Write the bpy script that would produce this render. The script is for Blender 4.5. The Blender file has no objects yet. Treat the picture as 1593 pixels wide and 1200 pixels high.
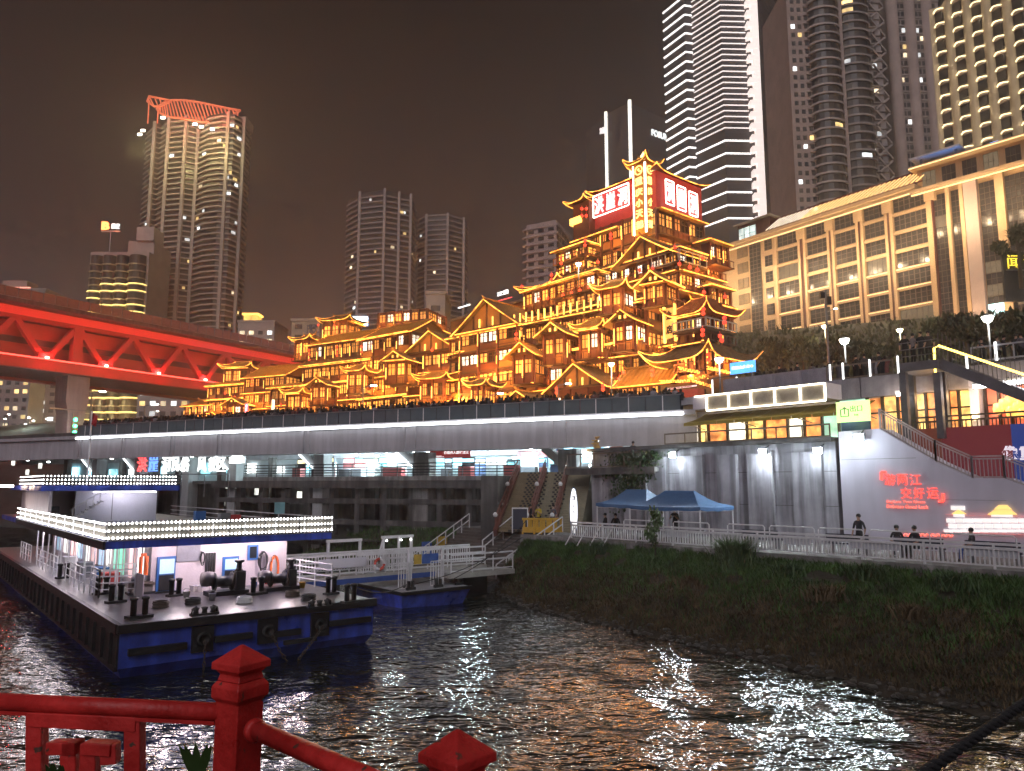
import bpy, bmesh, math, random
import numpy as np
from mathutils import Vector, Matrix
R = math.radians
rnd = random.Random(7)
SC = bpy.context.scene
COL = SC.collection

# ---------------------------------------------------------------- camera
FPX, PITCH, EYE = 1180.0, math.atan(155 / 1180.0), 6.0
cam_d = bpy.data.cameras.new('camera'); cam = bpy.data.objects.new('camera', cam_d); COL.objects.link(cam)
cam_d.sensor_width = 36.0; cam_d.lens = 36.0 * FPX / 1593.0; cam_d.clip_start = 0.05; cam_d.clip_end = 4000
cam.location = (0, 0, EYE); cam.rotation_euler = (R(90) + PITCH, 0, 0)
SC.camera = cam
SC.view_settings.view_transform = 'Standard'; SC.view_settings.look = 'None'
SC.view_settings.exposure = 0.2; SC.view_settings.gamma = 1.0
try: SC.view_settings.use_curve_mapping = False
except Exception: pass

# ---------------------------------------------------------------- night sky (town glow under low cloud) and its faint direction
W = bpy.data.worlds.new('World'); SC.world = W; W.use_nodes = True
nt = W.node_tree; nt.nodes.clear()
out = nt.nodes.new('ShaderNodeOutputWorld'); bg = nt.nodes.new('ShaderNodeBackground'); bg2 = nt.nodes.new('ShaderNodeBackground')
sky = nt.nodes.new('ShaderNodeTexSky'); sky.sky_type = 'NISHITA'; sky.sun_disc = False
sky.sun_elevation = R(-6); sky.sun_rotation = R(170)
bg2.inputs[1].default_value = 0.05
tc = nt.nodes.new('ShaderNodeTexCoord'); sx = nt.nodes.new('ShaderNodeSeparateXYZ'); rp = nt.nodes.new('ShaderNodeValToRGB')
nt.links.new(tc.outputs['Generated'], sx.inputs[0]); nt.links.new(sx.outputs['Z'], rp.inputs[0])
e = rp.color_ramp.elements
e[0].position = 0.0; e[0].color = (0.135, 0.100, 0.096, 1)
e[1].position = 1.0; e[1].color = (0.0018, 0.0014, 0.0014, 1)
m_ = e.new(0.28); m_.color = (0.020, 0.0148, 0.0145, 1)
m_ = e.new(0.55); m_.color = (0.0018, 0.0014, 0.0014, 1)
bg.inputs[1].default_value = 1.0
nz_ = nt.nodes.new('ShaderNodeTexNoise'); nz_.inputs['Scale'].default_value = 1.6; nz_.inputs['Detail'].default_value = 4
nm_ = nt.nodes.new('ShaderNodeMapRange'); nm_.inputs[1].default_value = .3; nm_.inputs[2].default_value = .7; nm_.inputs[3].default_value = .75; nm_.inputs[4].default_value = 1.25
nt.links.new(tc.outputs['Generated'], nz_.inputs['Vector']); nt.links.new(nz_.outputs['Fac'], nm_.inputs[0]); nt.links.new(nm_.outputs[0], bg.inputs[1])
nt.links.new(rp.outputs[0], bg.inputs[0]); nt.links.new(sky.outputs[0], bg2.inputs[0])
ad = nt.nodes.new('ShaderNodeAddShader'); nt.links.new(bg.outputs[0], ad.inputs[0]); nt.links.new(bg2.outputs[0], ad.inputs[1])
nt.links.new(ad.outputs[0], out.inputs[0])
sd = bpy.data.lights.new('sun', 'SUN'); sd.energy = 1.1; sd.angle = R(50); sd.color = (0.97, 0.92, 0.98)
sun = bpy.data.objects.new('sun', sd); COL.objects.link(sun); sun.rotation_euler = (R(52), 0, R(-12))
SC.cycles.use_denoising = True
SC.cycles.max_bounces = 4; SC.cycles.diffuse_bounces = 1; SC.cycles.glossy_bounces = 2; SC.cycles.transmission_bounces = 4
SC.cycles.transparent_max_bounces = 8; SC.cycles.volume_bounces = 0
SC.cycles.sample_clamp_indirect = 4.0; SC.cycles.sample_clamp_direct = 0
SC.cycles.use_light_tree = True; SC.cycles.use_adaptive_sampling = True; SC.cycles.adaptive_threshold = 0.06
SC.cycles.caustics_reflective = False; SC.cycles.caustics_refractive = False

# ---------------------------------------------------------------- helpers
def pix(px, py):
    xc, yc = (px - 796.5) / FPX, (600 - py) / FPX
    c, s = math.cos(PITCH), math.sin(PITCH)
    return Vector((xc, c - yc * s, s + yc * c))
CAMP = Vector((0, 0, EYE))
def at(px, py, Y): d = pix(px, py); return CAMP + d * (Y / d.y)
def atz(px, py, z): d = pix(px, py); return CAMP + d * ((z - EYE) / d.z)

MATS = {}
def mat(name, col, rough=0.6, metal=0.0, var=0.18, scale=1.5, bump=0.15, bscale=None, emit=None, es=0.0, rndv=0.0, spec=None, stain=0.0, worn=None):
    if name in MATS: return MATS[name]
    m = bpy.data.materials.new(name); m.use_nodes = True; t = m.node_tree; b = t.nodes['Principled BSDF']
    b.inputs['Roughness'].default_value = rough; b.inputs['Metallic'].default_value = metal
    if spec is not None: b.inputs['Specular IOR Level'].default_value = spec
    g = t.nodes.new('ShaderNodeNewGeometry'); n = t.nodes.new('ShaderNodeTexNoise')
    n.inputs['Scale'].default_value = scale; n.inputs['Detail'].default_value = 3; n.inputs['Roughness'].default_value = 0.65
    t.links.new(g.outputs['Position'], n.inputs['Vector'])
    r = t.nodes.new('ShaderNodeValToRGB'); el = r.color_ramp.elements
    el[0].position = 0.3; el[1].position = 0.7
    el[0].color = tuple(max(0, c * (1 - var)) for c in col) + (1,); el[1].color = tuple(min(1, c * (1 + var)) for c in col) + (1,)
    t.links.new(n.outputs['Fac'], r.inputs[0]); src = r.outputs[0]
    if stain > 0:      # vertical streaks of dirt
        mp = t.nodes.new('ShaderNodeMapping'); mp.inputs['Scale'].default_value = (1.3, 1.3, 0.12)
        n2 = t.nodes.new('ShaderNodeTexNoise'); n2.inputs['Scale'].default_value = 1.6; n2.inputs['Detail'].default_value = 4
        t.links.new(g.outputs['Position'], mp.inputs[0]); t.links.new(mp.outputs[0], n2.inputs['Vector'])
        r2 = t.nodes.new('ShaderNodeValToRGB'); r2.color_ramp.elements[0].position = 0.42; r2.color_ramp.elements[1].position = 0.62
        r2.color_ramp.elements[0].color = (1 - stain,) * 3 + (1,); r2.color_ramp.elements[1].color = (1, 1, 1, 1)
        t.links.new(n2.outputs['Fac'], r2.inputs[0])
        mx = t.nodes.new('ShaderNodeMix'); mx.data_type = 'RGBA'; mx.blend_type = 'MULTIPLY'; mx.inputs[0].default_value = 1
        t.links.new(src, mx.inputs[6]); t.links.new(r2.outputs[0], mx.inputs[7]); src = mx.outputs[2]
    if rndv > 0:
        oi = t.nodes.new('ShaderNodeObjectInfo'); mr = t.nodes.new('ShaderNodeMapRange')
        mr.inputs[3].default_value = 1 - rndv; mr.inputs[4].default_value = 1 + rndv
        t.links.new(oi.outputs['Random'], mr.inputs[0])
        hs = t.nodes.new('ShaderNodeHueSaturation'); t.links.new(mr.outputs[0], hs.inputs['Value']); t.links.new(src, hs.inputs['Color']); src = hs.outputs[0]
    if worn:       # chipped paint and grime that dulls the gloss
        nw = t.nodes.new('ShaderNodeTexNoise'); nw.inputs['Scale'].default_value = 26; nw.inputs['Detail'].default_value = 5; t.links.new(g.outputs['Position'], nw.inputs['Vector'])
        mr = t.nodes.new('ShaderNodeMapRange'); mr.inputs[1].default_value = 0.66; mr.inputs[2].default_value = 0.70; t.links.new(nw.outputs['Fac'], mr.inputs[0])
        mw = t.nodes.new('ShaderNodeMix'); mw.data_type = 'RGBA'; mw.inputs[7].default_value = tuple(worn) + (1,); t.links.new(mr.outputs[0], mw.inputs[0]); t.links.new(src, mw.inputs[6]); src = mw.outputs[2]
        rr = t.nodes.new('ShaderNodeMapRange'); rr.inputs[1].default_value = 0.3; rr.inputs[2].default_value = 0.7; rr.inputs[3].default_value = rough - .12; rr.inputs[4].default_value = rough + .3; t.links.new(n.outputs['Fac'], rr.inputs[0]); t.links.new(rr.outputs[0], b.inputs['Roughness'])
    t.links.new(src, b.inputs['Base Color'])
    if bump > 0 and (scale > 0.5 or bscale):
        nb = t.nodes.new('ShaderNodeTexNoise'); nb.inputs['Scale'].default_value = bscale or scale * 8; nb.inputs['Detail'].default_value = 2
        t.links.new(g.outputs['Position'], nb.inputs['Vector'])
        bp = t.nodes.new('ShaderNodeBump'); bp.inputs['Strength'].default_value = bump; bp.inputs['Distance'].default_value = 0.05
        t.links.new(nb.outputs['Fac'], bp.inputs['Height']); t.links.new(bp.outputs[0], b.inputs['Normal'])
    if emit:
        b.inputs['Emission Color'].default_value = tuple(emit) + (1,); b.inputs['Emission Strength'].default_value = es
    MATS[name] = m; return m

def glow(name, col, s, rndv=0.0, noise=0.0, nscale=2.0):
    """something that gives off light: lamp, LED, lit sign, lit window"""
    if name in MATS: return MATS[name]
    m = bpy.data.materials.new(name); m.use_nodes = True; t = m.node_tree; b = t.nodes['Principled BSDF']
    b.inputs['Base Color'].default_value = tuple(min(0.8, 0.1 + 0.6 * c) for c in col) + (1,); b.inputs['Roughness'].default_value = 0.4
    b.inputs['Emission Color'].default_value = tuple(col) + (1,); b.inputs['Emission Strength'].default_value = s
    val = None
    if rndv > 0:
        oi = t.nodes.new('ShaderNodeObjectInfo'); mr = t.nodes.new('ShaderNodeMapRange')
        mr.inputs[3].default_value = s * (1 - rndv); mr.inputs[4].default_value = s * (1 + rndv)
        t.links.new(oi.outputs['Random'], mr.inputs[0]); val = mr.outputs[0]
    if noise > 0:     # furniture, curtains and people behind lit glass
        g = t.nodes.new('ShaderNodeNewGeometry'); n = t.nodes.new('ShaderNodeTexNoise'); n.inputs['Scale'].default_value = nscale
        n.inputs['Detail'].default_value = 3
        t.links.new(g.outputs['Position'], n.inputs['Vector'])
        mr2 = t.nodes.new('ShaderNodeMapRange'); mr2.inputs[1].default_value = 0.36; mr2.inputs[2].default_value = 0.64
        mr2.inputs[3].default_value = 1 - noise; mr2.inputs[4].default_value = 1 + noise * 0.6
        t.links.new(n.outputs['Fac'], mr2.inputs[0])
        mu = t.nodes.new('ShaderNodeMath'); mu.operation = 'MULTIPLY'; t.links.new(mr2.outputs[0], mu.inputs[0])
        if val is None: mu.inputs[1].default_value = s
        else: t.links.new(val, mu.inputs[1])
        val = mu.outputs[0]
    if val is not None: t.links.new(val, b.inputs['Emission Strength'])
    MATS[name] = m; return m

class G:
    """collects shapes into one mesh"""
    def __init__(s): s.v = []; s.f = []; s.mi = []
    def add(s, vs, fs, mi=0):
        o = len(s.v); s.v += [tuple(p) for p in vs]; s.f += [tuple(i + o for i in f) for f in fs]; s.mi += [mi] * len(fs); return s
    def box(s, x0, x1, y0, y1, z0, z1, mi=0, M=None):
        vs = [(x, y, z) for z in (z0, z1) for y in (y0, y1) for x in (x0, x1)]
        if M is not None: vs = [M @ Vector(p) for p in vs]
        return s.add(vs, [(0, 2, 3, 1), (4, 5, 7, 6), (0, 1, 5, 4), (2, 6, 7, 3), (0, 4, 6, 2), (1, 3, 7, 5)], mi)
    def beam(s, p, q, w, h=None, mi=0):
        p, q = Vector(p), Vector(q); d = q - p; L = d.length
        if L < 1e-6: return s
        d /= L; h = h or w
        up = Vector((0, 0, 1)) if abs(d.z) < 0.95 else Vector((0, 1, 0))
        a = d.cross(up).normalized(); b = a.cross(d)
        vs = [c + a * (sx * w / 2) + b * (sy * h / 2) for c in (p, q) for sx, sy in ((-1, -1), (1, -1), (1, 1), (-1, 1))]
        return s.add(vs, [(3, 2, 1, 0), (4, 5, 6, 7)] + [(i, (i + 1) % 4, 4 + (i + 1) % 4, 4 + i) for i in range(4)], mi)
    def tube(s, path, r, n=8, closed=False, mi=0):
        P = [Vector(p) for p in path]; rings = []; m = len(P)
        rr = r if isinstance(r, (list, tuple)) else [r] * m
        for i in range(m):
            if closed: d = P[(i + 1) % m] - P[i - 1]
            else: d = P[min(i + 1, m - 1)] - P[max(i - 1, 0)]
            d.normalize(); up = Vector((0, 0, 1)) if abs(d.z) < 0.95 else Vector((1, 0, 0))
            a = d.cross(up).normalized(); b = a.cross(d)
            rings.append([P[i] + (a * math.cos(2 * math.pi * k / n) + b * math.sin(2 * math.pi * k / n)) * rr[i] for k in range(n)])
        vs = [p for q in rings for p in q]; fs = []
        for i in range(m if closed else m - 1):
            j = (i + 1) % m
            for k in range(n): fs.append((i * n + k, i * n + (k + 1) % n, j * n + (k + 1) % n, j * n + k))
        if not closed: fs += [tuple(range(n))[::-1], tuple((m - 1) * n + k for k in range(n))]
        return s.add(vs, fs, mi)
    def lathe(s, prof, c=(0, 0, 0), n=12, mi=0, M=None):
        vs = [(c[0] + r * math.cos(2 * math.pi * k / n), c[1] + r * math.sin(2 * math.pi * k / n), c[2] + z) for r, z in prof for k in range(n)]
        if M is not None: vs = [M @ Vector(p) for p in vs]
        fs = [(i * n + k, i * n + (k + 1) % n, (i + 1) * n + (k + 1) % n, (i + 1) * n + k) for i in range(len(prof) - 1) for k in range(n)]
        fs += [tuple(range(n))[::-1], tuple((len(prof) - 1) * n + k for k in range(n))]
        return s.add(vs, fs, mi)
    def prism(s, poly, z0, z1, mi=0, M=None):
        n = len(poly)
        vs = [(x, y, z0) for x, y in poly] + [(x, y, z1) for x, y in poly]
        if M is not None: vs = [M @ Vector(p) for p in vs]
        return s.add(vs, [tuple(range(n))[::-1], tuple(range(n, 2 * n))] + [(i, (i + 1) % n, n + (i + 1) % n, n + i) for i in range(n)], mi)
    def wall_prism(s, poly, y0, y1, mi=0):      # polygon in x,z, thickness along y
        n = len(poly)
        vs = [(x, y0, z) for x, z in poly] + [(x, y1, z) for x, z in poly]
        return s.add(vs, [tuple(range(n)), tuple(range(n, 2 * n))[::-1]] + [(i, n + i, n + (i + 1) % n, (i + 1) % n) for i in range(n)], mi)
    def grid(s, fn, nu, nv, mi=0):
        vs = [fn(i / nu, j / nv) for j in range(nv + 1) for i in range(nu + 1)]
        return s.add(vs, [(j * (nu + 1) + i, j * (nu + 1) + i + 1, (j + 1) * (nu + 1) + i + 1, (j + 1) * (nu + 1) + i) for j in range(nv) for i in range(nu)], mi)
    def mesh(s, name, mats, smooth=False):
        me = bpy.data.meshes.new(name); me.from_pydata(s.v, [], s.f)
        for m in (mats if isinstance(mats, (list, tuple)) else [mats]): me.materials.append(m)
        if any(s.mi): me.polygons.foreach_set('material_index', s.mi)
        if smooth: me.polygons.foreach_set('use_smooth', [True] * len(s.f))
        bm = bmesh.new(); bm.from_mesh(me); bmesh.ops.recalc_face_normals(bm, faces=bm.faces); bm.to_mesh(me); bm.free()
        me.update(); return me
    def build(s, name, mats, parent=None, smooth=False): return put(name, s.mesh(name, mats, smooth), parent)

def put(name, me, parent=None, loc=None, rot=None, scale=None):
    o = bpy.data.objects.new(name, me); COL.objects.link(o)
    if loc is not None: o.location = loc
    if rot is not None: o.rotation_euler = rot
    if scale is not None: o.scale = scale
    if parent is not None: adopt(o, parent)
    return o
def adopt(o, parent):
    o.parent = parent
    if parent.parent is not None: o.matrix_parent_inverse = parent.matrix_basis.inverted()
def tag(o, label=None, cat=None, group=None, kind=None):
    if label: o['label'] = label
    if cat: o['category'] = cat
    if group: o['group'] = group
    if kind: o['kind'] = kind
    return o
def thing(name, label, cat, loc=(0, 0, 0), rz=0.0, group=None):
    o = bpy.data.objects.new(name, None); COL.objects.link(o); o.location = loc; o.rotation_euler = (0, 0, rz); o.empty_display_size = 0.2
    return tag(o, label, cat, group)
def copy_tree(o, parent=None):
    c = o.copy(); COL.objects.link(c)
    if parent is not None: c.parent = parent
    for ch in list(o.children): copy_tree(ch, c)
    return c
_unit = {}
def bx(name, parent, x0, x1, y0, y1, z0, z1, m, rot=None):
    k = ('box', m.name)
    if k not in _unit: _unit[k] = G().box(0, 1, 0, 1, 0, 1).mesh('box_' + m.name, m)
    return put(name, _unit[k], parent, (x0, y0, z0), rot, (max(x1 - x0, 1e-3), max(y1 - y0, 1e-3), max(z1 - z0, 1e-3)))
def bar(name, parent, p, q, w, m, h=None):
    """a straight bar from p to q sharing one unit mesh"""
    k = ('bar', m.name)
    if k not in _unit: _unit[k] = G().box(-.5, .5, -.5, .5, 0, 1).mesh('bar_' + m.name, m)
    p, q = Vector(p), Vector(q); d = q - p
    o = put(name, _unit[k], None, p, None, (w, h or w, d.length))
    o.rotation_mode = 'QUATERNION'; o.rotation_quaternion = d.to_track_quat('Z', 'Y')
    if parent is not None: adopt(o, parent)
    return o
def tubed(name, parent, path, r, m, n=8, closed=False): return G().tube(path, r, n, closed).build(name, m, parent, True)
TMP = bpy.data.scenes.new('bake')
def baked(o):
    TMP.collection.objects.link(o); vl = TMP.view_layers[0]; vl.update()
    return bpy.data.meshes.new_from_object(o.evaluated_get(vl.depsgraph))
_txt = {}
def text_mesh(body, m, bold=0.02, depth=0.05):
    k = (body, m.name, bold, depth)
    if k in _txt: return _txt[k]
    c = bpy.data.curves.new('t', 'FONT'); c.body = body; c.offset = bold; c.extrude = depth; c.resolution_u = 3
    o = bpy.data.objects.new('t', c); me = baked(o); bpy.data.objects.remove(o); bpy.data.curves.remove(c)
    co = np.zeros(len(me.vertices) * 3); me.vertices.foreach_get('co', co); co = co.reshape(-1, 3)
    lo, hi = co.min(0), co.max(0); n = (co - lo) / np.maximum(hi - lo, 1e-6)
    me.vertices.foreach_set('co', np.stack([n[:, 0], 1 - n[:, 2], n[:, 1]], 1).ravel())    # unit box standing in x,z; front at y=0
    me.materials.clear(); me.materials.append(m); me.update(); _txt[k] = me; return me
def text(name, parent, body, x0, x1, z0, z1, y, m, depth=0.06, bold=0.02):
    return put(name, text_mesh(body, m, bold), parent, (x0, y - depth, z0), None, (x1 - x0, depth, z1 - z0))
def lamp(loc, power, col=(1, 0.8, 0.5), r=0.15, kind='POINT', rot=None, spot=None, parent=None):
    d = bpy.data.lights.new('lamp_light', kind); d.energy = power; d.color = col; d.shadow_soft_size = r
    if spot: d.spot_size = spot; d.spot_blend = 0.6
    o = bpy.data.objects.new('lamp_light', d); COL.objects.link(o); o.location = loc
    if rot: o.rotation_euler = rot
    if parent is not None: o.parent = parent
    return o
class Fr:
    """a thing's own upright frame: x along its front, y into it, z up"""
    def __init__(s, O, rz, root=None): s.O = Vector(O); s.rz = rz; s.M = Matrix.Rotation(-rz, 3, 'Z'); s.c = s.M @ (CAMP - s.O); s.root = root
    def ray(s, px, py): return s.M @ pix(px, py)
    def L(s, px, py, d=0.0): v = s.ray(px, py); p = s.c + v * ((d - s.c.y) / v.y); return p.x, p.z
    def Rt(s, px, py, c=0.0): v = s.ray(px, py); p = s.c + v * ((c - s.c.x) / v.x); return p.y, p.z
    def H(s, px, py, z): v = s.ray(px, py); p = s.c + v * ((z - s.c.z) / v.z); return p.x, p.y
def frame(name, label, cat, pA, pB, z0, group=None):
    """front runs from world xy pA to pB (viewer's left to right)"""
    A, B = Vector(pA[:2]), Vector(pB[:2]); rz = math.atan2(B.y - A.y, B.x - A.x)
    root = thing(name, label, cat, (A.x, A.y, z0), rz, group)
    f = Fr((A.x, A.y, z0), rz, root); f.W = (B - A).length; return f
def ground_xy(px, Y): return ((px - 796.5) / FPX * Y * 1.0, Y)     # at eye level row

# ---------------------------------------------------------------- materials used in many places
CONC = mat('concrete', (0.30, 0.29, 0.28), 0.85, var=0.25, scale=0.7, stain=0.45)
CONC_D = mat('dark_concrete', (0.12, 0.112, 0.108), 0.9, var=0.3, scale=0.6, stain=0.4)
CONC_L = mat('painted_concrete', (0.68, 0.65, 0.76), 0.7, var=0.07, scale=0.35, stain=0.06, bump=0.05)
WHITE = mat('white_paint', (0.72, 0.72, 0.74), 0.45, var=0.08, scale=2.0, bump=0.05)
STEEL = mat('grey_steel', (0.22, 0.23, 0.25), 0.4, 0.6, var=0.15)
BLACK = mat('black_rubber', (0.012, 0.012, 0.013), 0.5, var=0.4, scale=4)
GLASS = mat('dark_glass', (0.02, 0.024, 0.03), 0.08, var=0.2, bump=0.0, spec=0.7)
LEDW = glow('led_white', (1.0, 0.97, 0.95), 9.0)
LEDG = glow('led_gold', (1.0, 0.36, 0.045), 4.2, 0, .75, .9)
REDP = mat('red_paint', (0.68, 0.032, 0.028), 0.36, var=0.22, scale=9, bump=0.10, bscale=55, stain=0.25, worn=(.10, .05, .035))
# ================================================================ SETTING: ground, river, bank, promenade
SOIL = mat('soil', (0.045, 0.036, 0.025), 0.95, var=0.5, scale=1.2, bump=0.8, bscale=6)
G().box(-760, 760, -760, 760, -3.0, -2.5).build('ground', SOIL)['kind'] = 'structure'

def water_material():
    m = bpy.data.materials.new('river_water'); m.use_nodes = True; t = m.node_tree; b = t.nodes['Principled BSDF']
    b.inputs['Base Color'].default_value = (0.006, 0.009, 0.007, 1); b.inputs['Roughness'].default_value = 0.09; b.inputs['IOR'].default_value = 2.2
    g = t.nodes.new('ShaderNodeNewGeometry'); h = None
    for sc, dist, stretch, rot in ((2.1, 0.15, 0.45, 0.2), (5.5, 0.07, 0.5, -0.2)):
        mp = t.nodes.new('ShaderNodeMapping'); mp.inputs['Scale'].default_value = (stretch, 1, 1); mp.inputs['Rotation'].default_value = (0, 0, rot)
        n = t.nodes.new('ShaderNodeTexNoise'); n.inputs['Scale'].default_value = sc; n.inputs['Detail'].default_value = 2; n.inputs['Distortion'].default_value = 0.4
        t.links.new(g.outputs['Position'], mp.inputs[0]); t.links.new(mp.outputs[0], n.inputs['Vector'])
        bp = t.nodes.new('ShaderNodeBump'); bp.inputs['Strength'].default_value = 1.0; bp.inputs['Distance'].default_value = dist
        t.links.new(n.outputs['Fac'], bp.inputs['Height'])
        if h is not None: t.links.new(h, bp.inputs['Normal'])
        h = bp.outputs[0]
    cal = t.nodes.new('ShaderNodeTexNoise'); cal.inputs['Scale'].default_value = 0.09; cal.inputs['Detail'].default_value = 2; t.links.new(g.outputs['Position'], cal.inputs['Vector'])
    mr = t.nodes.new('ShaderNodeMapRange'); mr.inputs[1].default_value = .35; mr.inputs[2].default_value = .65; mr.inputs[3].default_value = .35; mr.inputs[4].default_value = 1.0; t.links.new(cal.outputs['Fac'], mr.inputs[0])
    for nd in t.nodes:
        if nd.type == 'BUMP': t.links.new(mr.outputs[0], nd.inputs['Strength'])
    t.links.new(h, b.inputs['Normal']); return m
def build_water():
    ang = list(np.arange(-52, 48.01, 0.33)) + list(np.arange(51, 308, 4.0))
    rad = [0.5 * (700 / 0.5) ** (i / 330) for i in range(331)]
    A, Rr = np.meshgrid(np.radians(ang), rad); X = Rr * np.sin(A); Y = Rr * np.cos(A); Z = np.zeros_like(X)
    r = np.random.RandomState(3)
    for k in range(34):
        lam = 0.6 * (5 / 0.6) ** (k / 33); th = r.normal(0.35, 0.65); a = 0.0062 * lam ** 0.65 * r.uniform(.6, 1.3)
        Z += a * np.sin(2 * np.pi / lam * (X * np.sin(th) + Y * np.cos(th)) + r.uniform(0, 6.28))
    Z *= np.clip(90 / np.maximum(Rr, 1), 0, 1)
    na, nr = len(ang), len(rad)
    V = np.stack([X, Y, Z], 2).reshape(-1, 3)
    i = np.arange(nr - 1)[:, None] * na; j = np.arange(na)[None, :]; j2 = (j + 1) % na
    F = np.stack([i + j, i + na + j, i + na + j2, i + j2], 2).reshape(-1, 4)
    me = bpy.data.meshes.new('water'); me.vertices.add(len(V)); me.vertices.foreach_set('co', V.ravel())
    me.loops.add(len(F) * 4); me.loops.foreach_set('vertex_index', F.ravel()); me.polygons.add(len(F))
    me.polygons.foreach_set('loop_start', np.arange(len(F)) * 4); me.polygons.foreach_set('use_smooth', [True] * len(F))
    me.materials.append(water_material()); me.update(); me.validate()
    put('water', me)['kind'] = 'structure'
build_water()

ZP = 3.0
F0 = Vector((3.4, 42.6)); FD = Vector((0.650, -0.760)); FN = Vector((0.760, 0.650))
RZ = math.atan2(FD.y, FD.x)
def fen(x, y, z=0.0): p = F0 + FD * x + FN * y; return Vector((p.x, p.y, z))
FENF = Fr((F0.x, F0.y, ZP), RZ)
WL = [(-13.9, -9.0), (-5.5, -1.9), (-4.2, -1.9), (-1.0, -3.2), (2.5, -4.6), (6.0, -5.0), (10.0, -5.4), (15.0, -6.0), (20.0, -6.8), (26.0, -7.4), (40, -8)]
def wl_y(x):
    for (a, ya), (b, yb) in zip(WL, WL[1:]):
        if a <= x <= b: return ya + (yb - ya) * (x - a) / (b - a)
    return WL[-1][1]
nz = np.random.RandomState(5)
_ph = nz.uniform(0, 6.28, (12, 2)); _fr = nz.uniform(0.4, 3.0, (12, 2))
def lump(x, y): return sum(math.sin(_fr[k][0] * x + _ph[k][0]) * math.sin(_fr[k][1] * y + _ph[k][1]) for k in range(12)) / 12
def bank_pt(x, t):
    y0 = wl_y(x) - 1.0 + .5 * lump(x * 2.2, 3.0); y = y0 + (0.05 - y0) * t
    z = -0.55 + (ZP - 0.12 + 0.55) * (t ** 0.85) + 0.6 * lump(x, y * 2) * math.sin(math.pi * min(1, max(0, t))) + 0.10 * lump(3 * x, 3 * y) * (1 if 0.03 < t < .95 else 0)
    return fen(x, y, z)
def bank_z(x, y): y0 = wl_y(x) - 1.0; return bank_pt(x, min(.99, max(0, (y - y0) / (0.05 - y0)))).z
bank = G().grid(lambda u, v: bank_pt(-4.2 + 42 * u, v), 170, 26)
bank.build('river_bank', mat('bank_earth', (0.040, 0.032, 0.020), 0.95, var=0.5, scale=1.5, bump=0.9, bscale=9), None, True)['kind'] = 'structure'

def blades(name, n, sampler, hmin, hmax, w, material, bend=0.5, seed=1, kind='stuff', parent=None):
    r = np.random.RandomState(seed); S = np.array([sampler(r) for _ in range(n)]); O = S[:, :3]
    h = r.uniform(hmin, hmax, n) * S[:, 3]; a = r.uniform(0, 6.28, n); ww = (w * r.uniform(.6, 1.4, n))[:, None]; z0 = np.zeros(n)
    d = np.stack([np.cos(a), np.sin(a), z0], 1); q = np.stack([-d[:, 1], d[:, 0], z0], 1); b = (bend * h * r.uniform(.3, 1.3, n))[:, None]; up = np.stack([z0, z0, h], 1)
    mid = O + d * b * .4 + up * .6
    V = np.stack([O - q * ww, O + q * ww, mid - q * ww * .7, mid + q * ww * .7, O + d * b + up * r.uniform(.75, 1., n)[:, None]], 1)
    return blade_mesh(name, n, V, material, kind, parent)
def blade_mesh(name, n, V, material, kind, parent):
    base = np.arange(n)[:, None] * 5
    L = np.concatenate([base + np.array([[0, 1, 3, 2]]), base + np.array([[2, 3, 4]])], 1).ravel()
    st = (np.arange(n)[:, None] * 7 + np.array([[0, 4]])).ravel()
    me = bpy.data.meshes.new(name); me.vertices.add(n * 5); me.vertices.foreach_set('co', V.ravel()); me.loops.add(len(L)); me.loops.foreach_set('vertex_index', L)
    me.polygons.add(n * 2); me.polygons.foreach_set('loop_start', st); me.materials.append(material); me.update(); me.validate()
    o = put(name, me, parent)
    if kind: o['kind'] = kind
    return o
GR1 = mat('grass_green', (0.055, 0.12, 0.022), 0.7, var=0.55, scale=0.9, bump=0)
GR2 = mat('grass_dry', (0.105, 0.070, 0.032), 0.8, var=0.55, scale=0.8, bump=0)
def s_green(r):
    while True:
        x = r.uniform(-4.0, 27); t = 1 - abs(r.normal(0, .30)); 
        if t > 0.15 and lump(x * 1.3, t * 9) > -0.18: break
    p = bank_pt(x, min(t, .99)); k = 0.7 + 0.9 * max(0, lump(x * .8, t * 6)) 
    return (p.x, p.y, p.z - .02, k)
def s_dry(r):
    x = r.uniform(-4.0, 27); t = 0.14 + 0.62 * r.beta(1.3, 1.7); p = bank_pt(x, t); return (p.x, p.y, p.z - .02, 0.8 + 0.5 * lump(x * 2, t * 14))
blades('grass', 46000, s_green, 0.16, 0.50, 0.017, GR1, 0.7, 1)
blades('dry_grass', 40000, s_dry, 0.14, 0.38, 0.015, GR2, 1.1, 2)

# promenade: paving with a kerb along the fence
PAVE = mat('paving', (0.20, 0.19, 0.185), 0.75, var=0.2, scale=1.2)
g = G(); M = Matrix.Translation((F0.x, F0.y, 0)) @ Matrix.Rotation(RZ, 4, 'Z')
g.box(-4.25, 44, 0.25, 22, -2.4, ZP, M=M); g.box(-15, -4.25, 3.07, 22, -2.4, ZP, M=M); o = g.build('promenade_pavement', PAVE); o['kind'] = 'structure'
g = G(); g.box(-4.3, 44, -0.15, 0.25, ZP - 0.6, ZP + 0.10, M=M); g.build('kerb', CONC)['kind'] = 'structure'
for i in range(22):      # the paving joints run across the walk
    pass

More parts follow.
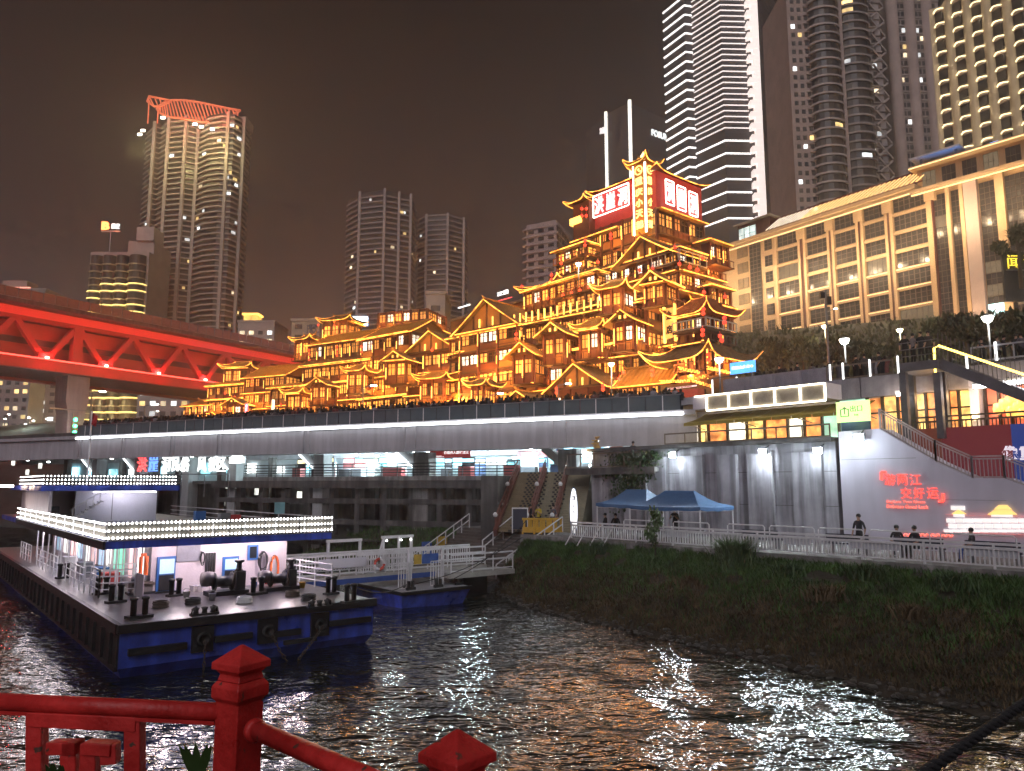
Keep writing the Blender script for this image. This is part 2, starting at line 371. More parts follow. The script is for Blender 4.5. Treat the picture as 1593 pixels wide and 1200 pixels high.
# land behind: the hillside that carries the old-style houses and the upper roads
HILL = mat('hill_earth', (0.035, 0.035, 0.025), 0.95, var=0.5, scale=0.3, bump=0.6, bscale=2)
def hill_z(X, Y):
    s = (X - 11.6) * 0.4375 + (Y - 52) * 0.9          # distance behind the elevated road
    if s < 6: return 2.0
    z = 2.0 + max(0, min(1, (s - 22) / 6)) * 8.5
    right = max(0, min(1, (X - 18) / 14))
    z += right * max(0, min(1, (s - 30) / 55)) * 23 + (1 - right) * max(0, min(1, (s - 48) / 40)) * 14
    return z
def hill_pt(u, v):
    X = -330 + 600 * u; s = -2 + 620 * v ** 1.7
    Y = 52 + (s - (X - 11.6) * 0.4375) / 0.9
    return Vector((X, Y, hill_z(X, Y) - 0.4 + 0.3 * lump(X * .1, Y * .1)))
G().grid(hill_pt, 120, 90).build('hillside', HILL, None, True)['kind'] = 'structure'

# stones and mud clods along the ragged waterline
r = random.Random(17); g = G()
for i in range(420):
    x = r.uniform(-4.0, 27); tt = .10 + abs(r.gauss(0, .05)); q = bank_pt(x, tt); s = r.uniform(.04, .16); Mx = Matrix.Translation(q) @ Matrix.Rotation(r.uniform(0, 6), 4, 'Z') @ Matrix.Rotation(r.uniform(-.5, .5), 4, 'X') @ Matrix.Diagonal((s * r.uniform(.8, 1.6), s, s * .6, 1))
    g.lathe([(.35, -.8), (.9, -.3), (1.0, .2), (.6, .7), (.1, .85)], (0, 0, 0), 6, 0, Mx)
g.build('waterline_stones', mat('wet_stone', (.075, .068, .058), .35, var=.4, scale=3), None)['kind'] = 'stuff'

def s_hill(r):
    while True:
        u, s = r.uniform(18, 80), r.uniform(26, 82); X = u; Y = 52 + (s - (X - 11.6) * .4375) / .9
        if lump(X * .5, Y * .5) > -.15: break
    return (X, Y, hill_z(X, Y) - .5 + .3 * lump(X * .1, Y * .1) , .6 + max(0, 2 * lump(X, Y)))
blades('slope_foliage', 16000, s_hill, .5, 1.5, .16, mat('slope_leaf', (.06, .075, .032), .7, var=.5, scale=.7, bump=0), .8, 23)
# ================================================================ PROMENADE: fence, walls, signs, tents
def fence_run(root, p, q, h, m, post_every=2.2, bal=0.14, low=0.12, post_w=0.07, rails=(1.0, 0.82), skip=0.0):
    """posts, rails and single balusters between two points of the root's frame"""
    p, q = Vector(p), Vector(q); L = (q - p).length; n = max(1, round(L / post_every)); d = (q - p)
    up = Vector((0, 0, 1))
    for i in range(n + 1):
        c = p + d * (i / n); bar('post', root, c, c + up * (h + .04), post_w, m)
    for rz in rails: bar('rail', root, p + up * h * rz, q + up * h * rz, 0.06, m, 0.085)
    bar('rail', root, p + up * low, q + up * low, 0.04, m, 0.05)
    if bal:
        nb = int(L / bal)
        for i in range(1, nb):
            if abs((i * n / nb) - round(i * n / nb)) * L / n < 0.09: continue
            c = p + d * (i / nb); bar('baluster', root, c + up * low, c + up * h * rails[-1], 0.045, m)
fr = thing('promenade_fence', 'long white baluster fence along the top of the grassy bank', 'fence', (F0.x, F0.y, ZP), RZ)
fence_run(fr, (-0.2, 0.05, 0.1), (27.5, 0.05, 0.1), 0.86, WHITE, 2.3, 0.15)
bnt = mat('banner_white', (0.62, 0.62, 0.68), 0.6, var=0.05)
for i, (xx, l) in enumerate([(6.3, 1.3), (9.0, 1.5), (12.6, 1.2), (15.4, 2.0), (19.6, 1.7)]):
    bx('banner_panel', fr, xx, xx + l, 0.085, 0.095, 0.5, 0.86, bnt)
# leaning strut bars at the fence's far end
for i in range(4): bar('strut', fr, (-0.1 + 0.9 * i, -0.55, -.25), (0.25 + .9 * i, -0.02, 0.85), 0.05, WHITE)

# white hoop rails between the benches behind the fence
HOOPS = [(2.0, 1.9, 2.3), (5.2, 2.1, 2.2), (8.4, 2.2, 2.0), (10.6, 2.3, 2.2), (13.0, 2.3, 2.0), (15.2, 2.4, 2.4), (18.0, 2.4, 2.6), (21.0, 2.4, 2.4)]
for i, (x, y, l) in enumerate(HOOPS):
    t = thing('hoop_rail', 'white tubular hoop rail behind the long promenade fence, number %s of eight from the tents' % ['one', 'two', 'three', 'four', 'five', 'six', 'seven', 'eight'][i], 'rail', fen(x, y, ZP), RZ, 'hoop rails on the promenade')
    z = 1.12; tubed('hoop', t, [(0, 0, 0), (0, 0, z - .08), (.08, 0, z), (l - .08, 0, z), (l, 0, z - .08), (l, 0, 0)], 0.03, WHITE)
    tubed('cross_bar', t, [(0, 0, .6), (l, 0, .6)], 0.022, WHITE)
DARKW = mat('dark_plastic', (0.03, 0.035, 0.06), 0.5)
for i, x in enumerate([8.6, 12.9, 15.9, 18.6, 21.4]):
    t = thing('bench', 'dark low bench on the promenade, number %s counted from the tents' % ['one', 'two', 'three', 'four', 'five'][i], 'bench', fen(x, 3.2, ZP), RZ, 'benches on the promenade')
    bx('seat', t, 0, 1.9, 0, .45, .40, .46, DARKW); bx('backrest', t, 0, 1.9, -.06, -.01, .55, .85, DARKW)
    for sx in (0.12, 1.7):
        bx('leg', t, sx, sx + .08, .05, .40, 0, .40, STEEL); bx('back_post', t, sx, sx + .05, -.01, .04, 0.4, .85, STEEL)

# retaining wall with pilasters, lit by floodlights under the terrace
WO = Vector((7.0, 50.6)); WF = Fr((WO.x, WO.y, ZP), RZ)
def wl(x, y, z=0): p = WO + FD * x + FN * y; return Vector((p.x, p.y, z))
wroot = thing('retaining_wall', 'stained grey concrete retaining wall with wide pilasters behind the tents', 'wall', wl(0, 0, ZP), RZ)
xc = WF.L(1303, 760)[0]; HT = 5.25
WCON = mat('wall_concrete', (.40, .385, .43), .85, var=.22, scale=.7, stain=.5); bx('wall_face', wroot, -2.3, xc, 0, 1.2, 0, HT, WCON)
for a, b in ((925, 958), (975, 1000), (1008, 1040), (1062, 1098), (1120, 1150), (1168, 1206), (1238, 1284)):
    x0, x1 = WF.L(a, 770)[0], WF.L(b, 770)[0]; bx('pilaster', wroot, x0, x1, -0.28, 0.0, 0, HT - .5, WCON)
for a in (1012, 1209): 
    x0 = WF.L(a, 770)[0]; tubed('drain_pipe', wroot, [(x0, -.42, 0), (x0, -.42, HT - .4)], 0.07, mat('pipe_grey', (.35, .35, .38), .4))
bx('coping', wroot, -2.4, xc, -0.45, 1.2, HT, HT + .22, CONC_D)
for zz in (1.9, 3.7): bx('pour_joint', wroot, -2.3, xc, -0.012, 0.0, zz, zz + .03, CONC_D)
# painted wall that carries the neon pictures; its top follows the stair
sroot = thing('painted_wall', 'smooth lilac grey wall carrying the red neon characters', 'wall', wl(xc, 0, ZP), RZ)
SW = Fr(wl(xc, 0, ZP), RZ, sroot); dW = -0.35
topp = [(1304, 672), (1368, 667), (1455, 718), (1512, 744), (1562, 744), (1640, 775), (1700, 800)]
poly = [(0, 0)] + [(SW.L(28 * 0 + px_, 840, dW)[0], 0) for px_ in ()] 
tp = [SW.L(a, b, dW) for a, b in topp]
poly = [(tp[0][0], 0.0)] + tp + [(tp[-1][0], 0.0)]
poly = [poly[0]] + poly[1:]
g = G(); g.wall_prism(poly[::-1], dW, 1.15); g.build('wall_face', CONC_L, sroot)
seam = mat('seam_grey', (0.33, 0.32, 0.36), 0.8)
a0, a1 = SW.L(1308, 716, dW), SW.L(1425, 714, dW); bx('panel_seam', sroot, a0[0], a1[0], dW - .006, dW, a0[1], a0[1] + .025, seam)
a0, a1 = SW.L(1470, 778, dW), SW.L(1566, 778, dW); bx('panel_seam', sroot, a0[0], a1[0], dW - .006, dW, a0[1], a0[1] + .02, seam)

NEON = glow('neon_red', (1.0, 0.075, 0.05), 1.8); NEON2 = glow('neon_rose', (1.0, 0.16, 0.11), 1.4); NEONW = glow('neon_white', (1.0, 0.93, 0.90), .85, 0, .15, 1.2); NEONO = glow('neon_orange', (1.0, 0.62, 0.18), 1.15)
def on_wall(pxa, pya, pxb, pyb):
    a, b = SW.L(pxa, pya, dW), SW.L(pxb, pyb, dW); return a[0], b[0], b[1], a[1]
nroot = thing('neon_sign', 'red neon Chinese slogan in corner brackets with two English lines on the lilac wall', 'sign', wl(xc, 0, ZP), RZ)
def ntext(body, pa, m, bold=.03, nm='character'):
    x0, x1, z0, z1 = on_wall(*pa); return text(nm, nroot, body, x0, x1, z0, z1, dW - .03, m, 0.03, bold)
for ch, pa in (('游', (1376, 738, 1394, 755)), ('两', (1396, 738, 1413, 755)), ('江', (1415, 738, 1434, 755)), ('交', (1401, 759, 1419, 776)), ('好', (1421, 759, 1439, 776)), ('运', (1442, 759, 1461, 776))): ntext(ch, pa, NEON, -.004)
ntext('Explore Two Rivers', (1380, 778, 1440, 785), NEON2, .0, 'english_line'); ntext('Embrace Good Luck', (1380, 785, 1445, 792), NEON2, .0, 'english_line')
for pts in (((1371, 747), (1371, 735), (1378, 735)), ((1467, 768), (1467, 780), (1460, 780))):
    P = [SW.L(a, b, dW - .08) for a, b in pts]; g = G()
    for (u, v), (u2, v2) in zip(P, P[1:]): g.beam((u, dW - .08, v), (u2, dW - .08, v2), 0.11)
    g.build('corner_bracket', NEON, nroot)
# white neon picture of a stepped river boat
broot = thing('boat_neon', 'white lit outline of a stepped river boat with two orange roofs on the lilac wall', 'sign', wl(xc, 0, ZP), RZ)
def nb(a, b, c, d, m, nm, y=0.05):
    x0, x1, z0, z1 = on_wall(a, b, c, d); return bx(nm, broot, x0, x1, dW - .03 - y, dW - .03, z0, z1, m)
for a, b, c, d in ((1473, 806, 1640, 814), (1476, 814, 1640, 823), (1469, 823, 1640, 829)):
    x = a
    while x < 1640:
        nb(x, b + .6, min(x + 13.4, 1640), d - .4, NEONW, 'hull_panel'); x += 14
for y_ in (804.5, 814, 822.5): nb(1472, y_ - .8, 1640, y_ + .8, NEON2, 'deck_line', .07)
nb(1467, 828, 1640, 834, NEON2, 'hull_base', .07)
nb(1480, 787, 1502, 794, NEONW, 'cabin_top'); nb(1484, 799, 1501, 805, NEONW, 'cabin')
nb(1543, 800, 1576, 805, NEONW, 'cabin'); 
def nroof(pts):
    P = [SW.L(a, b, dW - .08) for a, b in pts]; G().wall_prism(P[::-1], dW - .1, dW - .03).build('lit_roof', NEONO, broot)
nroof([(1480, 800), (1491, 793), (1503, 800)]); nroof([(1536, 801), (1546, 794), (1573, 794), (1582, 801)]); nroof([(1546, 793), (1554, 786), (1566, 786), (1574, 793)])
wroot2 = thing('neon_wave', 'thin red neon wave line low on the lilac wall', 'sign', wl(xc, 0, ZP), RZ)
for i in range(2):
    a, b = ((1402, 1418), (1428, 1482))[i]; n = (b - a) // 2; P = []
    for k in range(n + 1):
        px_ = a + 2 * k; u, v = SW.L(px_, 832 + (1.6 if k % 4 in (1, 2) else -1.6) + .03 * (px_ - a), dW - .06); P.append((u, dW - .06, v))
    tubed('wave_tube', wroot2, P, 0.035, NEON2, 6)

# floodlights on short arms, aimed down over the promenade
LENS = glow('flood_lens', (0.80, 0.95, 1.0), 120)
FL = []
for i, (px_, py_, desc) in enumerate([(1045, 708, 'nearest the creeper on the pilaster wall'), (1185, 703, 'in the middle of the pilaster wall'), (1271, 701, 'at the end of the pilaster wall beside the lilac wall'), (1335, 680, 'at the top corner of the lilac wall')]):
    d = -0.75 if i < 3 else -0.95
    x, z = WF.L(px_, py_, d); t = thing('floodlight', 'glaring white floodlight ' + desc, 'floodlight', wl(x, d, ZP + z), RZ, 'floodlights on the wall')
    g = G(); g.box(-.26, .26, .06, .16, -.17, .17); g.build('housing', STEEL, t)
    g = G(); g.grid(lambda u, v: Vector((-.22 + .44 * u, .055 - .05 * math.sin(math.pi * u) * math.sin(math.pi * v), -.14 + .28 * v)), 6, 6); g.build('lens', LENS, t, True)
    bar('arm', t, (0, .16, .1), (0, -d - (0.35 if i == 3 else 0), .35), .05, STEEL)
    lamp((0, -.15, 0), 300, (0.82, 0.95, 1.0), 0.2, 'SPOT', (R(-58), 0, 0), R(150), t)
    lamp((0, -.1 - (.5 if i == 3 else 0), -.25), 170 if i < 3 else 90, (0.82, 0.95, 1.0), 0.2, 'POINT', None, None, t)

# two pop-up tents
TB = mat('tent_blue', (0.055, 0.14, 0.30), 0.65, var=0.12, scale=2.5, bump=0.3, bscale=9)
def tent(label, cx, cy, w, d, h):
    t = thing('canopy_tent', label, 'tent', fen(cx, cy, ZP), RZ, 'pop-up tents')
    r = 0.45; hp = h + .8
    def side(s0, s1, rr0, rr1): 
        def fn(u, v):
            a = Vector(s0).lerp(Vector(s1), u); b = Vector(rr0).lerp(Vector(rr1), u); p = a.lerp(b, v)
            return p - Vector((0, 0, .16 * math.sin(math.pi * v) + .06 * math.sin(math.pi * u) * (1 - v)))
        return fn
    c = [(-w / 2, -d / 2, h), (w / 2, -d / 2, h), (w / 2, d / 2, h), (-w / 2, d / 2, h)]; a = [(-w / 5, -.05, hp), (w / 5, -.05, hp), (w / 5, .05, hp), (-w / 5, .05, hp)]
    g = G()
    for i in range(4): g.grid(side(c[i], c[(i + 1) % 4], a[i], a[(i + 1) % 4]), 10, 8)
    g.add(a, [(0, 1, 2, 3)]); g.build('canopy', TB, t, True)
    for i in range(4):
        A, B = Vector(c[i]), Vector(c[(i + 1) % 4])
        G().grid(lambda u, v: A.lerp(B, u) - Vector((0, 0, v * (.16 + .05 * abs(math.sin(9 * u))) + .06 * math.sin(math.pi * u))), 24, 1).build('valance', TB, t)
    for x, y, z in c: bar('leg', t, (x * .97, y * .97, 0), (x * .97, y * .97, h), .06, WHITE)
    for i in range(4): 
        A, B = Vector(c[i]) * .97, Vector(c[(i + 1) % 4]) * .97; bar('truss_bar', t, (A.x, A.y, h - .25), (B.x, B.y, h - .25), .03, WHITE)
tent('blue pop-up tent further along, beside the lit column', 0.7, 4.6, 3.8, 3.0, 1.95)
tent('larger blue pop-up tent in front, closer to the bushy plant', 4.3, 3.9, 4.8, 3.0, 1.9)
DESK = mat('desk_grey', (.3, .3, .33), .6)
t = thing('folding_table', 'folding table under the blue tent beside the lit column', 'table', fen(-.9, 3.5, ZP), RZ)
bx('table_top', t, 0, 1.8, 0, .7, .70, .74, DESK)
for sx in (.05, 1.7):
    for sy in (.05, .6): bx('leg', t, sx, sx + .05, sy, sy + .05, 0, .70, STEEL)

# ivy hanging over the wall by the first floodlight
def s_ivy(r):
    x = WF.L(1000, 720)[0] + r.normal(0, .8); z = ZP + HT - .2 - abs(r.normal(0, 1.2)); p = wl(x - .35 * (ZP + HT - z), -.35 - abs(r.normal(0, .15)), z); return (p.x, p.y, max(z, ZP + .4), 1)
ivy = blades('ivy', 2600, s_ivy, .12, .26, .06, mat('ivy_leaf', (.035, .075, .02), .6, var=.4), 1.0, 9, None)
tag(ivy, 'dark green creeper hanging down the concrete wall', 'creeper')
def tussock(label, base, n, h, w, seed, m, spread=.25):
    t = thing('bushy_plant', label, 'plant', base)
    def sm(r): a = r.uniform(0, 6.28); q = abs(r.normal(0, spread)); return (math.cos(a) * q, math.sin(a) * q, 0, 1)
    blades('leaves', n, sm, h * .6, h, w, m, .75, seed, None, t); tubed('stem', t, [(0, 0, -.3), (0.02, 0, h * .4)], .03, SOIL)
    return t
LEAF = mat('plant_leaf', (.10, .17, .06), .6, var=.4, scale=3, bump=0)
def bank_spot(px_, py_, y): v = FENF.ray(px_, py_); x = FENF.c.x + v.x * ((y - FENF.c.y) / v.y); return fen(x, y, bank_z(x, y) - .05)
tussock('big tussock of long arching leaves in front of the white fence', bank_spot(1142, 875, -.9), 900, 1.75, .026, 4, LEAF, .32)
tussock('low leafy weed clump at the fence foot below the lilac wall', bank_spot(1350, 900, -1.0), 380, .75, .03, 6, mat('weed_leaf', (.05, .10, .03), .6), .4)
def sapling(label, base, h, seed, nleaf=420):
    t = thing('sapling', label, 'tree', base); r = random.Random(seed)
    trunk = [(0, 0, -.3), (.04, 0, h * .4), (.0, .05, h)]; tubed('trunk', t, trunk, [.035, .025, .008], mat('bark', (.08, .06, .04), .9))
    tips = []; g = G()
    for k in range(9):
        z = h * (.25 + .07 * k); a = r.uniform(0, 6.28); l = .45 * (1 - .6 * k / 9); q = Vector((math.cos(a) * l, math.sin(a) * l, z + .35)); g.tube([(0.02, 0, z), q], [.012, .005], 5); tips.append((Vector((0, 0, z)), q))
    g.build('branches', MATS['bark'], t)
    def sm(rr): a, b = tips[rr.randint(len(tips))]; p_ = a.lerp(b, rr.uniform(.2, 1.1)) + Vector(rr.normal(0, .11, 3)); return (p_.x, p_.y, p_.z, 1)
    blades('crown', nleaf, sm, .10, .22, .045, LEAF, 1.0, seed, None, t)
sapling('slim young tree with pale leaves in front of the fence and tents', bank_spot(1019, 865, -.8), 2.3, 3)

# tall lit oval berth sign at the head of the stone steps
x, y = FENF.H(893, 838, 0); t = thing('oval_sign', 'tall narrow lit white oval sign reading the berth number by the steps', 'sign', fen(x, y, ZP), R(-8))
g = G(); n = 32; ov = [(math.cos(2 * math.pi * k / n) * .21, 1.55 + math.sin(2 * math.pi * k / n) * 1.28) for k in range(n)]
g.wall_prism(ov, 0, .12); g.build('lit_panel', glow('panel_white', (1, .98, .96), 1.25), t)
ov2 = [(c_[0] * 1.13, 1.55 + (c_[1] - 1.55) * 1.05) for c_ in ov]; g = G(); g.wall_prism(ov2, .03, .16); g.build('rim', mat('rim_blue', (.05, .12, .3), .4), t)
for sx in (-.09, .09): bar('post', t, (sx, .08, -.0), (sx, .08, .5), .06, STEEL)
NAVY = mat('navy_print', (.05, .08, .2), .5)
for i, ch in enumerate('3号码头'):
    s = (.24, .14, .14, .14)[i]; z = (2.15, 1.72, 1.42, 1.12)[i]; text('character', t, ch, -s * .45, s * .45, z, z + s, -.005, NAVY, .012, .02)

for i, (px_, py_, yy, hh, lab) in enumerate(((930, 850, -.8, .8, 'small leafy weed clump at the bank top beside the oval sign'), (1230, 890, -1.0, .65, 'low weed clump between the big tussock and the lilac wall'), (1480, 920, -1.2, .8, 'weed clump on the bank below the lit boat picture'), (1075, 900, -2.4, .6, 'dry weed clump halfway down the bank left of the big tussock'), (1290, 960, -2.8, .7, 'dry weed clump halfway down the bank below the lilac wall corner'), (1420, 985, -3.0, .6, 'dry weed clump low on the bank near the picture edge'))):
    tussock(lab, bank_spot(px_, py_, yy), 260, hh, .03, 40 + i, MATS['weed_leaf'] if i < 3 else GR2, .38)
# ================================================================ STEPS, ESCALATOR FLIGHTS, ELEVATED ROAD
STONE = mat('step_stone', (0.115, 0.10, 0.088), 0.85, var=0.3, scale=1.5)
st = thing('stone_steps', 'wide worn stone steps climbing from the water to the promenade', 'steps', fen(0, 0, 0), RZ)
NS = 17
for i in range(NS):
    y0 = -2.2 + i * .31; z = 0.06 + (i + 1) * (ZP - .06) / NS
    bx('step', st, -13.8, -4.25, y0, 3.07, z - .19 if i else -1.2, z + .0005 * i, STONE)
bx('side_wall', st, -4.25, -3.95, -2.6, 3.2, -1.2, .35, CONC)
g = G(); g.wall_prism([(0, 0), (1, 0), (1, 1)], 0, 1)
wing = G(); P = [(-2.9, -.7), (3.2, -.7), (3.2, 3.12), (2.6, 3.12), (-2.9, .35)]
wing.add([(-4.24, y, z) for y, z in P] + [(-3.7, y, z) for y, z in P], [tuple(range(5)), tuple(range(5, 10))[::-1]] + [(i, 5 + i, 5 + (i + 1) % 5, (i + 1) % 5) for i in range(5)])
wing.build('side_ramp', CONC, st)
def stair_rail(label, x, y0, z0, y1, z1, n=6, m=WHITE):
    t = thing('stair_rail', label, 'handrail', fen(x, y0, z0), RZ, 'white handrails on the stone steps')
    d = Vector((0, y1 - y0, z1 - z0))
    for i in range(n + 1): c = d * (i / n); bar('post', t, c - Vector((0, 0, .1)), c + Vector((0, 0, 1.0)), .06, m)
    for h in (1.0, .55): bar('rail', t, Vector((0, 0, h)), d + Vector((0, 0, h)), .06, m)
    return t
t = stair_rail('white handrail on the bank side of the stone steps with a white notice', -4.05, -2.2, .5, 3.1, 3.05, 7)
bx('notice', t, -.03, -.01, .9, 2.0, .55 + .2, 1.3 + .2, WHITE)
stair_rail('short white handrail in the middle of the stone steps', -8.6, 0.4, 1.5, 3.0, 3.0, 3)
t = stair_rail('white handrail on the gangway side of the stone steps with a blue panel', -13.4, -1.8, .3, 3.0, 3.0, 7)
bx('blue_panel', t, -.05, -.02, .8, 1.6, .9, 1.9, mat('panel_blue', (.04, .12, .42), .5)); bx('yellow_panel', t, -.05, -.02, 2.0, 2.9, 1.3, 2.2, mat('panel_yellow', (.6, .4, .06), .5))

# brown stepped flights under the road; two carry carved screens, red balustrades between
BRN = mat('brown_step', (0.20, 0.15, 0.085), 0.7, var=0.15, scale=2); BRL = mat('olive_step', (.25, .22, .15), .7, var=.15, scale=2)
RAILR = mat('red_brown_rail', (0.20, 0.075, 0.055), 0.5)
Y0, Y1, Z1 = 0.0, 7.0, 6.95 - ZP; SFO = Vector((-1.0, 50.0, ZP)); SFZ = math.atan2(-.21, .977); SFR = Fr(SFO, SFZ)
xs = []
for pb, pt in ((772, 806), (816, 853), (858, 885), (905, 925)): xs.append((SFR.L(pb, 826, Y0)[0] + SFR.L(pt, 732, Y1)[0]) / 2)
for k, (nm, lab, m) in enumerate((('stair_flight', 'brown stair flight with a dark trellis strip, farthest from the oval sign', BRN), ('stair_flight', 'middle brown stair flight with a narrow dark trellis strip', BRL), ('stair_flight', 'plain olive stair flight beside the lit column', BRL))):
    t = thing(nm, lab, 'stairs', SFO, SFZ, 'stair flights under the road'); n = 26; xa, xb_ = xs[k] + .15, xs[k + 1] - .15
    for i in range(n):
        y = Y0 + (Y1 - Y0) * i / n; z = Z1 * (i + 1) / n; bx('step', t, xa, xb_, y, Y1 + .2, z - Z1 / n - (.02 if i else 0), z, m)
    if k < 2:
        sx = xa + (xb_ - xa) * (.5 if k == 0 else .62); g = G()
        for i in range(n):
            y = Y0 + (Y1 - Y0) * i / n; z = Z1 * i / n
            for j in range(5 if k == 0 else 3): xx = sx + .3 * j - .25 * abs(i - 13) / 13 + (.15 if i % 2 else 0); g.box(xx, xx + .17, y - .015, y - .002, z + .02, z + Z1 / n - .01)
        g.build('trellis', mat('dark_iron', (.03, .025, .022), .6), t)
for k, x in enumerate(xs[:3]):
    t = thing('flight_balustrade', 'red-brown sloping balustrade, number %s of three from the dark car park' % ['one', 'two', 'three'][k], 'handrail', SFO + Matrix.Rotation(SFZ, 3, 'Z') @ Vector((x, 0, 0)), SFZ, 'red-brown balustrades between the flights')
    bar('parapet', t, (0, Y0 - .3, -.05), (0, Y1, Z1 + .1), .24, RAILR, .5)
    for h in (.55, .95): bar('rail', t, (0, Y0 - .3, h), (0, Y1, Z1 + h), .07, RAILR)
    for i in range(12): f = i / 11; y = Y0 - .3 + (Y1 - Y0 + .3) * f; bar('post', t, (0, y, Z1 * f), (0, y, Z1 * f + .95), .06, RAILR)
    for f in (.0, .5): y = Y0 - .3 + (Y1 - Y0 + .3) * f; G().lathe([(.02, 0), (.13, .05), (.16, .16), (.1, .28), (.02, .32)], (0, y, Z1 * f + .95), 10).build('finial', WHITE, t, True)
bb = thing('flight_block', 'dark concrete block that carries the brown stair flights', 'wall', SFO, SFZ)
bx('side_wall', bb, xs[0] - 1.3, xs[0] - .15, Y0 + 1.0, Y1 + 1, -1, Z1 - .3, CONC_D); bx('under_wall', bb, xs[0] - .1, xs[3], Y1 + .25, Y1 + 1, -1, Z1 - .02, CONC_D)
# lit column beside the plain flight
x, y = FENF.H(928, 815, 0); t = thing('lit_column', 'tall pale column with a floodlight on top beside the tents', 'column', fen(x, y + 2.0, ZP), RZ)
bx('shaft', t, -.3, .3, -.3, .3, 0, 4.0, WHITE); bx('band', t, -.36, .36, -.36, .36, 3.7, 3.95, mat('column_red', (.5, .06, .05), .5))
g = G(); g.lathe([(.02, 0), (.28, .1), (.34, .3), (.16, .55), (.02, .6)], (0, -.1, 4.0), 12); g.build('lamp_head', glow('column_lamp', (.75, .94, 1), 380), t, True)
lamp((0, -.9, 3.9), 600, (.85, .97, 1), .2, parent=t)
# yellow water barriers at the head of the steps
YEL = mat('barrier_yellow', (.62, .36, .03), .5, var=.1)
bm0 = G(); bm0.box(-.42, .42, -.18, .18, 0, .16); bm0.box(-.40, .40, -.10, .10, .16, .42); bm0.box(-.36, -.24, -.08, .08, .42, .85); bm0.box(-.06, .06, -.08, .08, .42, .85); bm0.box(.24, .36, -.08, .08, .42, .85); bm0.box(-.42, .42, -.1, .1, .85, .98)
bme = bm0.mesh('barrier', YEL)
for i in range(5):
    t = thing('plastic_barrier', 'yellow plastic barrier at the head of the steps, number %s from the dark board' % ['one', 'two', 'three', 'four', 'five'][i], 'barrier', atz(823 + i * 10.5, 831, ZP), SFZ + .05 * i, 'yellow barriers')
    put('barrier_body', bme, t); bx('foot', t, -.3, .3, -.24, -.19, 0, .1, BLACK)
t = thing('notice_board', 'dark board in a white frame beside the yellow barriers', 'board', atz(809, 830, ZP), SFZ)
bx('panel', t, -.45, .45, -.03, .03, .25, 1.5, mat('board_navy', (.02, .025, .05), .4))
for sx in (-.52, .46): bx('post', t, sx, sx + .06, -.04, .04, 0, 1.6, WHITE)
bx('top_bar', t, -.46, .46, -.035, .035, 1.52, 1.6, WHITE)

# ---------------------------------------------------------------- elevated road
RA, RB = Vector((-46, 80)), Vector((11.6, 52)); RDv = (RB - RA).normalized(); RNv = Vector((-RDv.y, RDv.x)); RRZ = math.atan2(RDv.y, RDv.x)
def rd(x, y, z=0): p = RA + RDv * x + RNv * y; return Vector((p.x, p.y, z))
RF = Fr(rd(0, 0, 0), RRZ); RLEN = (RB - RA).length
road = thing('elevated_road', 'long concrete viaduct with a white light strip below its glass parapet', 'viaduct', rd(0, 0, 0), RRZ)
GIRD = mat('girder_grey', (0.52, 0.50, 0.54), 0.75, var=0.08, scale=0.5, stain=0.15, bump=.05)
X0, X1 = -34.0, RLEN + 1.0
bx('girder', road, X0, X1, 0.25, 1.6, 8.75, 10.8, GIRD); bx('deck_slab', road, X0, X1, 0.0, 16, 10.8, 11.15, GIRD)
bx('soffit', road, X0, X1, 1.6, 16, 9.6, 9.9, GIRD); bx('rear_girder', road, X0, X1, 14.6, 16, 8.9, 10.8, GIRD)
x = RF.L(118, 690)[0]; bx('led_strip', road, x, RLEN + .2, -0.10, -0.0, 10.78, 10.98, glow('road_led', (0.93, 0.97, 1.0), 6.0))
GLP = mat('parapet_glass', (0.10, 0.13, 0.15), 0.12, var=.1, bump=0, spec=.6)
n = 52
for i in range(n):
    xa = x + (RLEN - x) * i / n; xb_ = x + (RLEN - x) * (i + 1) / n - .06; bx('glass_panel', road, xa, xb_, .10, .13, 11.15, 12.2, GLP)
    if i % 2 == 0: bar('parapet_post', road, (xb_ + .03, .12, 11.15), (xb_ + .03, .12, 12.28), .07, WHITE)
bx('handrail', road, x, RLEN, .06, .17, 12.2, 12.27, STEEL)
bx('parapet_wall', road, X0, x, .0, .2, 11.15, 11.5, CONC_D)
COLW = mat('column_wash', (.42, .43, .44), .7, var=.1, scale=.8, stain=.2)
LEDC = glow('bracket_led', (0.88, 0.97, 1.0), 4.5)
for px_, w in ((150, .8), (216, .8), (290, 1.0), (362, 1.0), (494, 1.1), (648, 1.5), (872, 1.5)):
    xx, _ = RF.L(px_, 720, 2.5)
    bx('column', road, xx, xx + w, 2.0, 3.2, -1.0, 8.74, COLW if px_ < 600 else CONC)
    for dx_ in (0.1, w - .35): bx('girder_rib', road, xx + dx_, xx + dx_ + .25, .12, .25, 8.75, 10.75, GIRD)
    g = G(); g.wall_prism([(xx - 1.9, 9.0), (xx, 7.4), (xx, 8.2), (xx - 1.3, 9.25), (xx - 1.9, 9.25)], 2.1, 3.1); g.build('haunch', COLW, road)
    if px_ != 872: bar('bracket_led', road, (xx - 2.0, 1.95, 9.02), (xx - .05, 1.95, 7.5), .10, LEDC)
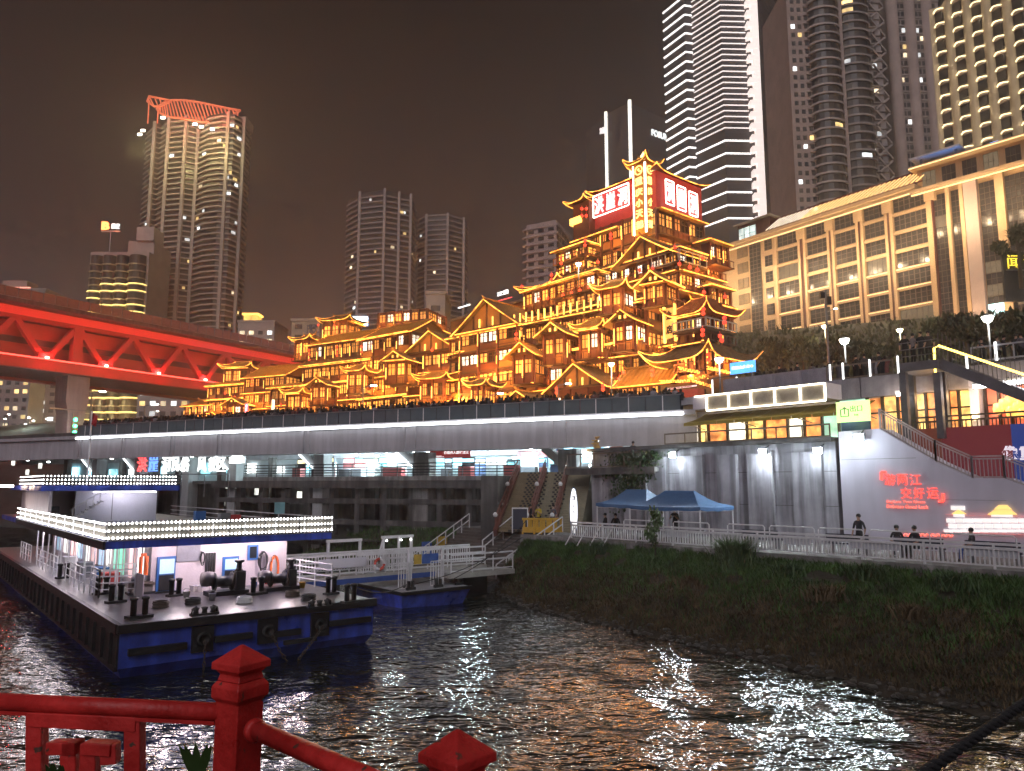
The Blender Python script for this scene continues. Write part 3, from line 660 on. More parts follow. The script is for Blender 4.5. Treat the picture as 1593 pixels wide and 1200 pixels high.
# level under the road: market hall, slab, railing, dark frame below
XL = RF.L(378, 740, 1.5)[0]; XR = RF.L(800, 740, 1.5)[0]
hall = thing('market_hall', 'bright open shopping level under the viaduct', 'building', rd(0, 0, 0), RRZ)
SL = 6.75
bx('floor_slab', hall, XL, RLEN + 2, 1.5, 18, SL - .35, SL, CONC)
HW = mat('hall_wall', (.55, .62, .66), .6, var=.15); TILE = mat('hall_tile', (.45, .50, .52), .35)
bx('back_wall', hall, XL, RLEN + 4, 17.2, 17.5, SL, 9.6, HW)
bx('beam', hall, X0, RLEN + 2, 9, 9.5, 9.25, 9.6, GIRD)
SHOPC = [glow('shop_cyan', (.40, .85, 1.0), 2.6, .3, .5, .9), glow('shop_white', (.95, 1.0, .98), 3.0, .3, .5, 1.1), glow('shop_teal', (.35, .80, .9), 1.8, .3, .6, .8), glow('shop_warm', (1.0, .85, .45), 1.7, .3, .5, 1.0)]
r = random.Random(4); xx = XL + .3
while xx < RLEN + 2:
    w = r.uniform(1.6, 3.6); m = r.choice(SHOPC[:3] + SHOPC[:2]); t0 = bx('shop_window', hall, xx, xx + w, 17.0, 17.15, SL + .9 + r.uniform(0, .4), SL + 1.9 + r.uniform(0, .5), m)
    bx('shop_fascia', hall, xx, xx + w, 16.95, 17.15, SL + 2.4, SL + 2.75, r.choice(SHOPC)); xx += w + r.uniform(.3, 1.2)
bx('left_back_wall', hall, X0 + 8, XL - .2, 16.5, 16.8, SL - .3, 9.6, HW)
for k in range(11):
    xx = X0 + 9 + (XL - X0 - 11) * k / 11 + r.uniform(0, 1); bx('shop_window', hall, xx, xx + r.uniform(.8, 1.8), 16.2, 16.4, SL + .6, SL + 1.2 + r.uniform(0, .8), r.choice(SHOPC[:3]))
CEL = glow('ceiling_lamp', (.92, 1.0, 1.0), 22)
me = G().lathe([(.02, -.1), (.16, -.07), (.2, 0), (.12, .06)], (0, 0, 0), 8).mesh('ceiling_lamp', CEL)
r = random.Random(8)
for i in range(90): put('ceiling_lamp', me, hall, (r.uniform(XL if i < 70 else X0 + 8, RLEN + 1), r.choice([4.5, 7, 10, 12.5, 15]), 9.45 - r.uniform(0, .5)))
for i in range(9): lamp(rd(XL + (RLEN - XL) * (i + .5) / 9, 9, 8.9), 1500, (.70, .94, 1.0), .3)
for i in range(4): lamp(rd(XL - 3 - 9 * i, 8, 8.6), 260, (.75, .97, 1.0), .3)
CNT = [mat('counter_white', (.6, .62, .62), .5), mat('counter_blue', (.12, .2, .4), .5), mat('counter_dark', (.05, .05, .06), .5), mat('counter_red', (.4, .08, .08), .5)]
SX = sorted(r.uniform(XL, XR + 4) for _ in range(22)); ORD = 'first second third fourth fifth sixth seventh eighth ninth tenth eleventh twelfth thirteenth fourteenth fifteenth sixteenth seventeenth eighteenth nineteenth twentieth twenty-first twenty-second'.split()
for i in range(22):      # stalls and counters behind the railing
    xx = SX[i]; y = r.uniform(4, 14); w = r.uniform(.8, 2.2); h = r.uniform(.9, 1.9)
    t = thing('market_stall', 'stall counter in the bright hall under the viaduct, %s from the character sign' % ORD[i], 'stall', rd(xx, y, SL), RRZ, 'stalls in the hall under the viaduct')
    bx('counter', t, 0, w, 0, .7, 0, .9, r.choice(CNT)); bx('shelf', t, 0, w, .72, .9, 0, h + .5, r.choice(CNT)); bx('top', t, -.05, w + .05, -.05, .7, .9, .95, CNT[0])
    bx('light_box', t, 0.05, w - .05, .70, .72, h, h + .35, r.choice(SHOPC))
rl = thing('hall_railing', 'dark railing along the edge of the bright hall under the viaduct', 'railing', rd(0, 0, SL), RRZ)
fence_run(rl, (XL, 1.62, 0), (XR, 1.62, 0), 1.05, mat('rail_dark', (.03, .03, .033), .5, .4), 1.6, .0, .1, .06, (1.0, .75, .5, .3))
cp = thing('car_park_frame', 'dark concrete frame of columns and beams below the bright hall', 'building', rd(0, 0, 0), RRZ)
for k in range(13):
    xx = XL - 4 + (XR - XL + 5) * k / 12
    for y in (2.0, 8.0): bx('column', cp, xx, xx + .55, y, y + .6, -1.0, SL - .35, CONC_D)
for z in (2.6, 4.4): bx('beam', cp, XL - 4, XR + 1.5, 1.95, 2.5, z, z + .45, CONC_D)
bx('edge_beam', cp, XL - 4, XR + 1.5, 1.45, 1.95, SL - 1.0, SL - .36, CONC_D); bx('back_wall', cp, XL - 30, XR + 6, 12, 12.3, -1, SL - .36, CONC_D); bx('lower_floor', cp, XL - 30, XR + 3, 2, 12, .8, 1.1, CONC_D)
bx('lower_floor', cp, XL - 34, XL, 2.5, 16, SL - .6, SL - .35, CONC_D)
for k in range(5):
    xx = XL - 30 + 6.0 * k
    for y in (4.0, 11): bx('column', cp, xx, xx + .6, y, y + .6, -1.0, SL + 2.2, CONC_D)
LW2 = glow('small_window', (.95, .95, .85), 1.6, .4, .4)
for px_, py_ in ((398, 765), (412, 763), (464, 770), (352, 755), (300, 770), (345, 782), (20, 720), (42, 735), (62, 725), (190, 700), (255, 735)):
    a = RF.L(px_, py_, 10.9); bx('lit_window', cp, a[0], a[0] + .55, 10.7, 10.85, a[1] - .35, a[1] + .35, LW2)
# name sign standing in front of the open level on the far left, a red logo, then characters
sg = thing('district_sign', 'row of white lit Chinese characters under the viaduct behind the moored barge', 'sign', rd(0, 0, 0), RRZ)
CHW = glow('char_white', (.95, 1, 1), 1.5); CHR = glow('char_red', (1, .08, .08), 2.2); CHB = glow('char_blue', (.15, .35, 1.0), 1.6)
for ch, a, b, m in (('洪', 214, 230, CHR), ('崖', 232, 247, CHB), ('洞', 252, 266, CHW), ('民', 268, 280, CHW), ('俗', 282, 296, CHW), ('风', 308, 322, CHW), ('貌', 325, 337, CHW), ('区', 338, 352, CHW)):
    p0, p1 = RF.L(a, 734, 1.0), RF.L(b, 711, 1.0); text('character', sg, ch, p0[0], p1[0], p0[1], p1[1], 1.0, m, .15, .008)
p0, p1 = RF.L(212, 738, 1.1), RF.L(354, 738, 1.1); bx('support_rail', sg, p0[0], p1[0], 1.1, 1.2, p0[1] - .1, p0[1], STEEL); 
for k in range(5): xx = p0[0] + (p1[0] - p0[0]) * k / 4; bx('support_post', sg, xx, xx + .08, 1.2, 1.28, p0[1] - 2.2, p0[1], STEEL)
p0, p1 = RF.L(356, 727, 1.0), RF.L(380, 706, 1.0); bb_ = thing('light_emblem', 'small white lit emblem panel at the end of the character row under the viaduct', 'sign', rd(0, 0, 0), RRZ)
bx('panel', bb_, p0[0], p1[0], 1.0, 1.1, p0[1] + .35, p1[1] - .3, SHOPC[1]); bx('frame', bb_, p0[0] - .05, p1[0] + .05, 1.1, 1.16, p0[1] + .3, p1[1] - .25, STEEL)
G().wall_prism([(p0[0] + .2, p1[1] - .24), ((p0[0] + p1[0]) / 2, p1[1] + .2), (p1[0] - .2, p1[1] - .24)][::-1], 1.0, 1.1).build('roof_shape', SHOPC[1], bb_)
# red banner hung in the hall
bn = thing('red_banner', 'red banner with white Chinese characters hung under the viaduct', 'banner', rd(0, 0, 0), RRZ)
RDB = mat('banner_red', (.45, .05, .05), .6, var=.06, emit=(.5, .05, .05), es=.25); CW = glow('print_white', (1, .95, .95), 1.0)
p0, p1 = RF.L(668, 713, 3.4), RF.L(732, 699, 3.4); bx('cloth', bn, p0[0], p1[0], 3.4, 3.44, p0[1], p1[1] + .0, RDB)
w = p1[0] - p0[0]; h = p1[1] - p0[1]; text('slogan', bn, '像重庆人那样过江', p0[0] + w * .36, p1[0] - w * .04, p0[1] + h * .45, p0[1] + h * .82, 3.4, CW, .02, .02)
for k in range(2): bx('small_print', bn, p0[0] + w * .05, p0[0] + w * (.30 + .06 * k), 3.385, 3.4, p0[1] + h * (.22 - .1 * k), p0[1] + h * (.27 - .1 * k), CW)
pk = thing('pink_banner', 'pale pink lit banner over the head of the stair flights', 'banner', rd(0, 0, 0), RRZ)
p0, p1 = RF.L(805, 711, 5), RF.L(868, 702, 5); bx('panel', pk, p0[0], p1[0], 5, 5.08, p0[1], p1[1], glow('pink_panel', (1.0, .45, .5), 1.3, 0, .3, 2)); bx('edge', pk, p0[0], p1[0], 4.98, 5.1, p1[1], p1[1] + .06, STEEL)
p0, p1 = RF.L(868, 738, 8), RF.L(920, 692, 8)
bl = thing('blue_entrance', 'blue and white lit entrance hall at the top of the stair flights', 'entrance', rd(0, 0, 0), RRZ)
bx('back_panel', bl, p0[0], p1[0] + 3, 9, 9.1, SL, 9.5, glow('entry_cyan', (.25, .68, 1.0), 1.2, 0, .5, .8))
for k in range(4): xx = p0[0] + (p1[0] - p0[0]) * k / 3; bx('mullion', bl, xx, xx + .15, 8.8, 9, SL, 9.5, STEEL)
g = G(); g.beam((p0[0] - .5, 8.0, 9.4), (p0[0] + 2.2, 8.0, 7.6), .6, .5); g.build('sloped_truss', WHITE, bl)
for k, (a, b, c, d) in enumerate(((895, 716, 920, 700), (900, 735, 915, 722))):
    q0, q1 = RF.L(a, b, 7.5), RF.L(c, d, 7.5); bx('sign_panel', bl, q0[0], q1[0], 7.5, 7.6, q0[1], q1[1], SHOPC[1] if k == 0 else SHOPC[0])
lamp(rd((p0[0] + p1[0]) / 2, 6.5, 8.8), 160, (.6, .9, 1.0), .3)

for i in range(5): lamp(rd(XL + (XR - XL) * (i + .5) / 5, 5.5, 5.6), 22, (1, .9, .8), .3)  # unseen dim lamps added to lighten the car park frame
# ================================================================ TERRACE, RESTAURANT, UPPER ROAD ON THE RIGHT
terr = thing('terrace_block', 'concrete terrace above the retaining wall in front of the lit restaurant', 'terrace', wl(0, 0, ZP), RZ)
xq = WF.L(1405, 668, 2.4)[0]; bx('terrace_slab', terr, -2.4, xq, 1.2, 5.2, HT - .35, HT + .02, CONC); bx('terrace_slab', terr, xq, 34, 2.6, 5.2, HT - .35, HT + .02, CONC)
trl = thing('terrace_railing', 'dull metal railing of upright bars along the restaurant terrace', 'railing', wl(0, 0, ZP + HT), RZ)
BRZ = mat('bronze_rail', (.20, .17, .14), .45, .5)
xa = WF.L(1036, 690, .0)[0]; fence_run(trl, (xa, -.1, .2), (xc - .2, -.1, .2), 0.7, BRZ, 1.5, .13, .1, .06, (1.0, .12))
# low platform left of the terrace with an ornament and a small lit stand
plat = thing('corner_platform', 'small raised concrete platform beside the creeper', 'platform', wl(0, 0, ZP), RZ)
bx('slab', plat, -4.2, xa - .4, -.6, 1.5, 3.85, 4.1, CONC); bx('edge', plat, -4.25, xa - .4, -.7, -.6, 3.7, 4.15, CONC_D)
plr = thing('platform_railing', 'bar railing round the small platform beside the creeper', 'railing', wl(0, 0, ZP + 4.1), RZ)
fence_run(plr, (-4.1, -.62, 0), (xa - 1.6, -.62, 0), 1.0, BRZ, 1.3, .13, .1, .06, (1.0, .12))
a = WF.L(935, 690, .3); t = thing('prow_ornament', 'lit curled wooden prow ornament with gilt bands on the small platform', 'ornament', wl(a[0], .3, ZP + 4.1), RZ)
TUBEB = mat('gilt_band', (.6, .38, .08), .35, .5); DRW = mat('dragon_wood', (.50, .30, .10), .5); DRP = [(.25, 0, 0), (.1, 0, .7), (-.25, 0, 1.25), (-.55, 0, 1.75), (-.45, 0, 2.15), (-.15, 0, 2.2)]; G().tube(DRP, [.24, .27, .25, .21, .14, .05], 10).build('neck', DRW, t, True)
for k in range(6): q0, q1 = Vector(DRP[k // 2 + 1]), Vector(DRP[k // 2 + 2]); c_ = q0.lerp(q1, (k % 2) * .5); G().lathe([(.27, -.03), (.30, 0), (.27, .03)], (c_.x, c_.y, c_.z), 10).build('gilt_band', TUBEB, t, True)
bx('plinth', t, -.7, .6, -.4, .4, 0, .18, CONC_D); lamp((-.6, -.9, 1.2), 18, (1, .75, .4), .1, parent=t)
a = WF.L(952, 697, .3); t = thing('light_bulb_stand', 'small stand studded with warm bulbs on the corner platform', 'stand', wl(a[0], .6, ZP + 4.1), RZ)
bx('board', t, -.5, .6, 0, .1, .2, 1.5, mat('stand_pink', (.5, .2, .15), .6)); bm_ = G().lathe([(.01, -.05), (.06, 0), (.01, .06)], (0, 0, 0), 6).mesh('bulb', glow('warm_bulb', (1, .65, .4), 9))
for i in range(4):
    for j in range(4): put('bulb', bm_, t, (-.35 + .26 * i, -.06, .45 + .28 * j))
bx('post', t, 0, .1, .1, .2, 0, .3, STEEL)

# restaurant: facade, bright glazing, olive awning, light-framed panels above
rest = thing('restaurant', 'lit orange restaurant under the upper road with an olive awning', 'building', wl(0, 0, ZP), RZ)
FY = 5.0
WARM = [glow('rest_orange', (1.0, .34, .08), 1.15, .25, .75, 1.9), glow('rest_yellow', (1.0, .62, .18), 1.4, .25, .7, 2.1), glow('rest_red', (1.0, .16, .06), .6, .25, .6, 1.5), glow('rest_green', (.55, .95, .75), 1.1, .2, .5, 1.2), glow('rest_cream', (1.0, .9, .7), 1.7, .2, .5, 1.6)]
ra = WF.L(1040, 680, FY)[0]; rb = WF.L(1640, 680, FY)[0]
bx('back_wall', rest, ra, rb, FY + .5, FY + .8, HT, 8.5, CONC_L); bx('roof_slab', rest, ra, rb + 8, FY - .2, FY + 14, 8.5, 8.84, GIRD)
FRM = mat('frame_dark', (.045, .03, .025), .5)
spans = [(1040, 1062, None), (1062, 1070, 3), (1072, 1084, 4), (1086, 1098, 1), (1100, 1128, 0), (1130, 1158, 4), (1160, 1186, 1), (1188, 1222, 0), (1224, 1246, 4), (1250, 1276, 0), (1278, 1302, 3), (1304, 1345, 3), (1350, 1372, 0), (1374, 1395, 1), (1398, 1420, 0), (1422, 1440, 1), (1442, 1458, 0), (1460, 1475, 2), (1478, 1492, 0), (1494, 1511, 1), (1536, 1556, 2), (1557, 1575, 2), (1576, 1600, 2), (1601, 1630, 2)]
for a, b, k in spans:
    if k is None: continue
    x0, x1 = WF.L(a, 665, FY)[0], WF.L(b, 665, FY)[0]; top = 7.25 if a < 1300 else 7.9
    w_ = bx('window', rest, x0, x1, FY + .3, FY + .36, HT + .1, top, WARM[k])
    bx('window_frame', rest, x0 - .10, x0 + .02, FY + .1, FY + .35, HT, top + .1, FRM)
    if a > 1340: bx('transom', rest, x0, x1, FY + .22, FY + .3, HT + 1.75, HT + 1.83, FRM)
bx('lintel', rest, ra, rb, FY - .05, FY + .4, 8.0, 8.48, mat('lintel_tan', (.42, .30, .16), .6))
for a in (1512,):
    x0, x1 = WF.L(a, 640, FY - .3)[0], WF.L(a + 14, 640, FY - .3)[0]; bx('pillar', rest, x0, x1, FY - .5, FY + .1, HT, 8.48, CONC_L)
    s_ = glow('sconce', (1, .7, .3), 8); G().lathe([(.05, 0), (.14, .1), (.14, .4), (.05, .5)], ((x0 + x1) / 2, FY - .62, HT + 1.0), 8).build('wall_lamp', s_, rest, True); lamp(wl((x0 + x1) / 2, FY - 1.0, ZP + HT + 1.4), 30, (1, .7, .3), .1)
aw = thing('olive_awning', 'long sloping olive green awning over the restaurant terrace', 'awning', wl(0, 0, ZP), RZ)
p0, p1 = WF.L(1040, 655, 2.6), WF.L(1300, 645, 2.6); x0 = WF.L(1066, 646, 2.8)[0]; x1 = WF.L(1335, 640, 2.8)[0]
n = 9
for i in range(n):
    xa_, xb_ = x0 + (x1 - x0) * i / n, x0 + (x1 - x0) * (i + 1) / n - .02
    g = G(); g.grid(lambda u, v: Vector((xa_ + (xb_ - xa_) * u, 2.6 + 2.5 * v, 7.02 + .75 * v - .08 * math.sin(math.pi * v) - .03 * math.sin(math.pi * u))), 4, 5); g.grid(lambda u, v: Vector((xa_ + (xb_ - xa_) * u, 2.6, 7.02 - .2 * v)), 4, 1)
    g.build('canvas_bay', mat('awning_olive', (.40, .31, .06), .8, var=.15, scale=1.2), aw, True)
for i in range(4): xx = x0 + (x1 - x0) * i / 3; bar('arm', aw, (xx, 2.65, 6.98), (xx, 5.0, 6.7), .05, STEEL)
for i in range(6): lamp(wl(x0 + (x1 - x0) * (i + .5) / 6, 3.4, ZP + 6.75), 34, (1, .8, .35), .12)
lf = thing('light_frame_panels', 'row of five beige panels framed by white light tubes above the awning', 'panel', wl(0, 0, ZP), RZ)
FZ = 2.55; PAN = mat('panel_beige', (.42, .37, .30), .7)
cs = [1099, 1133, 1168, 1205, 1245, 1284]; T, B = [614, 610, 607, 604, 601, 597], [640, 637, 634, 631, 628, 624]
for i in range(5):
    a, b = WF.L(cs[i], B[i], FZ), WF.L(cs[i + 1], T[i + 1], FZ); bx('panel', lf, a[0] + .1, b[0] - .1, FZ + .05, FZ + .12, 7.75, 8.62, PAN)
tl = glow('tube_warm_white', (1, .90, .68), 4.0); a, b = WF.L(cs[0], 620, FZ), WF.L(cs[5], 620, FZ)
for z in (7.70, 8.68): bar('light_tube', lf, (a[0] - (0 if z < 8 else .9), FZ, z), (b[0], FZ, z), .09, tl)
for c in cs: xx = WF.L(c, 620, FZ)[0]; bar('light_tube', lf, (xx, FZ, 7.70), (xx, FZ, 8.68), .09, tl)
bx('backing', lf, a[0] - 1.2, b[0], FZ + .2, FZ + 2.3, 7.86, 8.75, CONC_L)
# upper road parapets and railings above the restaurant
up = thing('upper_road', 'grey upper road parapet above the restaurant with a bar railing', 'parapet', wl(0, 0, ZP), RZ)
pa, pb = WF.L(1128, 600, 5.2)[0], WF.L(1290, 590, 5.2)[0]
bx('parapet_wall', up, pa, pb, 5.2, 5.5, 8.86, 10.0, mat('parapet_lilac', (.33, .31, .36), .75, stain=.2))
pc = WF.L(1400, 590, 4.6)[0]
bx('fascia_panel', up, pb + .05, (pb + pc) / 2 - .03, 4.5, 4.8, 7.9, 9.05, MATS['parapet_lilac']); bx('fascia_panel', up, (pb + pc) / 2 + .03, pc + 6, 4.5, 4.8, 7.9, 9.05, MATS['parapet_lilac'])
bx('road_slab', up, pa - 8, 40, 5.5, 20, 8.86, 9.1, GIRD)
for i in range(5): xx = pa + (pb - pa) * i / 4; bx('parapet_rib', up, xx - .1, xx + .1, 5.12, 5.2, 8.9, 9.95, MATS['parapet_lilac'])
ur = thing('upper_railing', 'dark bar railing with white lit posts on the upper road', 'railing', wl(0, 0, ZP + 9.05), RZ)
fence_run(ur, (pb + .1, 4.75, 0), (pc - .4, 4.75, 0), 0.85, BRZ, 50, .13, .1, .06, (1.0, .12))
LP = glow('lit_post', (1, 1, 1), 1.6)
for px_ in (1290, 1310, 1352, 1396): xx = WF.L(px_, 570, 4.7)[0]; bx('lit_post', ur, xx, xx + .09, 4.65, 4.71, 0, 1.0, LP)
ul = thing('crossing_railing', 'short railing with two white lit posts beside the blue road sign', 'railing', wl(0, 0, ZP + 9.1), RZ)
q0, q1 = WF.L(1108, 590, 6)[0], WF.L(1146, 590, 6)[0]; fence_run(ul, (q0, 6, 0), (q1, 6, 0), 1.2, BRZ, 50, .13, .1, .06, (1.0, .12))
for xx in (q0, q1): bx('lit_post', ul, xx, xx + .09, 5.9, 5.96, 0, 1.1, LP)
# blue sign and the slanted golden panel behind
a, b = WF.L(1136, 583, 7), WF.L(1174, 560, 7); bs = thing('blue_sign', 'bright blue rectangular sign with white characters above the upper parapet', 'sign', wl(0, 0, ZP), RZ)
bx('panel', bs, a[0], b[0], 7, 7.1, a[1], b[1], glow('sign_blue', (.10, .42, 1.0), 1.5, 0, .15, 2)); w = b[0] - a[0]; h = b[1] - a[1]
text('characters', bs, '登船由此去', a[0] + w * .06, a[0] + w * .80, a[1] + h * .36, a[1] + h * .68, 7, CW, .03, .03)
G().wall_prism([(a[0] + w * (.88 + .055 * math.cos(k * .785)), a[1] + h * (.5 + .11 * math.sin(k * .785))) for k in range(8)], 6.96, 7).build('round_mark', glow('mark_yellow', (1, .8, .2), 1.5), bs)
for xx in (a[0] + .3, b[0] - .4): bx('post', bs, xx, xx + .1, 7.1, 7.2, 9.1, b[1], STEEL)
# exit sign
p0, p1 = WF.L(1302, 658, .2), WF.L(1351, 622, .2); es = thing('exit_sign', 'glowing pale green exit sign with an arrow at the stair head', 'sign', wl(0, 0, ZP), RZ)
EXG = glow('exit_green', (.68, 1.0, .35), 1.15); INK = mat('exit_ink', (.06, .12, .05), .6)
bx('panel', es, p0[0], p1[0], .2, .35, p0[1], p1[1], EXG); w = p1[0] - p0[0]; h = p1[1] - p0[1]
text('characters', es, '出口', p0[0] + w * .44, p0[0] + w * .80, p0[1] + h * .48, p0[1] + h * .78, .2, INK, .02, .0)
text('small_print', es, 'Exit', p0[0] + w * .55, p0[0] + w * .68, p0[1] + h * .28, p0[1] + h * .38, .2, INK, .02, .0)
g = G()
for u0, v0, u1, v1 in ((.14, .28, .14, .62), (.38, .28, .38, .62), (.14, .28, .38, .28), (.26, .38, .26, .72), (.26, .72, .20, .62), (.26, .72, .32, .62), (.14, .62, .18, .62), (.34, .62, .38, .62)): g.beam((p0[0] + w * u0, .18, p0[1] + h * v0), (p0[0] + w * u1, .18, p0[1] + h * v1), .035)
g.build('arrow_mark', INK, es); bx('lower_panel', es, p0[0] + .2, p1[0], .22, .33, HT + .05, p0[1], mat('lower_blue', (.08, .14, .25), .4))
for xx in (p0[0] + .22, p1[0] - .2): bx('post', es, xx, xx + .1, .35, .45, HT, p1[1], STEEL)
lamp(wl((p0[0] + p1[0]) / 2, -.6, ZP + p0[1]), 10, (.7, 1, .4), .2)

# stair balustrade running down over the lilac wall, with the red hoarding behind
sb = thing('stair_balustrade', 'pale balustrade stepping down along the top of the lilac wall', 'railing', wl(xc, 0, ZP), RZ)
PINKR = mat('rail_pinkish', (.50, .44, .44), .45, .2)
for (a, b) in zip(tp[1:], tp[2:]):
    p, q = Vector((a[0], dW + .12, a[1] - .05)), Vector((b[0], dW + .12, b[1] - .05)); L = (q - p).length; n = max(1, round(L / 2.3)); nb_ = max(2, int(L / .155))
    for i in range(n + 1): c = p + (q - p) * (i / n); bar('post', sb, c, c + Vector((0, 0, 1.05)), .09, PINKR)
    for h_ in (1.02, .90, .10): bar('rail', sb, p + Vector((0, 0, h_)), q + Vector((0, 0, h_)), .06, PINKR)
    for i in range(1, nb_): c = p + (q - p) * (i / nb_); bar('baluster', sb, c + Vector((0, 0, .1)), c + Vector((0, 0, .9)), .035, PINKR)
p, q = Vector((tp[1][0] - .1, .4, tp[1][1])), Vector((tp[1][0] - .9, 3.0, HT))
ho = thing('hoarding', 'dark red and blue hoarding behind the stair balustrade with white characters', 'hoarding', wl(0, 0, ZP), RZ)
HY = 2.4; h0, h1 = WF.L(1409, 667, HY), WF.L(1463, 665, HY); h2 = WF.L(1575, 700, HY); h3 = WF.L(1680, 700, HY)
MAR = mat('hoard_maroon', (.17, .035, .045), .6, var=.05, emit=(.4, .05, .06), es=.18); MAR2 = mat('hoard_brown', (.20, .06, .04), .6, var=.05, emit=(.5, .12, .08), es=.14); BLU = mat('hoard_blue', (.03, .06, .2), .6, var=.05, emit=(.05, .1, .5), es=.25)
tz = WF.L(1463, 666, HY)[1]
bx('panel', ho, h0[0], h1[0], HY, HY + .08, 2.5, tz, MAR2); bx('panel', ho, h1[0] + .01, h2[0], HY, HY + .08, 1.5, tz, MAR); bx('panel', ho, h2[0] + .01, h3[0], HY, HY + .08, 1.5, tz, BLU)
CHL = glow('char_lilac', (.85, .75, .85), .75)
for ch, a, b, m in (('像', 1560, 1584, CHL), ('重', 1587, 1610, CHL), ('庆', 1613, 1636, CHL)):
    p0, p1 = WF.L(a, 716, HY), WF.L(b, 693, HY); text('character', ho, ch, p0[0], p1[0], p0[1], p1[1], HY, m, .03, .03)
# terrace right part railing
tr2 = thing('restaurant_railing', 'thin metal railing in front of the lantern-lit dining room above the red hoarding', 'railing', wl(0, 0, ZP), RZ)
q0, q1 = WF.L(1400, 660, 2.7)[0], WF.L(1640, 660, 2.7)[0]; fence_run(tr2, (q0, 2.7, HT), (q1, 2.7, HT), 1.15, BRZ, 1.6, .16, .1, .05, (1.0, .8))
# steel stair tower with yellow light tube
stt = thing('steel_stair', 'grey steel stair and landing with a yellow light tube along its handrail', 'stairs', wl(0, 0, ZP), RZ)
SY = 2.0; GS = mat('stair_steel', (.17, .16, .18), .5, .4)
def sp(px_, py_, y=SY): a_ = WF.L(px_, py_, y); return Vector((a_[0], y, a_[1]))
for px_, y in ((1405, SY), (1417, SY + 1.6), (1458, SY), (1466, SY + 1.6)):
    b_ = sp(px_, 580, y); bx('post', stt, b_.x - .16, b_.x + .16, y - .16, y + .16, HT + .02, b_.z, GS)
l0, l1 = sp(1401, 566), sp(1462, 560); zt = (l0.z + l1.z) / 2
bx('landing', stt, l0.x, l1.x, SY - .2, SY + 2.2, zt - .45, zt, GS)
YL = glow('yellow_tube', (1.0, .68, .12), 5.0)
tubed('light_tube', stt, [sp(1456, 598), sp(1453, 542), sp(1460, 538), sp(1593, 583), sp(1680, 612)], .055, YL)
s0, s1 = sp(1462, 566), sp(1680, 650); bar('stringer', stt, s0, s1, .12, GS, .5); bar('stringer', stt, s0 + Vector((0, 1.8, 0)), s1 + Vector((0, 1.8, 0)), .12, GS, .5)
for i in range(22): f = i / 21; c = s0.lerp(s1, f); bx('tread', stt, c.x, c.x + .34, SY + .06, SY + 1.74, c.z - .02, c.z + .04, GS)
for i in range(30): f = i / 29; c = s0.lerp(s1, f); bar('baluster', stt, c, Vector((c.x, SY, c.z + 1.55)), .03, GS)
for i in range(3): bx('landing_rail', stt, l0.x, l1.x, SY - .18, SY - .14, zt + .3 + .35 * i, zt + .34 + .35 * i, GS)
for px_, y in ((1502, SY + .9),): c = sp(px_, 570, y); bx('lit_post', stt, c.x, c.x + .1, y, y + .1, c.z - .4, c.z + .6, LP)
# white strip lamps over the dining room
LMW = glow('strip_lamp', (1, .97, .92), 12)
for i, (a, b, py_) in enumerate(((1514, 1560, 602), (1566, 1620, 596), (1395, 1406, 614))):
    c, d = WF.L(a, py_, 3.6), WF.L(b, py_, 3.6); t = thing('strip_lamp', 'white strip lamp over the restaurant front, ' + ['between the stair posts and the sconce', 'beyond the steel stair', 'short one beside the stair posts'][i], 'lamp', wl(0, 0, ZP), RZ, 'strip lamps'); bx('tube', t, c[0], d[0], 3.55, 3.75, c[1] - .08, c[1] + .08, LMW); bx('housing', t, c[0] - .05, d[0] + .05, 3.5, 3.8, c[1] + .09, c[1] + .2, WHITE)
    lamp(wl((c[0] + d[0]) / 2, 3.4, ZP + c[1] - .3), 60, (1, .95, .9), .3)
# lanterns hanging in the dining room
LORD7 = '1st 2nd 3rd 4th 5th 6th 7th'.split(); LAN = glow('lantern_amber', (1.0, .50, .10), 1.7); me = G().lathe([(.05, -.28), (.2, -.24), (.24, 0), (.2, .24), (.05, .28)], (0, 0, 0), 10).mesh('dining_lantern', LAN, True)
for i, (px_, py_) in enumerate(((1553, 636), (1562, 629), (1572, 624), (1573, 640), (1582, 634), (1588, 628), (1590, 642))):
    a = WF.L(px_, py_, 4.4); t = thing('dining_lantern', 'amber paper lantern in the dining room above the red hoarding, %s from the left' % LORD7[i], 'lantern', wl(a[0], 4.4, ZP + a[1]), 0, 'amber lanterns in the dining room'); put('paper_shade', me, t); bar('cord', t, (0, 0, .28), (0, 0, max(.4, 8.3 - a[1])), .02, BLACK)
for i in range(5): lamp(wl(WF.L(1400 + 45 * i, 640, 4)[0], 4.2, ZP + HT + 2.3), 22, (1, .6, .25), .2)
# hill road behind: railing with people at the far right
rr = thing('hill_railing', 'light metal railing along the upper right road in front of the shrubs', 'railing', wl(0, 0, ZP), RZ)
a, b = WF.L(1512, 566, 7), WF.L(1650, 553, 7); fence_run(rr, (a[0], 7, a[1]), (b[0], 7, a[1]), 0.85, mat('rail_light', (.45, .46, .5), .4, .3), 2.0, .15, .1, .06, (1.0, .12))
bx('footing', rr, a[0], b[0], 6.9, 7.3, 8.9, a[1], CONC_D)
for px_ in (1548,): xx = WF.L(px_, 550, 6.9)[0]; bx('lit_post', rr, xx, xx + .12, 6.8, 6.88, a[1], a[1] + 1.0, LP)
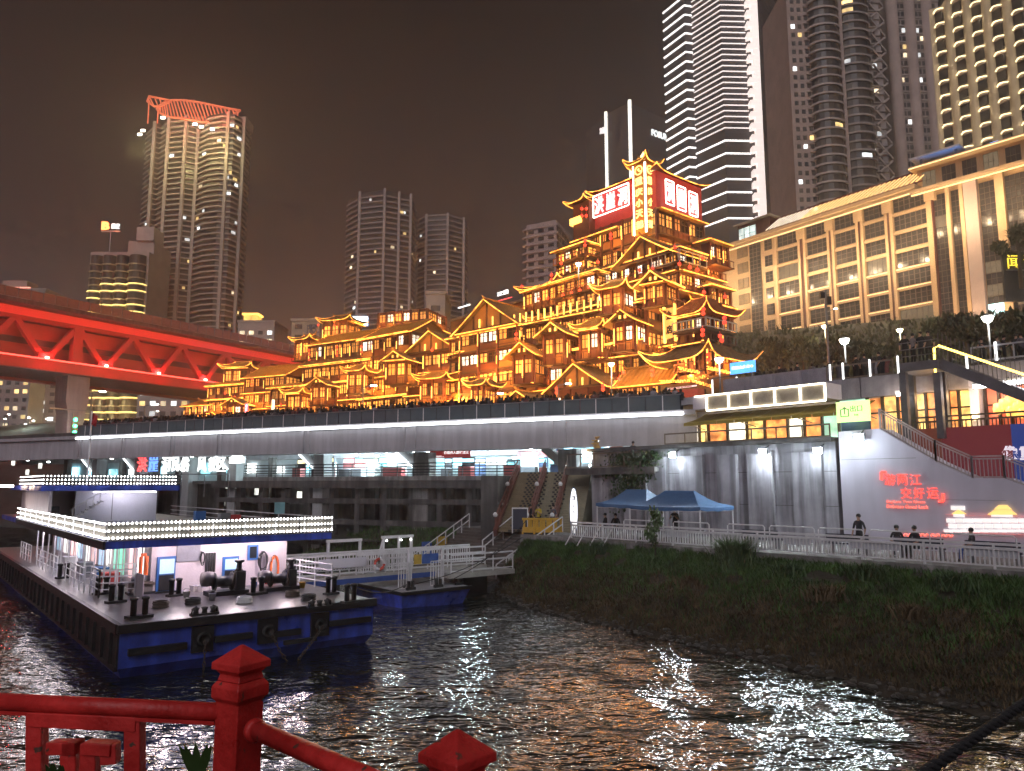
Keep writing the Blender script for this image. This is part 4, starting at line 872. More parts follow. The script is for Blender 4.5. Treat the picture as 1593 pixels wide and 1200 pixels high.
# ================================================================ THE GOLD-LIT STILT HOUSES ON THE HILL
WOOD = mat('dark_timber', (0.085, 0.034, 0.016), 0.6, var=0.25, scale=0.8); WOODR = mat('red_timber', (0.15, 0.040, 0.022), 0.55, var=0.2, scale=0.8)
PLAS = mat('tan_plaster', (0.38, 0.18, 0.055), 0.75, var=0.15, scale=0.8); TILEM = mat('roof_tile', (0.20, 0.125, 0.055), 0.65, var=0.25, scale=2)
TILEG = mat('gilt_tile', (0.50, 0.26, 0.06), 0.5, var=0.2, scale=2)
WG = glow('win_gold', (1.0, 0.40, 0.06), 1.35, .5, .4, .8); WW = glow('win_white', (1.0, 0.90, 0.74), 1.7, .4, .6, 1.0); WA = glow('win_amber', (1.0, .42, .08), .75, .5, .5, .9)
WD = mat('win_dark', (0.035, 0.022, 0.015), 0.25, var=.3, bump=0)
TUBE = glow('uplight_gold', (1.0, .50, .09), 3.0, .35); LRED = glow('lantern_red', (1.0, .045, .02), 1.5)
_win = {}
def win_mesh(m, face):
    k = (m.name, face)
    if k in _win: return _win[k]
    g = G()
    def b(u0, u1, o0, o1, z0, z1, mi):
        if face == 'L': g.box(u0, u1, -o1, -o0, z0, z1, mi)
        else: g.box(o0, o1, u0, u1, z0, z1, mi)
    b(.04, .96, .02, .25, .04, .96, 1)
    for z0, z1 in ((0, .07), (.93, 1)): b(0, 1, .02, 1, z0, z1, 0)
    for u0, u1 in ((0, .08), (.46, .54), (.92, 1)): b(u0, u1, .02, .98, .07, .93, 0)
    b(.08, .92, .02, .8, .62, .67, 0)
    _win[k] = g.mesh('window_' + m.name, [WOOD, m]); return _win[k]
class Face:
    def __init__(s, root, face, c, y0=0): s.root = root; s.face = face; s.c = c
    def box(s, name, u0, u1, o0, o1, z0, z1, m, root=None):
        if s.face == 'L': return bx(name, root or s.root, u0, u1, s.c - o1, s.c - o0, z0, z1, m)
        return bx(name, root or s.root, s.c + o0, s.c + o1, u0, u1, z0, z1, m)
    def pt(s, u, o, z): return Vector((u, s.c - o, z)) if s.face == 'L' else Vector((s.c + o, u, z))
    def window(s, u0, u1, z0, z1, m, o=0.12):
        me = win_mesh(m, s.face)
        if s.face == 'L': return put('window', me, s.root, (u0, s.c, z0), None, (u1 - u0, o, z1 - z0))
        return put('window', me, s.root, (s.c, u0, z0), None, (o, u1 - u0, z1 - z0))
    def floors(s, u0, u1, z0, z1, nf, nb, lit=(.25, .2, .2), rail=.3, tube=.6, led=.35, seed=1, beam=PLAS, col=WOODR, washers=1):
        r = random.Random(seed); fh = (z1 - z0) / nf; bw = (u1 - u0) / nb
        for k in range(nb + 1):
            u = u0 + bw * k; s.box('column', u - .14, u + .14, .0, .30, z0, z1, col)
        for f in range(nf):
            z = z0 + fh * f
            s.box('floor_beam', u0, u1, .0, .22, z - .12, z + .14, WOOD)
            ledrow = r.random() < led; railrow = r.random() < rail
            if ledrow: s.box('led_strip', u0 - .2, u1 + .2, .34, .42, z + .04, z + .14, LEDG)
            for k in range(nb):
                a, b = u0 + bw * k + .18, u0 + bw * (k + 1) - .18; q = r.random()
                m = WW if q < lit[0] * .6 else WG if q < lit[0] * .6 + lit[1] else WA if q < sum(lit) + .32 else WD
                s.box('wall_panel', a, b, 0.0, .05, z + .14, z + fh * .34, beam if r.random() < .5 else WOODR)
                if bw > 2.0: 
                    mid = (a + b) / 2; s.window(a, mid - .06, z + fh * .36, z + fh * .86, m); s.window(mid + .06, b, z + fh * .36, z + fh * .86, m if r.random() < .6 else WD)
                else: s.window(a, b, z + fh * .36, z + fh * .86, m)
                if r.random() < tube: s.box('uplight_tube', a - .24, a - .12, .31, .37, z + fh * .22, z + fh * (.55 + .3 * r.random()), TUBE)
            if r.random() < .3: s.box('eave_board', u0 - .3, u1 + .3, .0, 1.0, z + fh * .93, z + fh * .97, TILEG); s.box('led_strip', u0 - .3, u1 + .3, 1.0, 1.06, z + fh * .925, z + fh * .955, LEDG)
            if railrow:
                s.box('balcony_slab', u0 - .1, u1 + .1, .2, 1.0, z - .06, z + .06, WOOD); s.box('balcony_rail', u0 - .1, u1 + .1, .92, 1.0, z + .85, z + .95, WOODR)
                n = max(2, int((u1 - u0) / .8))
                for k in range(n + 1): u = u0 + (u1 - u0) * k / n; s.box('balcony_post', u - .04, u + .04, .92, .99, z + .06, z + .85, WOODR)
        washers = washers + 1
        for k in range(washers):
            p = s.pt(u0 + (u1 - u0) * (k + .5) / washers, 1.9, z0 + (z1 - z0) * r.uniform(.3, .75)); lamp(p, 360 * (z1 - z0) / 8, (1, .36, .05), .2, parent=s.root)
def tier(fr, root, x0, x1, y0, D, z0, z1, nf, nb, nbr=0, **kw):
    bx('wall', root, x0, x1, y0, y0 + D, z0, z1, WOODR)
    Face(root, 'L', y0).floors(x0, x1, z0, z1, nf, nb, **kw)
    if nbr: kw = dict(kw); kw['seed'] = kw.get('seed', 1) + 50; Face(root, 'R', x1).floors(y0, y0 + D, z0, z1, nf, nbr, **kw)
def skirt(root, x0, x1, y0, y1, z, h=.9, out=1.3, right=True, m=TILEM):
    """pent roof along the front and the right side, with light strips on its eaves"""
    g = G(); n = max(6, int((x1 - x0) / .6))
    g.add([(x0 - out * .3, y0 - out, z), (x1 + out, y0 - out, z), (x1, y0, z + h), (x0, y0, z + h), (x0 - out * .3, y0 - out, z - .14), (x1 + out, y0 - out, z - .14), (x1, y0, z - .1), (x0, y0, z - .1)], [(0, 1, 2, 3), (4, 7, 6, 5), (0, 4, 5, 1), (0, 3, 7, 4), (1, 5, 6, 2)])
    for k in range(n): u = x0 + (x1 - x0) * (k + .5) / n; g.beam((u, y0 - out, z + .05), (u, y0, z + h + .05), .12, .1)
    if right:
        g.add([(x1 + out, y0 - out, z), (x1 + out, y1, z), (x1, y1, z + h), (x1, y0, z + h), (x1 + out, y0 - out, z - .14), (x1 + out, y1, z - .14), (x1, y1, z - .1), (x1, y0, z - .1)], [(0, 1, 2, 3), (4, 7, 6, 5), (0, 4, 5, 1)])
        n2 = max(4, int((y1 - y0) / .6))
        for k in range(n2): u = y0 + (y1 - y0) * (k + .5) / n2; g.beam((x1 + out, u, z + .05), (x1, u, z + h + .05), .12, .1)
    p = g.build('eave_roof', m, root)
    bar('led_strip', p, (x0 - out * .3, y0 - out - .06, z - .02), (x1 + out, y0 - out - .06, z - .02), .10, LEDG)
    if right: bar('led_strip', p, (x1 + out + .06, y0 - out, z - .02), (x1 + out + .06, y1, z - .02), .10, LEDG)
    return p
def hip(root, x0, x1, y0, y1, z, h, curl=.7, rx=.45, ry=.05, m=TILEM, ledge=True):
    cx, cy, ax, ay = (x0 + x1) / 2, (y0 + y1) / 2, (x1 - x0) / 2, (y1 - y0) / 2
    def P(side, s_, t):
        a = ax + (ax * rx - ax) * t; b = ay + (ay * ry - ay) * t; zz = z + h * t ** 1.5 + curl * abs(s_) ** 5 * (1 - t) ** 2
        k = 1 + .07 * abs(s_) ** 6 * (1 - t)
        return Vector({0: (cx + s_ * a * k, cy - b * k, zz), 1: (cx + a * k, cy + s_ * b * k, zz), 2: (cx - s_ * a * k, cy + b * k, zz), 3: (cx - a * k, cy - s_ * b * k, zz)}[side])
    g = G()
    for sd_ in range(4):
        g.grid(lambda u, v: P(sd_, 2 * u - 1, v), 14, 6)
        n = max(5, int((ax if sd_ % 2 == 0 else ay) * 2 / .55))
        for k in range(n):
            s_ = -0.96 + 1.92 * k / (n - 1); g.tube([P(sd_, s_, t) + Vector((0, 0, .04)) for t in (0, .3, .6, 1)], .06, 5)
    g.add([P(0, -1, 1), P(0, 1, 1), P(2, -1, 1), P(2, 1, 1)], [(0, 1, 2, 3)])
    p = g.build('roof', m, root, False)
    G().beam((cx - ax * rx - .3, cy, z + h + .15), (cx + ax * rx + .3, cy, z + h + .15), .3, .35).build('ridge', TILEG, p)
    for sg_ in (-1, 1): tubed('ridge_horn', p, [(cx + sg_ * ax * rx, cy, z + h + .2), (cx + sg_ * (ax * rx + .5), cy, z + h + .45), (cx + sg_ * (ax * rx + .7), cy, z + h + .95)], [.14, .11, .04], TILEG, 6)
    if ledge:
        for sd_ in (0, 1, 3): tubed('led_strip', p, [P(sd_, -1 + i / 6, 0) - Vector((0, 0, .05)) for i in range(13)], .055, LEDG, 5)
        for s_ in (-1, 1): tubed('led_strip', p, [P(0, s_, t) + Vector((0, 0, .1)) for t in (0, .15, .3, .5, .75, 1)], .045, LEDG, 5)
    return p
def gable(root, x0, x1, y0, y1, z, h, axis='y', m=TILEM, over=.8, back=True):
    """pitched roof; axis y: the gable faces the front; axis x: the slope faces the front"""
    g = G(); hw = None
    if axis == 'y':
        cx = (x0 + x1) / 2; w = (x1 - x0) / 2
        def P(sg_, t, y): return Vector((cx + sg_ * (w + over) * t, y, z + h - (h + .35) * t + .35 * (t * t - t) * 1.0))
        ya, yb = y0 - over, y1
        L = yb - ya; n = max(5, int(L / .6))
        for sg_ in (-1, 1):
            g.grid(lambda u, v: P(sg_, v, ya + L * u), 2, 6); g.grid(lambda u, v: P(sg_, v, ya + L * u) - Vector((0, 0, .16)), 2, 6)
            for k in range(n): y = ya + L * (k + .5) / n; g.tube([P(sg_, t, y) + Vector((0, 0, .05)) for t in (0, .35, .7, 1)], .07, 5)
        p = g.build('roof', m, root)
        for sg_ in (-1, 1):
            tubed('led_strip', p, [P(sg_, t, ya - .06) - Vector((0, 0, .02)) for t in (0, .25, .5, .75, 1)], .062, LEDG, 5); tubed('led_strip', p, [P(sg_, 1, ya), P(sg_, 1, yb)], .055, LEDG, 5)
        tubed('ridge', p, [(cx, ya - .3, z + h + .45), (cx, ya + .3, z + h + .12), (cx, yb, z + h + .12)], .13, TILEG, 6)
        G().wall_prism([(x0, z), (x1, z), (cx, z + h)], y0 - .02, y0 + .2).build('gable_wall', PLAS, root)
        for f in (-.45, 0, .45): bar('gable_post', root, (cx + f * w, y0 - .1, z), (cx + f * w, y0 - .1, z + h * (1 - abs(f)) - .2), .2, WOOD)
        bar('tie_beam', root, (x0, y0 - .14, z + .1), (x1, y0 - .14, z + .1), .25, WOOD)
        for f in (-.22, .22): bar('uplight_tube', root, (cx + f * w, y0 - .24, z + .3), (cx + f * w, y0 - .24, z + .3 + h * .3), .25, TUBE, .05)
    else:
        cy = (y0 + y1) / 2; w = (y1 - y0) / 2; xa, xb_ = x0 - over, x1 + over
        def P(sg_, t, x): return Vector((x, cy + sg_ * (w + over) * t, z + h - (h + .35) * t + .35 * (t * t - t)))
        n = max(6, int((xb_ - xa) / .6))
        for sg_ in (-1, 1):
            g.grid(lambda u, v: P(sg_, v, xa + (xb_ - xa) * u), 2, 6); g.grid(lambda u, v: P(sg_, v, xa + (xb_ - xa) * u) - Vector((0, 0, .16)), 2, 6)
            for k in range(n): x = xa + (xb_ - xa) * (k + .5) / n; g.tube([P(sg_, t, x) + Vector((0, 0, .05)) for t in (0, .35, .7, 1)], .08, 5)
        p = g.build('roof', m, root)
        tubed('led_strip', p, [P(-1, 1, xa) - Vector((0, .06, 0)), P(-1, 1, xb_) - Vector((0, .06, 0))], .062, LEDG, 5)
        for x in (xa, xb_): tubed('led_strip', p, [P(-1, t, x) for t in (1, .75, .5, .25, 0)] , .055, LEDG, 5)
        tubed('ridge', p, [(xa - .3, cy, z + h + .6), (xa + .3, cy, z + h + .15), (xb_ - .3, cy, z + h + .15), (xb_ + .3, cy, z + h + .6)], .15, TILEG, 6)
        for xx in (x0, x1): 
            G().add([(xx, y0, z), (xx, y1, z), (xx, cy, z + h), (xx + .15, y0, z), (xx + .15, y1, z), (xx + .15, cy, z + h)], [(0, 2, 1), (3, 4, 5), (0, 1, 4, 3), (1, 2, 5, 4), (2, 0, 3, 5)]).build('gable_wall', PLAS, root)
    return p
LANM = G().lathe([(.08, -.22), (.16, -.19), (.22, -.08), (.22, .08), (.16, .19), (.08, .22)], (0, 0, 0), 10); LANM.lathe([(.02, .30), (.02, .5)], (0, 0, 0), 5); LANM = LANM.mesh('lantern', LRED, True)
TASM = G().lathe([(.03, -.22), (.06, -.26), (.04, -.5)], (0, 0, 0), 6).mesh('tassel', mat('tassel_gold', (.5, .25, .04), .6))
LORD = '1st 2nd 3rd 4th 5th 6th 7th 8th 9th 10th 11th 12th 13th 14th 15th 16th 17th 18th 19th 20th'.split()
def lanterns(fr, pts, label, group, d=-1.2):
    for i_, (px_, py_) in enumerate(sorted(pts)):
        x, z = fr.L(px_, py_, d); w_ = Matrix.Rotation(fr.rz, 3, 'Z') @ Vector((x, d, z)) + fr.O
        t = thing('red_lantern', label + (', %s from the left' % LORD[i_] if len(pts) > 1 else ''), 'lantern', w_, 0, group); put('paper_shade', LANM, t); put('tassel', TASM, t)

# ---- the tall corner tower
TCx, TCy = 20.4, 93.0; TRZ = math.atan2(-.77, .64)
tw = thing('gilded_tower', 'tall tiered timber tower with red rooftop name boards and gold light strips', 'building', (TCx, TCy, 0), TRZ)
TF = Fr((TCx, TCy, 0), TRZ, tw)
def TX(px_, py_=500, d=0.0): return TF.L(px_, py_, d)[0]
def TZ(px_, py_, d=0.0): return TF.L(px_, py_, d)[1]
Z = lambda py_, d=0.0, px_=1050: TZ(px_, py_, d)
tier(TF, tw, TX(800, 560), TX(1048, 560), 0, 9.5, 9, Z(540), 4, 9, 4, seed=3, lit=(.2, .2, .3))
skirt(tw, TX(800, 540), TX(1048, 540), 0, 9.5, Z(540), 1.0, 1.4)
tier(TF, tw, TX(895, 500, 1), TX(1046, 500, 1), 1, 8.5, Z(540) + .5, Z(457), 2, 8, 4, seed=5, lit=(.12, .12, .4), tube=.8, washers=2)
skirt(tw, TX(885, 455, .2), TX(1055, 455, .2), .2, 9.0, Z(455), .8, 1.0)
tier(TF, tw, TX(880, 420, .2), TX(1055, 420, .2), .2, 8.8, Z(452), Z(392), 2, 9, 3, seed=8, lit=(.75, .15, .05), rail=1, tube=.8, led=.6, washers=3)
skirt(tw, TX(880, 392, .2), TX(1055, 392, .2), .2, 9.0, Z(390), .9, 1.2)
# bright balcony wrapping the corner
x1_ = TX(1055, 400, .2)
for s_, (a, b) in (('L', (TX(1022, 400, .2), x1_ + 1.1)), ('R', (-1.2, 4.6))):
    F = Face(tw, s_, .2 if s_ == 'L' else x1_); z0_, z1_ = Z(411), Z(394)
    for z in (z0_, z1_): F.box('balcony_light', a, b, 1.05, 1.16, z - .06, z + .06, glow('rail_light', (1, .78, .35), 4))
    n = 4
    for k in range(n + 1): u = a + (b - a) * k / n; F.box('balcony_light', u - .06, u + .06, 1.04, 1.15, z0_ + .07, z1_ - .07, MATS['rail_light'])
    F.box('balcony_slab', a, b, 0, 1.1, z0_ - .35, z0_ - .08, WOOD)
# big gable over the corner
gx0, gx1 = TX(964, 390, -1), TX(1046, 390, -1)
gable(tw, gx0, gx1, -1.0, 8, Z(390, -1), Z(355, -1) - Z(390, -1), 'y', over=.9)
# upper set-back storeys
d3 = 3.0; xa3, xb3 = TX(905, 345, d3), TX(1022, 345, d3)
DTop = TF.Rt(1092, 330, xb3)[0] - d3; tier(TF, tw, xa3, xb3, d3, DTop, Z(390) + .3, TZ(1012, 327, d3), 2, 7, 3, seed=11, lit=(.12, .2, .25), washers=2, tube=.4)
bx('lantern_balcony', tw, TX(897, 330, d3), TX(914, 330, d3), d3 - 1.5, d3 + 3, TZ(905, 352, d3), TZ(905, 342, d3), TUBE); bx('balcony_tower', tw, TX(899, 330, d3) + .2, TX(925, 330, d3), d3 - 1.2, d3 + 3, TZ(905, 380, d3), TZ(905, 322, d3), WOODR); hip(tw, TX(896, 330, d3), TX(926, 330, d3), d3 - 2.4, d3 + 3.5, TZ(905, 322, d3), 1.0, .5, m=WOODR)
skirt(tw, TX(898, 370, d3), TX(960, 370, d3), d3, 6, TZ(905, 377, d3), .7, 1.2, False)
xs4, zs0, zs1 = TX(925, 300, d3), TZ(1012, 327, d3), TZ(1012, 268, d3)
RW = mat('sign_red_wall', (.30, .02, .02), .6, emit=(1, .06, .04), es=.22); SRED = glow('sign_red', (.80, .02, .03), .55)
bx('sign_block', tw, xs4, xb3, d3, d3 + DTop, zs0, zs1, RW)
hip(tw, xs4 - .6, xb3 + .6, d3 - .6, d3 + DTop + .6, zs1, 1.2, .5, .6, .3, m=WOODR)
BULB = glow('bulb_chain', (1.0, .85, .7), 4.5)
def sign_board(F, u0, u1, z0, z1, chars, nm):
    F.box('sign_board', u0, u1, .1, .3, z0, z1, SRED); n = len(chars); cw = (u1 - u0) / n
    for a, b, c, d in ((u0, u1, z0 - .1, z0 + .02), (u0, u1, z1 - .02, z1 + .1), (u0 - .1, u0 + .02, z0, z1), (u1 - .02, u1 + .1, z0, z1)): F.box('bulb_chain', a, b, .3, .42, c, d, BULB)
    for k, ch in enumerate(chars):
        a, b = u0 + cw * k + cw * .12, u0 + cw * (k + 1) - cw * .12; zz0, zz1 = z0 + (z1 - z0) * .1, z1 - (z1 - z0) * .1
        me = text_mesh(ch, CHW2, .02)
        if F.face == 'L': put('character', me, F.root, (a, F.c - .48, zz0), None, (b - a, .15, zz1 - zz0))
        else: put('character', me, F.root, (F.c + .48, a, zz0), (0, 0, R(90)), (b - a, .15, zz1 - zz0))
CHW2 = glow('sign_char_white', (1, .90, .88), 1.3)
FL_, FR_ = Face(tw, 'L', d3), Face(tw, 'R', xb3)
a, b = TF.L(926, 328, d3), TF.L(980, 288, d3); sign_board(FL_, a[0], b[0], TZ(985, 318, d3), TZ(985, 284, d3), '洪崖洞', 'L')
for k, ch in enumerate('洪崖洞'):
    ya, yb = TF.Rt(1033 + 18 * k, 305, xb3)[0], TF.Rt(1045 + 18 * k, 305, xb3)[0]; sign_board(FR_, ya, yb, zs0 + 1.0 - .2 * k, zs1 - 1.0 - .2 * k, ch, 'R')
# slim sign pillar with its own roof
px0, px1 = TX(986, 300, d3 - 1.2), TX(1004, 300, d3 - 1.2); pd = 1.9; zb, zt_ = TZ(1004, 362, d3 - 1.2), TZ(1004, 252, d3 - 1.2)
bx('sign_pillar', tw, px0, px1, d3 - 1.2, d3 - 1.2 + pd, zb, zt_, mat('pillar_gold', (.35, .12, .02), .5, emit=(1, .3, .03), es=.25))
CHG = glow('sign_char_gold', (1, .75, .22), 1.8)
for F, u0, u1 in ((Face(tw, 'L', d3 - 1.2), px0, px1), (Face(tw, 'R', px1), d3 - 1.2, d3 - 1.2 + pd)):
    for k in range(2): u = (u0, u1)[k]; F.box('bulb_chain', u - .07, u + .07, .0 if F.face == 'L' else .08, .14, zb, zt_, BULB)
    hh = (zt_ - zb) / 6.4
    for k, ch in enumerate('天重庆小天鹅'):
        z1 = zt_ - hh * (k + .2); z0 = z1 - hh * .72; a, b = u0 + (u1 - u0) * .2, u1 - (u1 - u0) * .2
        if k == 0:
            c = ((a + b) / 2, (z0 + z1) / 2); n = 14; rr = (b - a) * .5
            ring = [F.pt(c[0] + rr * math.cos(2 * math.pi * i / n), .12, c[1] + rr * math.sin(2 * math.pi * i / n)) for i in range(n)]; G().tube(ring, .10, 5, True).build('round_logo', CHG, tw)
            G().tube([F.pt(c[0] - rr * .4, .12, c[1] + rr * .1), F.pt(c[0] + rr * .1, .12, c[1] + rr * .4), F.pt(c[0] + rr * .1, .12, c[1] - rr * .3), F.pt(c[0] + rr * .6, .12, c[1] - rr * .3)], .09, 5).build('logo_stroke', CHG, tw)
            continue
        me = text_mesh(ch, CHG, .02)
        if F.face == 'L': put('character', me, tw, (a, F.c - .2, z0), None, (b - a, .15, z1 - z0))
        else: put('character', me, tw, (F.c + .2, a, z0), (0, 0, R(90)), (b - a, .15, z1 - z0))
hip(tw, px0 - .9, px1 + .9, d3 - 2.1, d3 - .3 + pd, zt_, 1.1, 1.0, .2, .2, m=TILEG)
G().lathe([(.3, 0), (.42, .3), (.3, .6), (.1, .8), (.02, 1.1)], ((px0 + px1) / 2, d3 - 1.2 + pd / 2, zt_ + 1.1), 8).build('finial', glow('finial_glow', (1, .7, .3), 3), tw, True)
# hanging lamp box and side roofs on the right face
for k, (zz, y0_, y1_) in enumerate(((Z(440), 5, 9.2), (Z(470), 5.5, 9.4), (Z(368, 0), 5, 9.0))):
    Face(tw, 'R', x1_).box('side_bay', y0_, y1_, 0, 1.2, zz - 3.2, zz, WOODR); skirt(tw, x1_ - .2, x1_ + 1.2, y0_, y1_, zz, .7, 1.0); Face(tw, 'R', x1_ + 1.2).floors(y0_, y1_, zz - 3.1, zz, 1, 3, lit=(.3, .3, .2), seed=20 + k)
lanterns(TF, [(905, 325), (905, 336), (912, 325), (912, 336), (950, 365), (950, 371), (910, 375), (910, 382), (930, 408), (1050, 385), (995, 420), (1015, 418), (1057, 411), (1073, 416), (1085, 420), (1093, 402), (1095, 455), (1095, 463), (1128, 462)], 'small red lantern hung on the tall gilded tower', 'lanterns of the tall tower', -1.6)
for p_ in ((-6, d3 - 2.5, zs0 - 2), (-12, d3 - 2.5, zs0 - 1.5), (-3, d3 - 3, zs1 - 2), (-9, d3 - 3, zs0 + 2)): lamp(p_, 90, (1, .35, .15), .3, parent=tw)

# ---- terraced wing stepping down from the tower
tg = thing('terraced_wing', 'stepped timber wing with open galleries left of the tall tower', 'building', (TCx, TCy, 0), TRZ)
dd = -1.0
def wing(pl, pr, pt, pb, d, D, nf, nb, roof, seed, **kw):
    x0, x1 = TX(pl, (pt + pb) / 2, d), TX(pr, (pt + pb) / 2, d); z0, z1 = TZ(pr, pb, d), TZ(pr, pt, d)
    tier(TF, tg, x0, x1, d, D, z0, z1, nf, nb, 2, seed=seed, **kw)
    if roof == 'hip': hip(tg, x0 - 1, x1 + 1, d - 1, d + D + 1, z1, 2.0, .9)
    elif roof == 'skirt': skirt(tg, x0, x1, d, d + D, z1, .8, 1.2)
wing(868, 912, 380, 422, 1, 10, 2, 4, 'skirt', 31, lit=(.5, .3, .1), rail=1)
wing(818, 868, 440, 476, dd, 8, 1, 4, 'hip', 32, lit=(.3, .4, .2), rail=1, led=1)
wing(866, 928, 424, 478, dd - .5, 9, 2, 4, 'skirt', 33, lit=(.5, .2, .2), rail=1, led=.6)
wing(806, 930, 478, 560, dd - .8, 9, 3, 9, 'skirt', 34, lit=(.25, .3, .2), tube=.7, washers=3)
lanterns(TF, [(873, 402), (873, 410), (858, 428), (858, 435), (812, 446), (838, 465), (852, 464), (876, 460), (889, 456), (902, 452), (915, 447)], 'small red lantern hung along the galleries of the stepped wing', 'lanterns of the stepped wing', -2.2)
# rooftop lit letters behind the wing
rt = thing('rooftop_letters', 'row of small glowing white letters on the dark roof left of the stepped wing', 'sign', (TCx, TCy, 0), TRZ)
for body, a, b, c, d, m in (('重庆民俗文化', 757, 474, 797, 463, CHR), ('江景', 774, 462, 792, 450, CHW), ('老火锅', 713, 481, 732, 473, CHW)):
    p0, p1 = TF.L(a, b, 6), TF.L(c, d, 6); text('letters', rt, body, p0[0], p1[0], min(p0[1], p1[1]), max(p0[1], p1[1]), 6, m, .2, .03)
p0, p1 = TF.L(700, 490, 6.2), TF.L(815, 466, 6.2); bx('support_beam', rt, p0[0], p1[0], 6.1, 6.3, TZ(760, 478, 6) - .6, TZ(760, 478, 6) - .2, STEEL); bx('roof_mass', rt, p0[0], p1[0], 6.4, 16, 10, TZ(760, 482, 6), WOODR)

# ---- generic house of the row
def house(label, pl, Dl, pr, Dr, pb, pe, nf, nb, roof, h, seed, depth=9, side=2, name='stilt_house', lan=(), m=TILEM, over=.8, pw=True, **kw):
    A, B = ground_xy(pl, Dl), ground_xy(pr, Dr); f = frame(name, label, 'building', A, B, 0)
    z1 = f.L((pl + pr) / 2, pe)[1]; z0 = max(9.0, f.L((pl + pr) / 2, pb)[1] - 2.0)
    tier(f, f.root, 0, f.W, 0, depth, z0, z1, nf, nb, side, seed=seed, **kw)
    if roof == 'gy': gable(f.root, -.3, f.W + .3, -.3, depth, z1, h, 'y', m, over)
    elif roof == 'gx': gable(f.root, 0, f.W, 0, depth, z1, h, 'x', m, over)
    elif roof == 'hip': hip(f.root, -1, f.W + 1, -1, depth + 1, z1, h, .8, m=m)
    elif roof == 'skirt': skirt(f.root, 0, f.W, 0, depth, z1, .8, 1.2, m=m)
    if lan: lanterns(f, lan, 'small red lantern on the ' + ' '.join(label.split()[:5]), 'lanterns of the ' + label)
    for k in range(3 if roof == 'gx' else 1): lamp((f.W * ((k + .5) / 3 if roof == 'gx' else .5), -2.6, z1 + 2.2), 260, (1, .42, .07), .3, parent=f.root)  # unseen lamps added before the eaves to brighten the roof tiles
    return f, z0, z1
# long front block with a roof terrace, and the gabled houses before it
f, z0, z1 = house('long timber front block with lit roof terrace posts', 700, 116, 1010, 91.5, 655, 500, 5, 16, 'none', 0, 41, depth=8, lit=(.22, .2, .25), washers=5, led=.25, tube=.45)
skirt(f.root, 0, f.W, 0, 8, z1, .5, 1.0); n = 22
for k in range(n): u = f.W * (.30 + .70 * k / n); bx('terrace_post', f.root, u, u + .16, -.9, -.74, z1 + .3, z1 + 1.7, TUBE)
zz = f.L(900, 548)[1]; skirt(f.root, f.W * .42, f.W * .97, 0, 8, zz, 1.0, 1.9, False, TILEG)
tubed('bracket_led', f.root, [(f.W * .42, -2.05, zz - .02), (f.W * .97, -2.05, zz - .02)], .16, LEDG)
house('tall gabled house with four gold columns in the middle of the row', 716, 113, 806, 105, 652, 512, 5, 3, 'gy', 4.3, 42, lit=(.45, .25, .15), tube=1.0, washers=2, lan=[(803, 520), (803, 527)])
house('low gabled hall with red lit signs beside the tall gabled house', 862, 97, 944, 91, 648, 604, 1, 3, 'gy', 3.0, 43, depth=6, lit=(.3, .5, .2), lan=[(866, 605), (866, 611), (938, 600), (938, 606)], rail=1)
house('small red gabled gatehouse with a white plaque', 778, 98, 846, 93.5, 655, 636, 1, 2, 'gy', 2.2, 44, depth=5, lit=(0, .3, .5))
house('low shop hall with a broad gilt roof beside the arched gate', 966, 90, 1040, 86, 650, 596, 2, 3, 'gx', 2.2, 45, depth=5, m=TILEG, lit=(.2, .3, .3), lan=[(970, 580), (1015, 577), (1015, 584), (963, 590)])
house('dark narrow timber house squeezed beside the tall gabled house', 706, 116, 722, 113.5, 655, 548, 4, 1, 'gx', 1.4, 46, depth=6, lit=(.3, .3, .2), m=TILEG)
house('gabled house with round lit medallion windows and four tall columns', 634, 127, 710, 121, 660, 548, 4, 3, 'gy', 3.4, 47, lit=(.25, .6, .1), tube=1.0, washers=2, lan=[(636, 560), (672, 545), (703, 550)])
house('gilt-roofed house with four window rows left of the medallion house', 560, 137, 636, 129, 665, 522, 5, 4, 'gx', 2.6, 48, lit=(.2, .55, .15), m=TILEG, tube=.8, washers=2, lan=[(562, 540), (562, 548)])
house('broad timber house with long lit galleries', 470, 146, 585, 136, 668, 565, 4, 8, 'skirt', 0, 49, lit=(.1, .55, .2), tube=.8, washers=3, led=.7)
house('upper timber house with a gilt hipped roof', 478, 152, 556, 145, 620, 532, 3, 6, 'gx', 2.4, 50, lit=(.1, .45, .3), m=TILEG, tube=.8, washers=2, lan=[(524, 540), (524, 547), (524, 553), (481, 545), (481, 552), (481, 560)])
house('small watch pavilion with a curved roof on top of the row', 498, 158, 536, 156, 530, 500, 1, 3, 'hip', 1.6, 51, depth=5, lit=(.1, .3, .3), lan=[(495, 506), (520, 500), (520, 507)])
house('smaller curved-roof pavilion next to the watch pavilion', 455, 158, 476, 156, 548, 530, 1, 2, 'hip', 1.3, 52, depth=4, lit=(.1, .4, .3))
house('stepped timber house with a low gilt eave', 420, 152, 480, 147, 668, 603, 3, 5, 'skirt', 0, 53, lit=(.15, .45, .2), m=TILEG, washers=2, lan=[(437, 630), (462, 640)])
house('broad house with a large gilt roof and a bright golden side wall', 378, 158, 440, 153, 672, 585, 4, 4, 'gx', 2.6, 54, lit=(.1, .5, .2), m=TILEG, washers=3, lan=[(392, 590), (392, 598)])
house('gilt-eaved timber house at the bridge end of the row', 322, 165, 380, 160, 672, 600, 4, 5, 'skirt', 0, 55, lit=(.1, .6, .15), m=TILEG, washers=2, led=.8, lan=[(350, 612), (365, 618)])
house('last small timber house below the red bridge', 286, 168, 324, 165, 672, 630, 3, 4, 'gx', 1.6, 56, lit=(.1, .6, .15), m=TILEG, washers=1, led=.8)
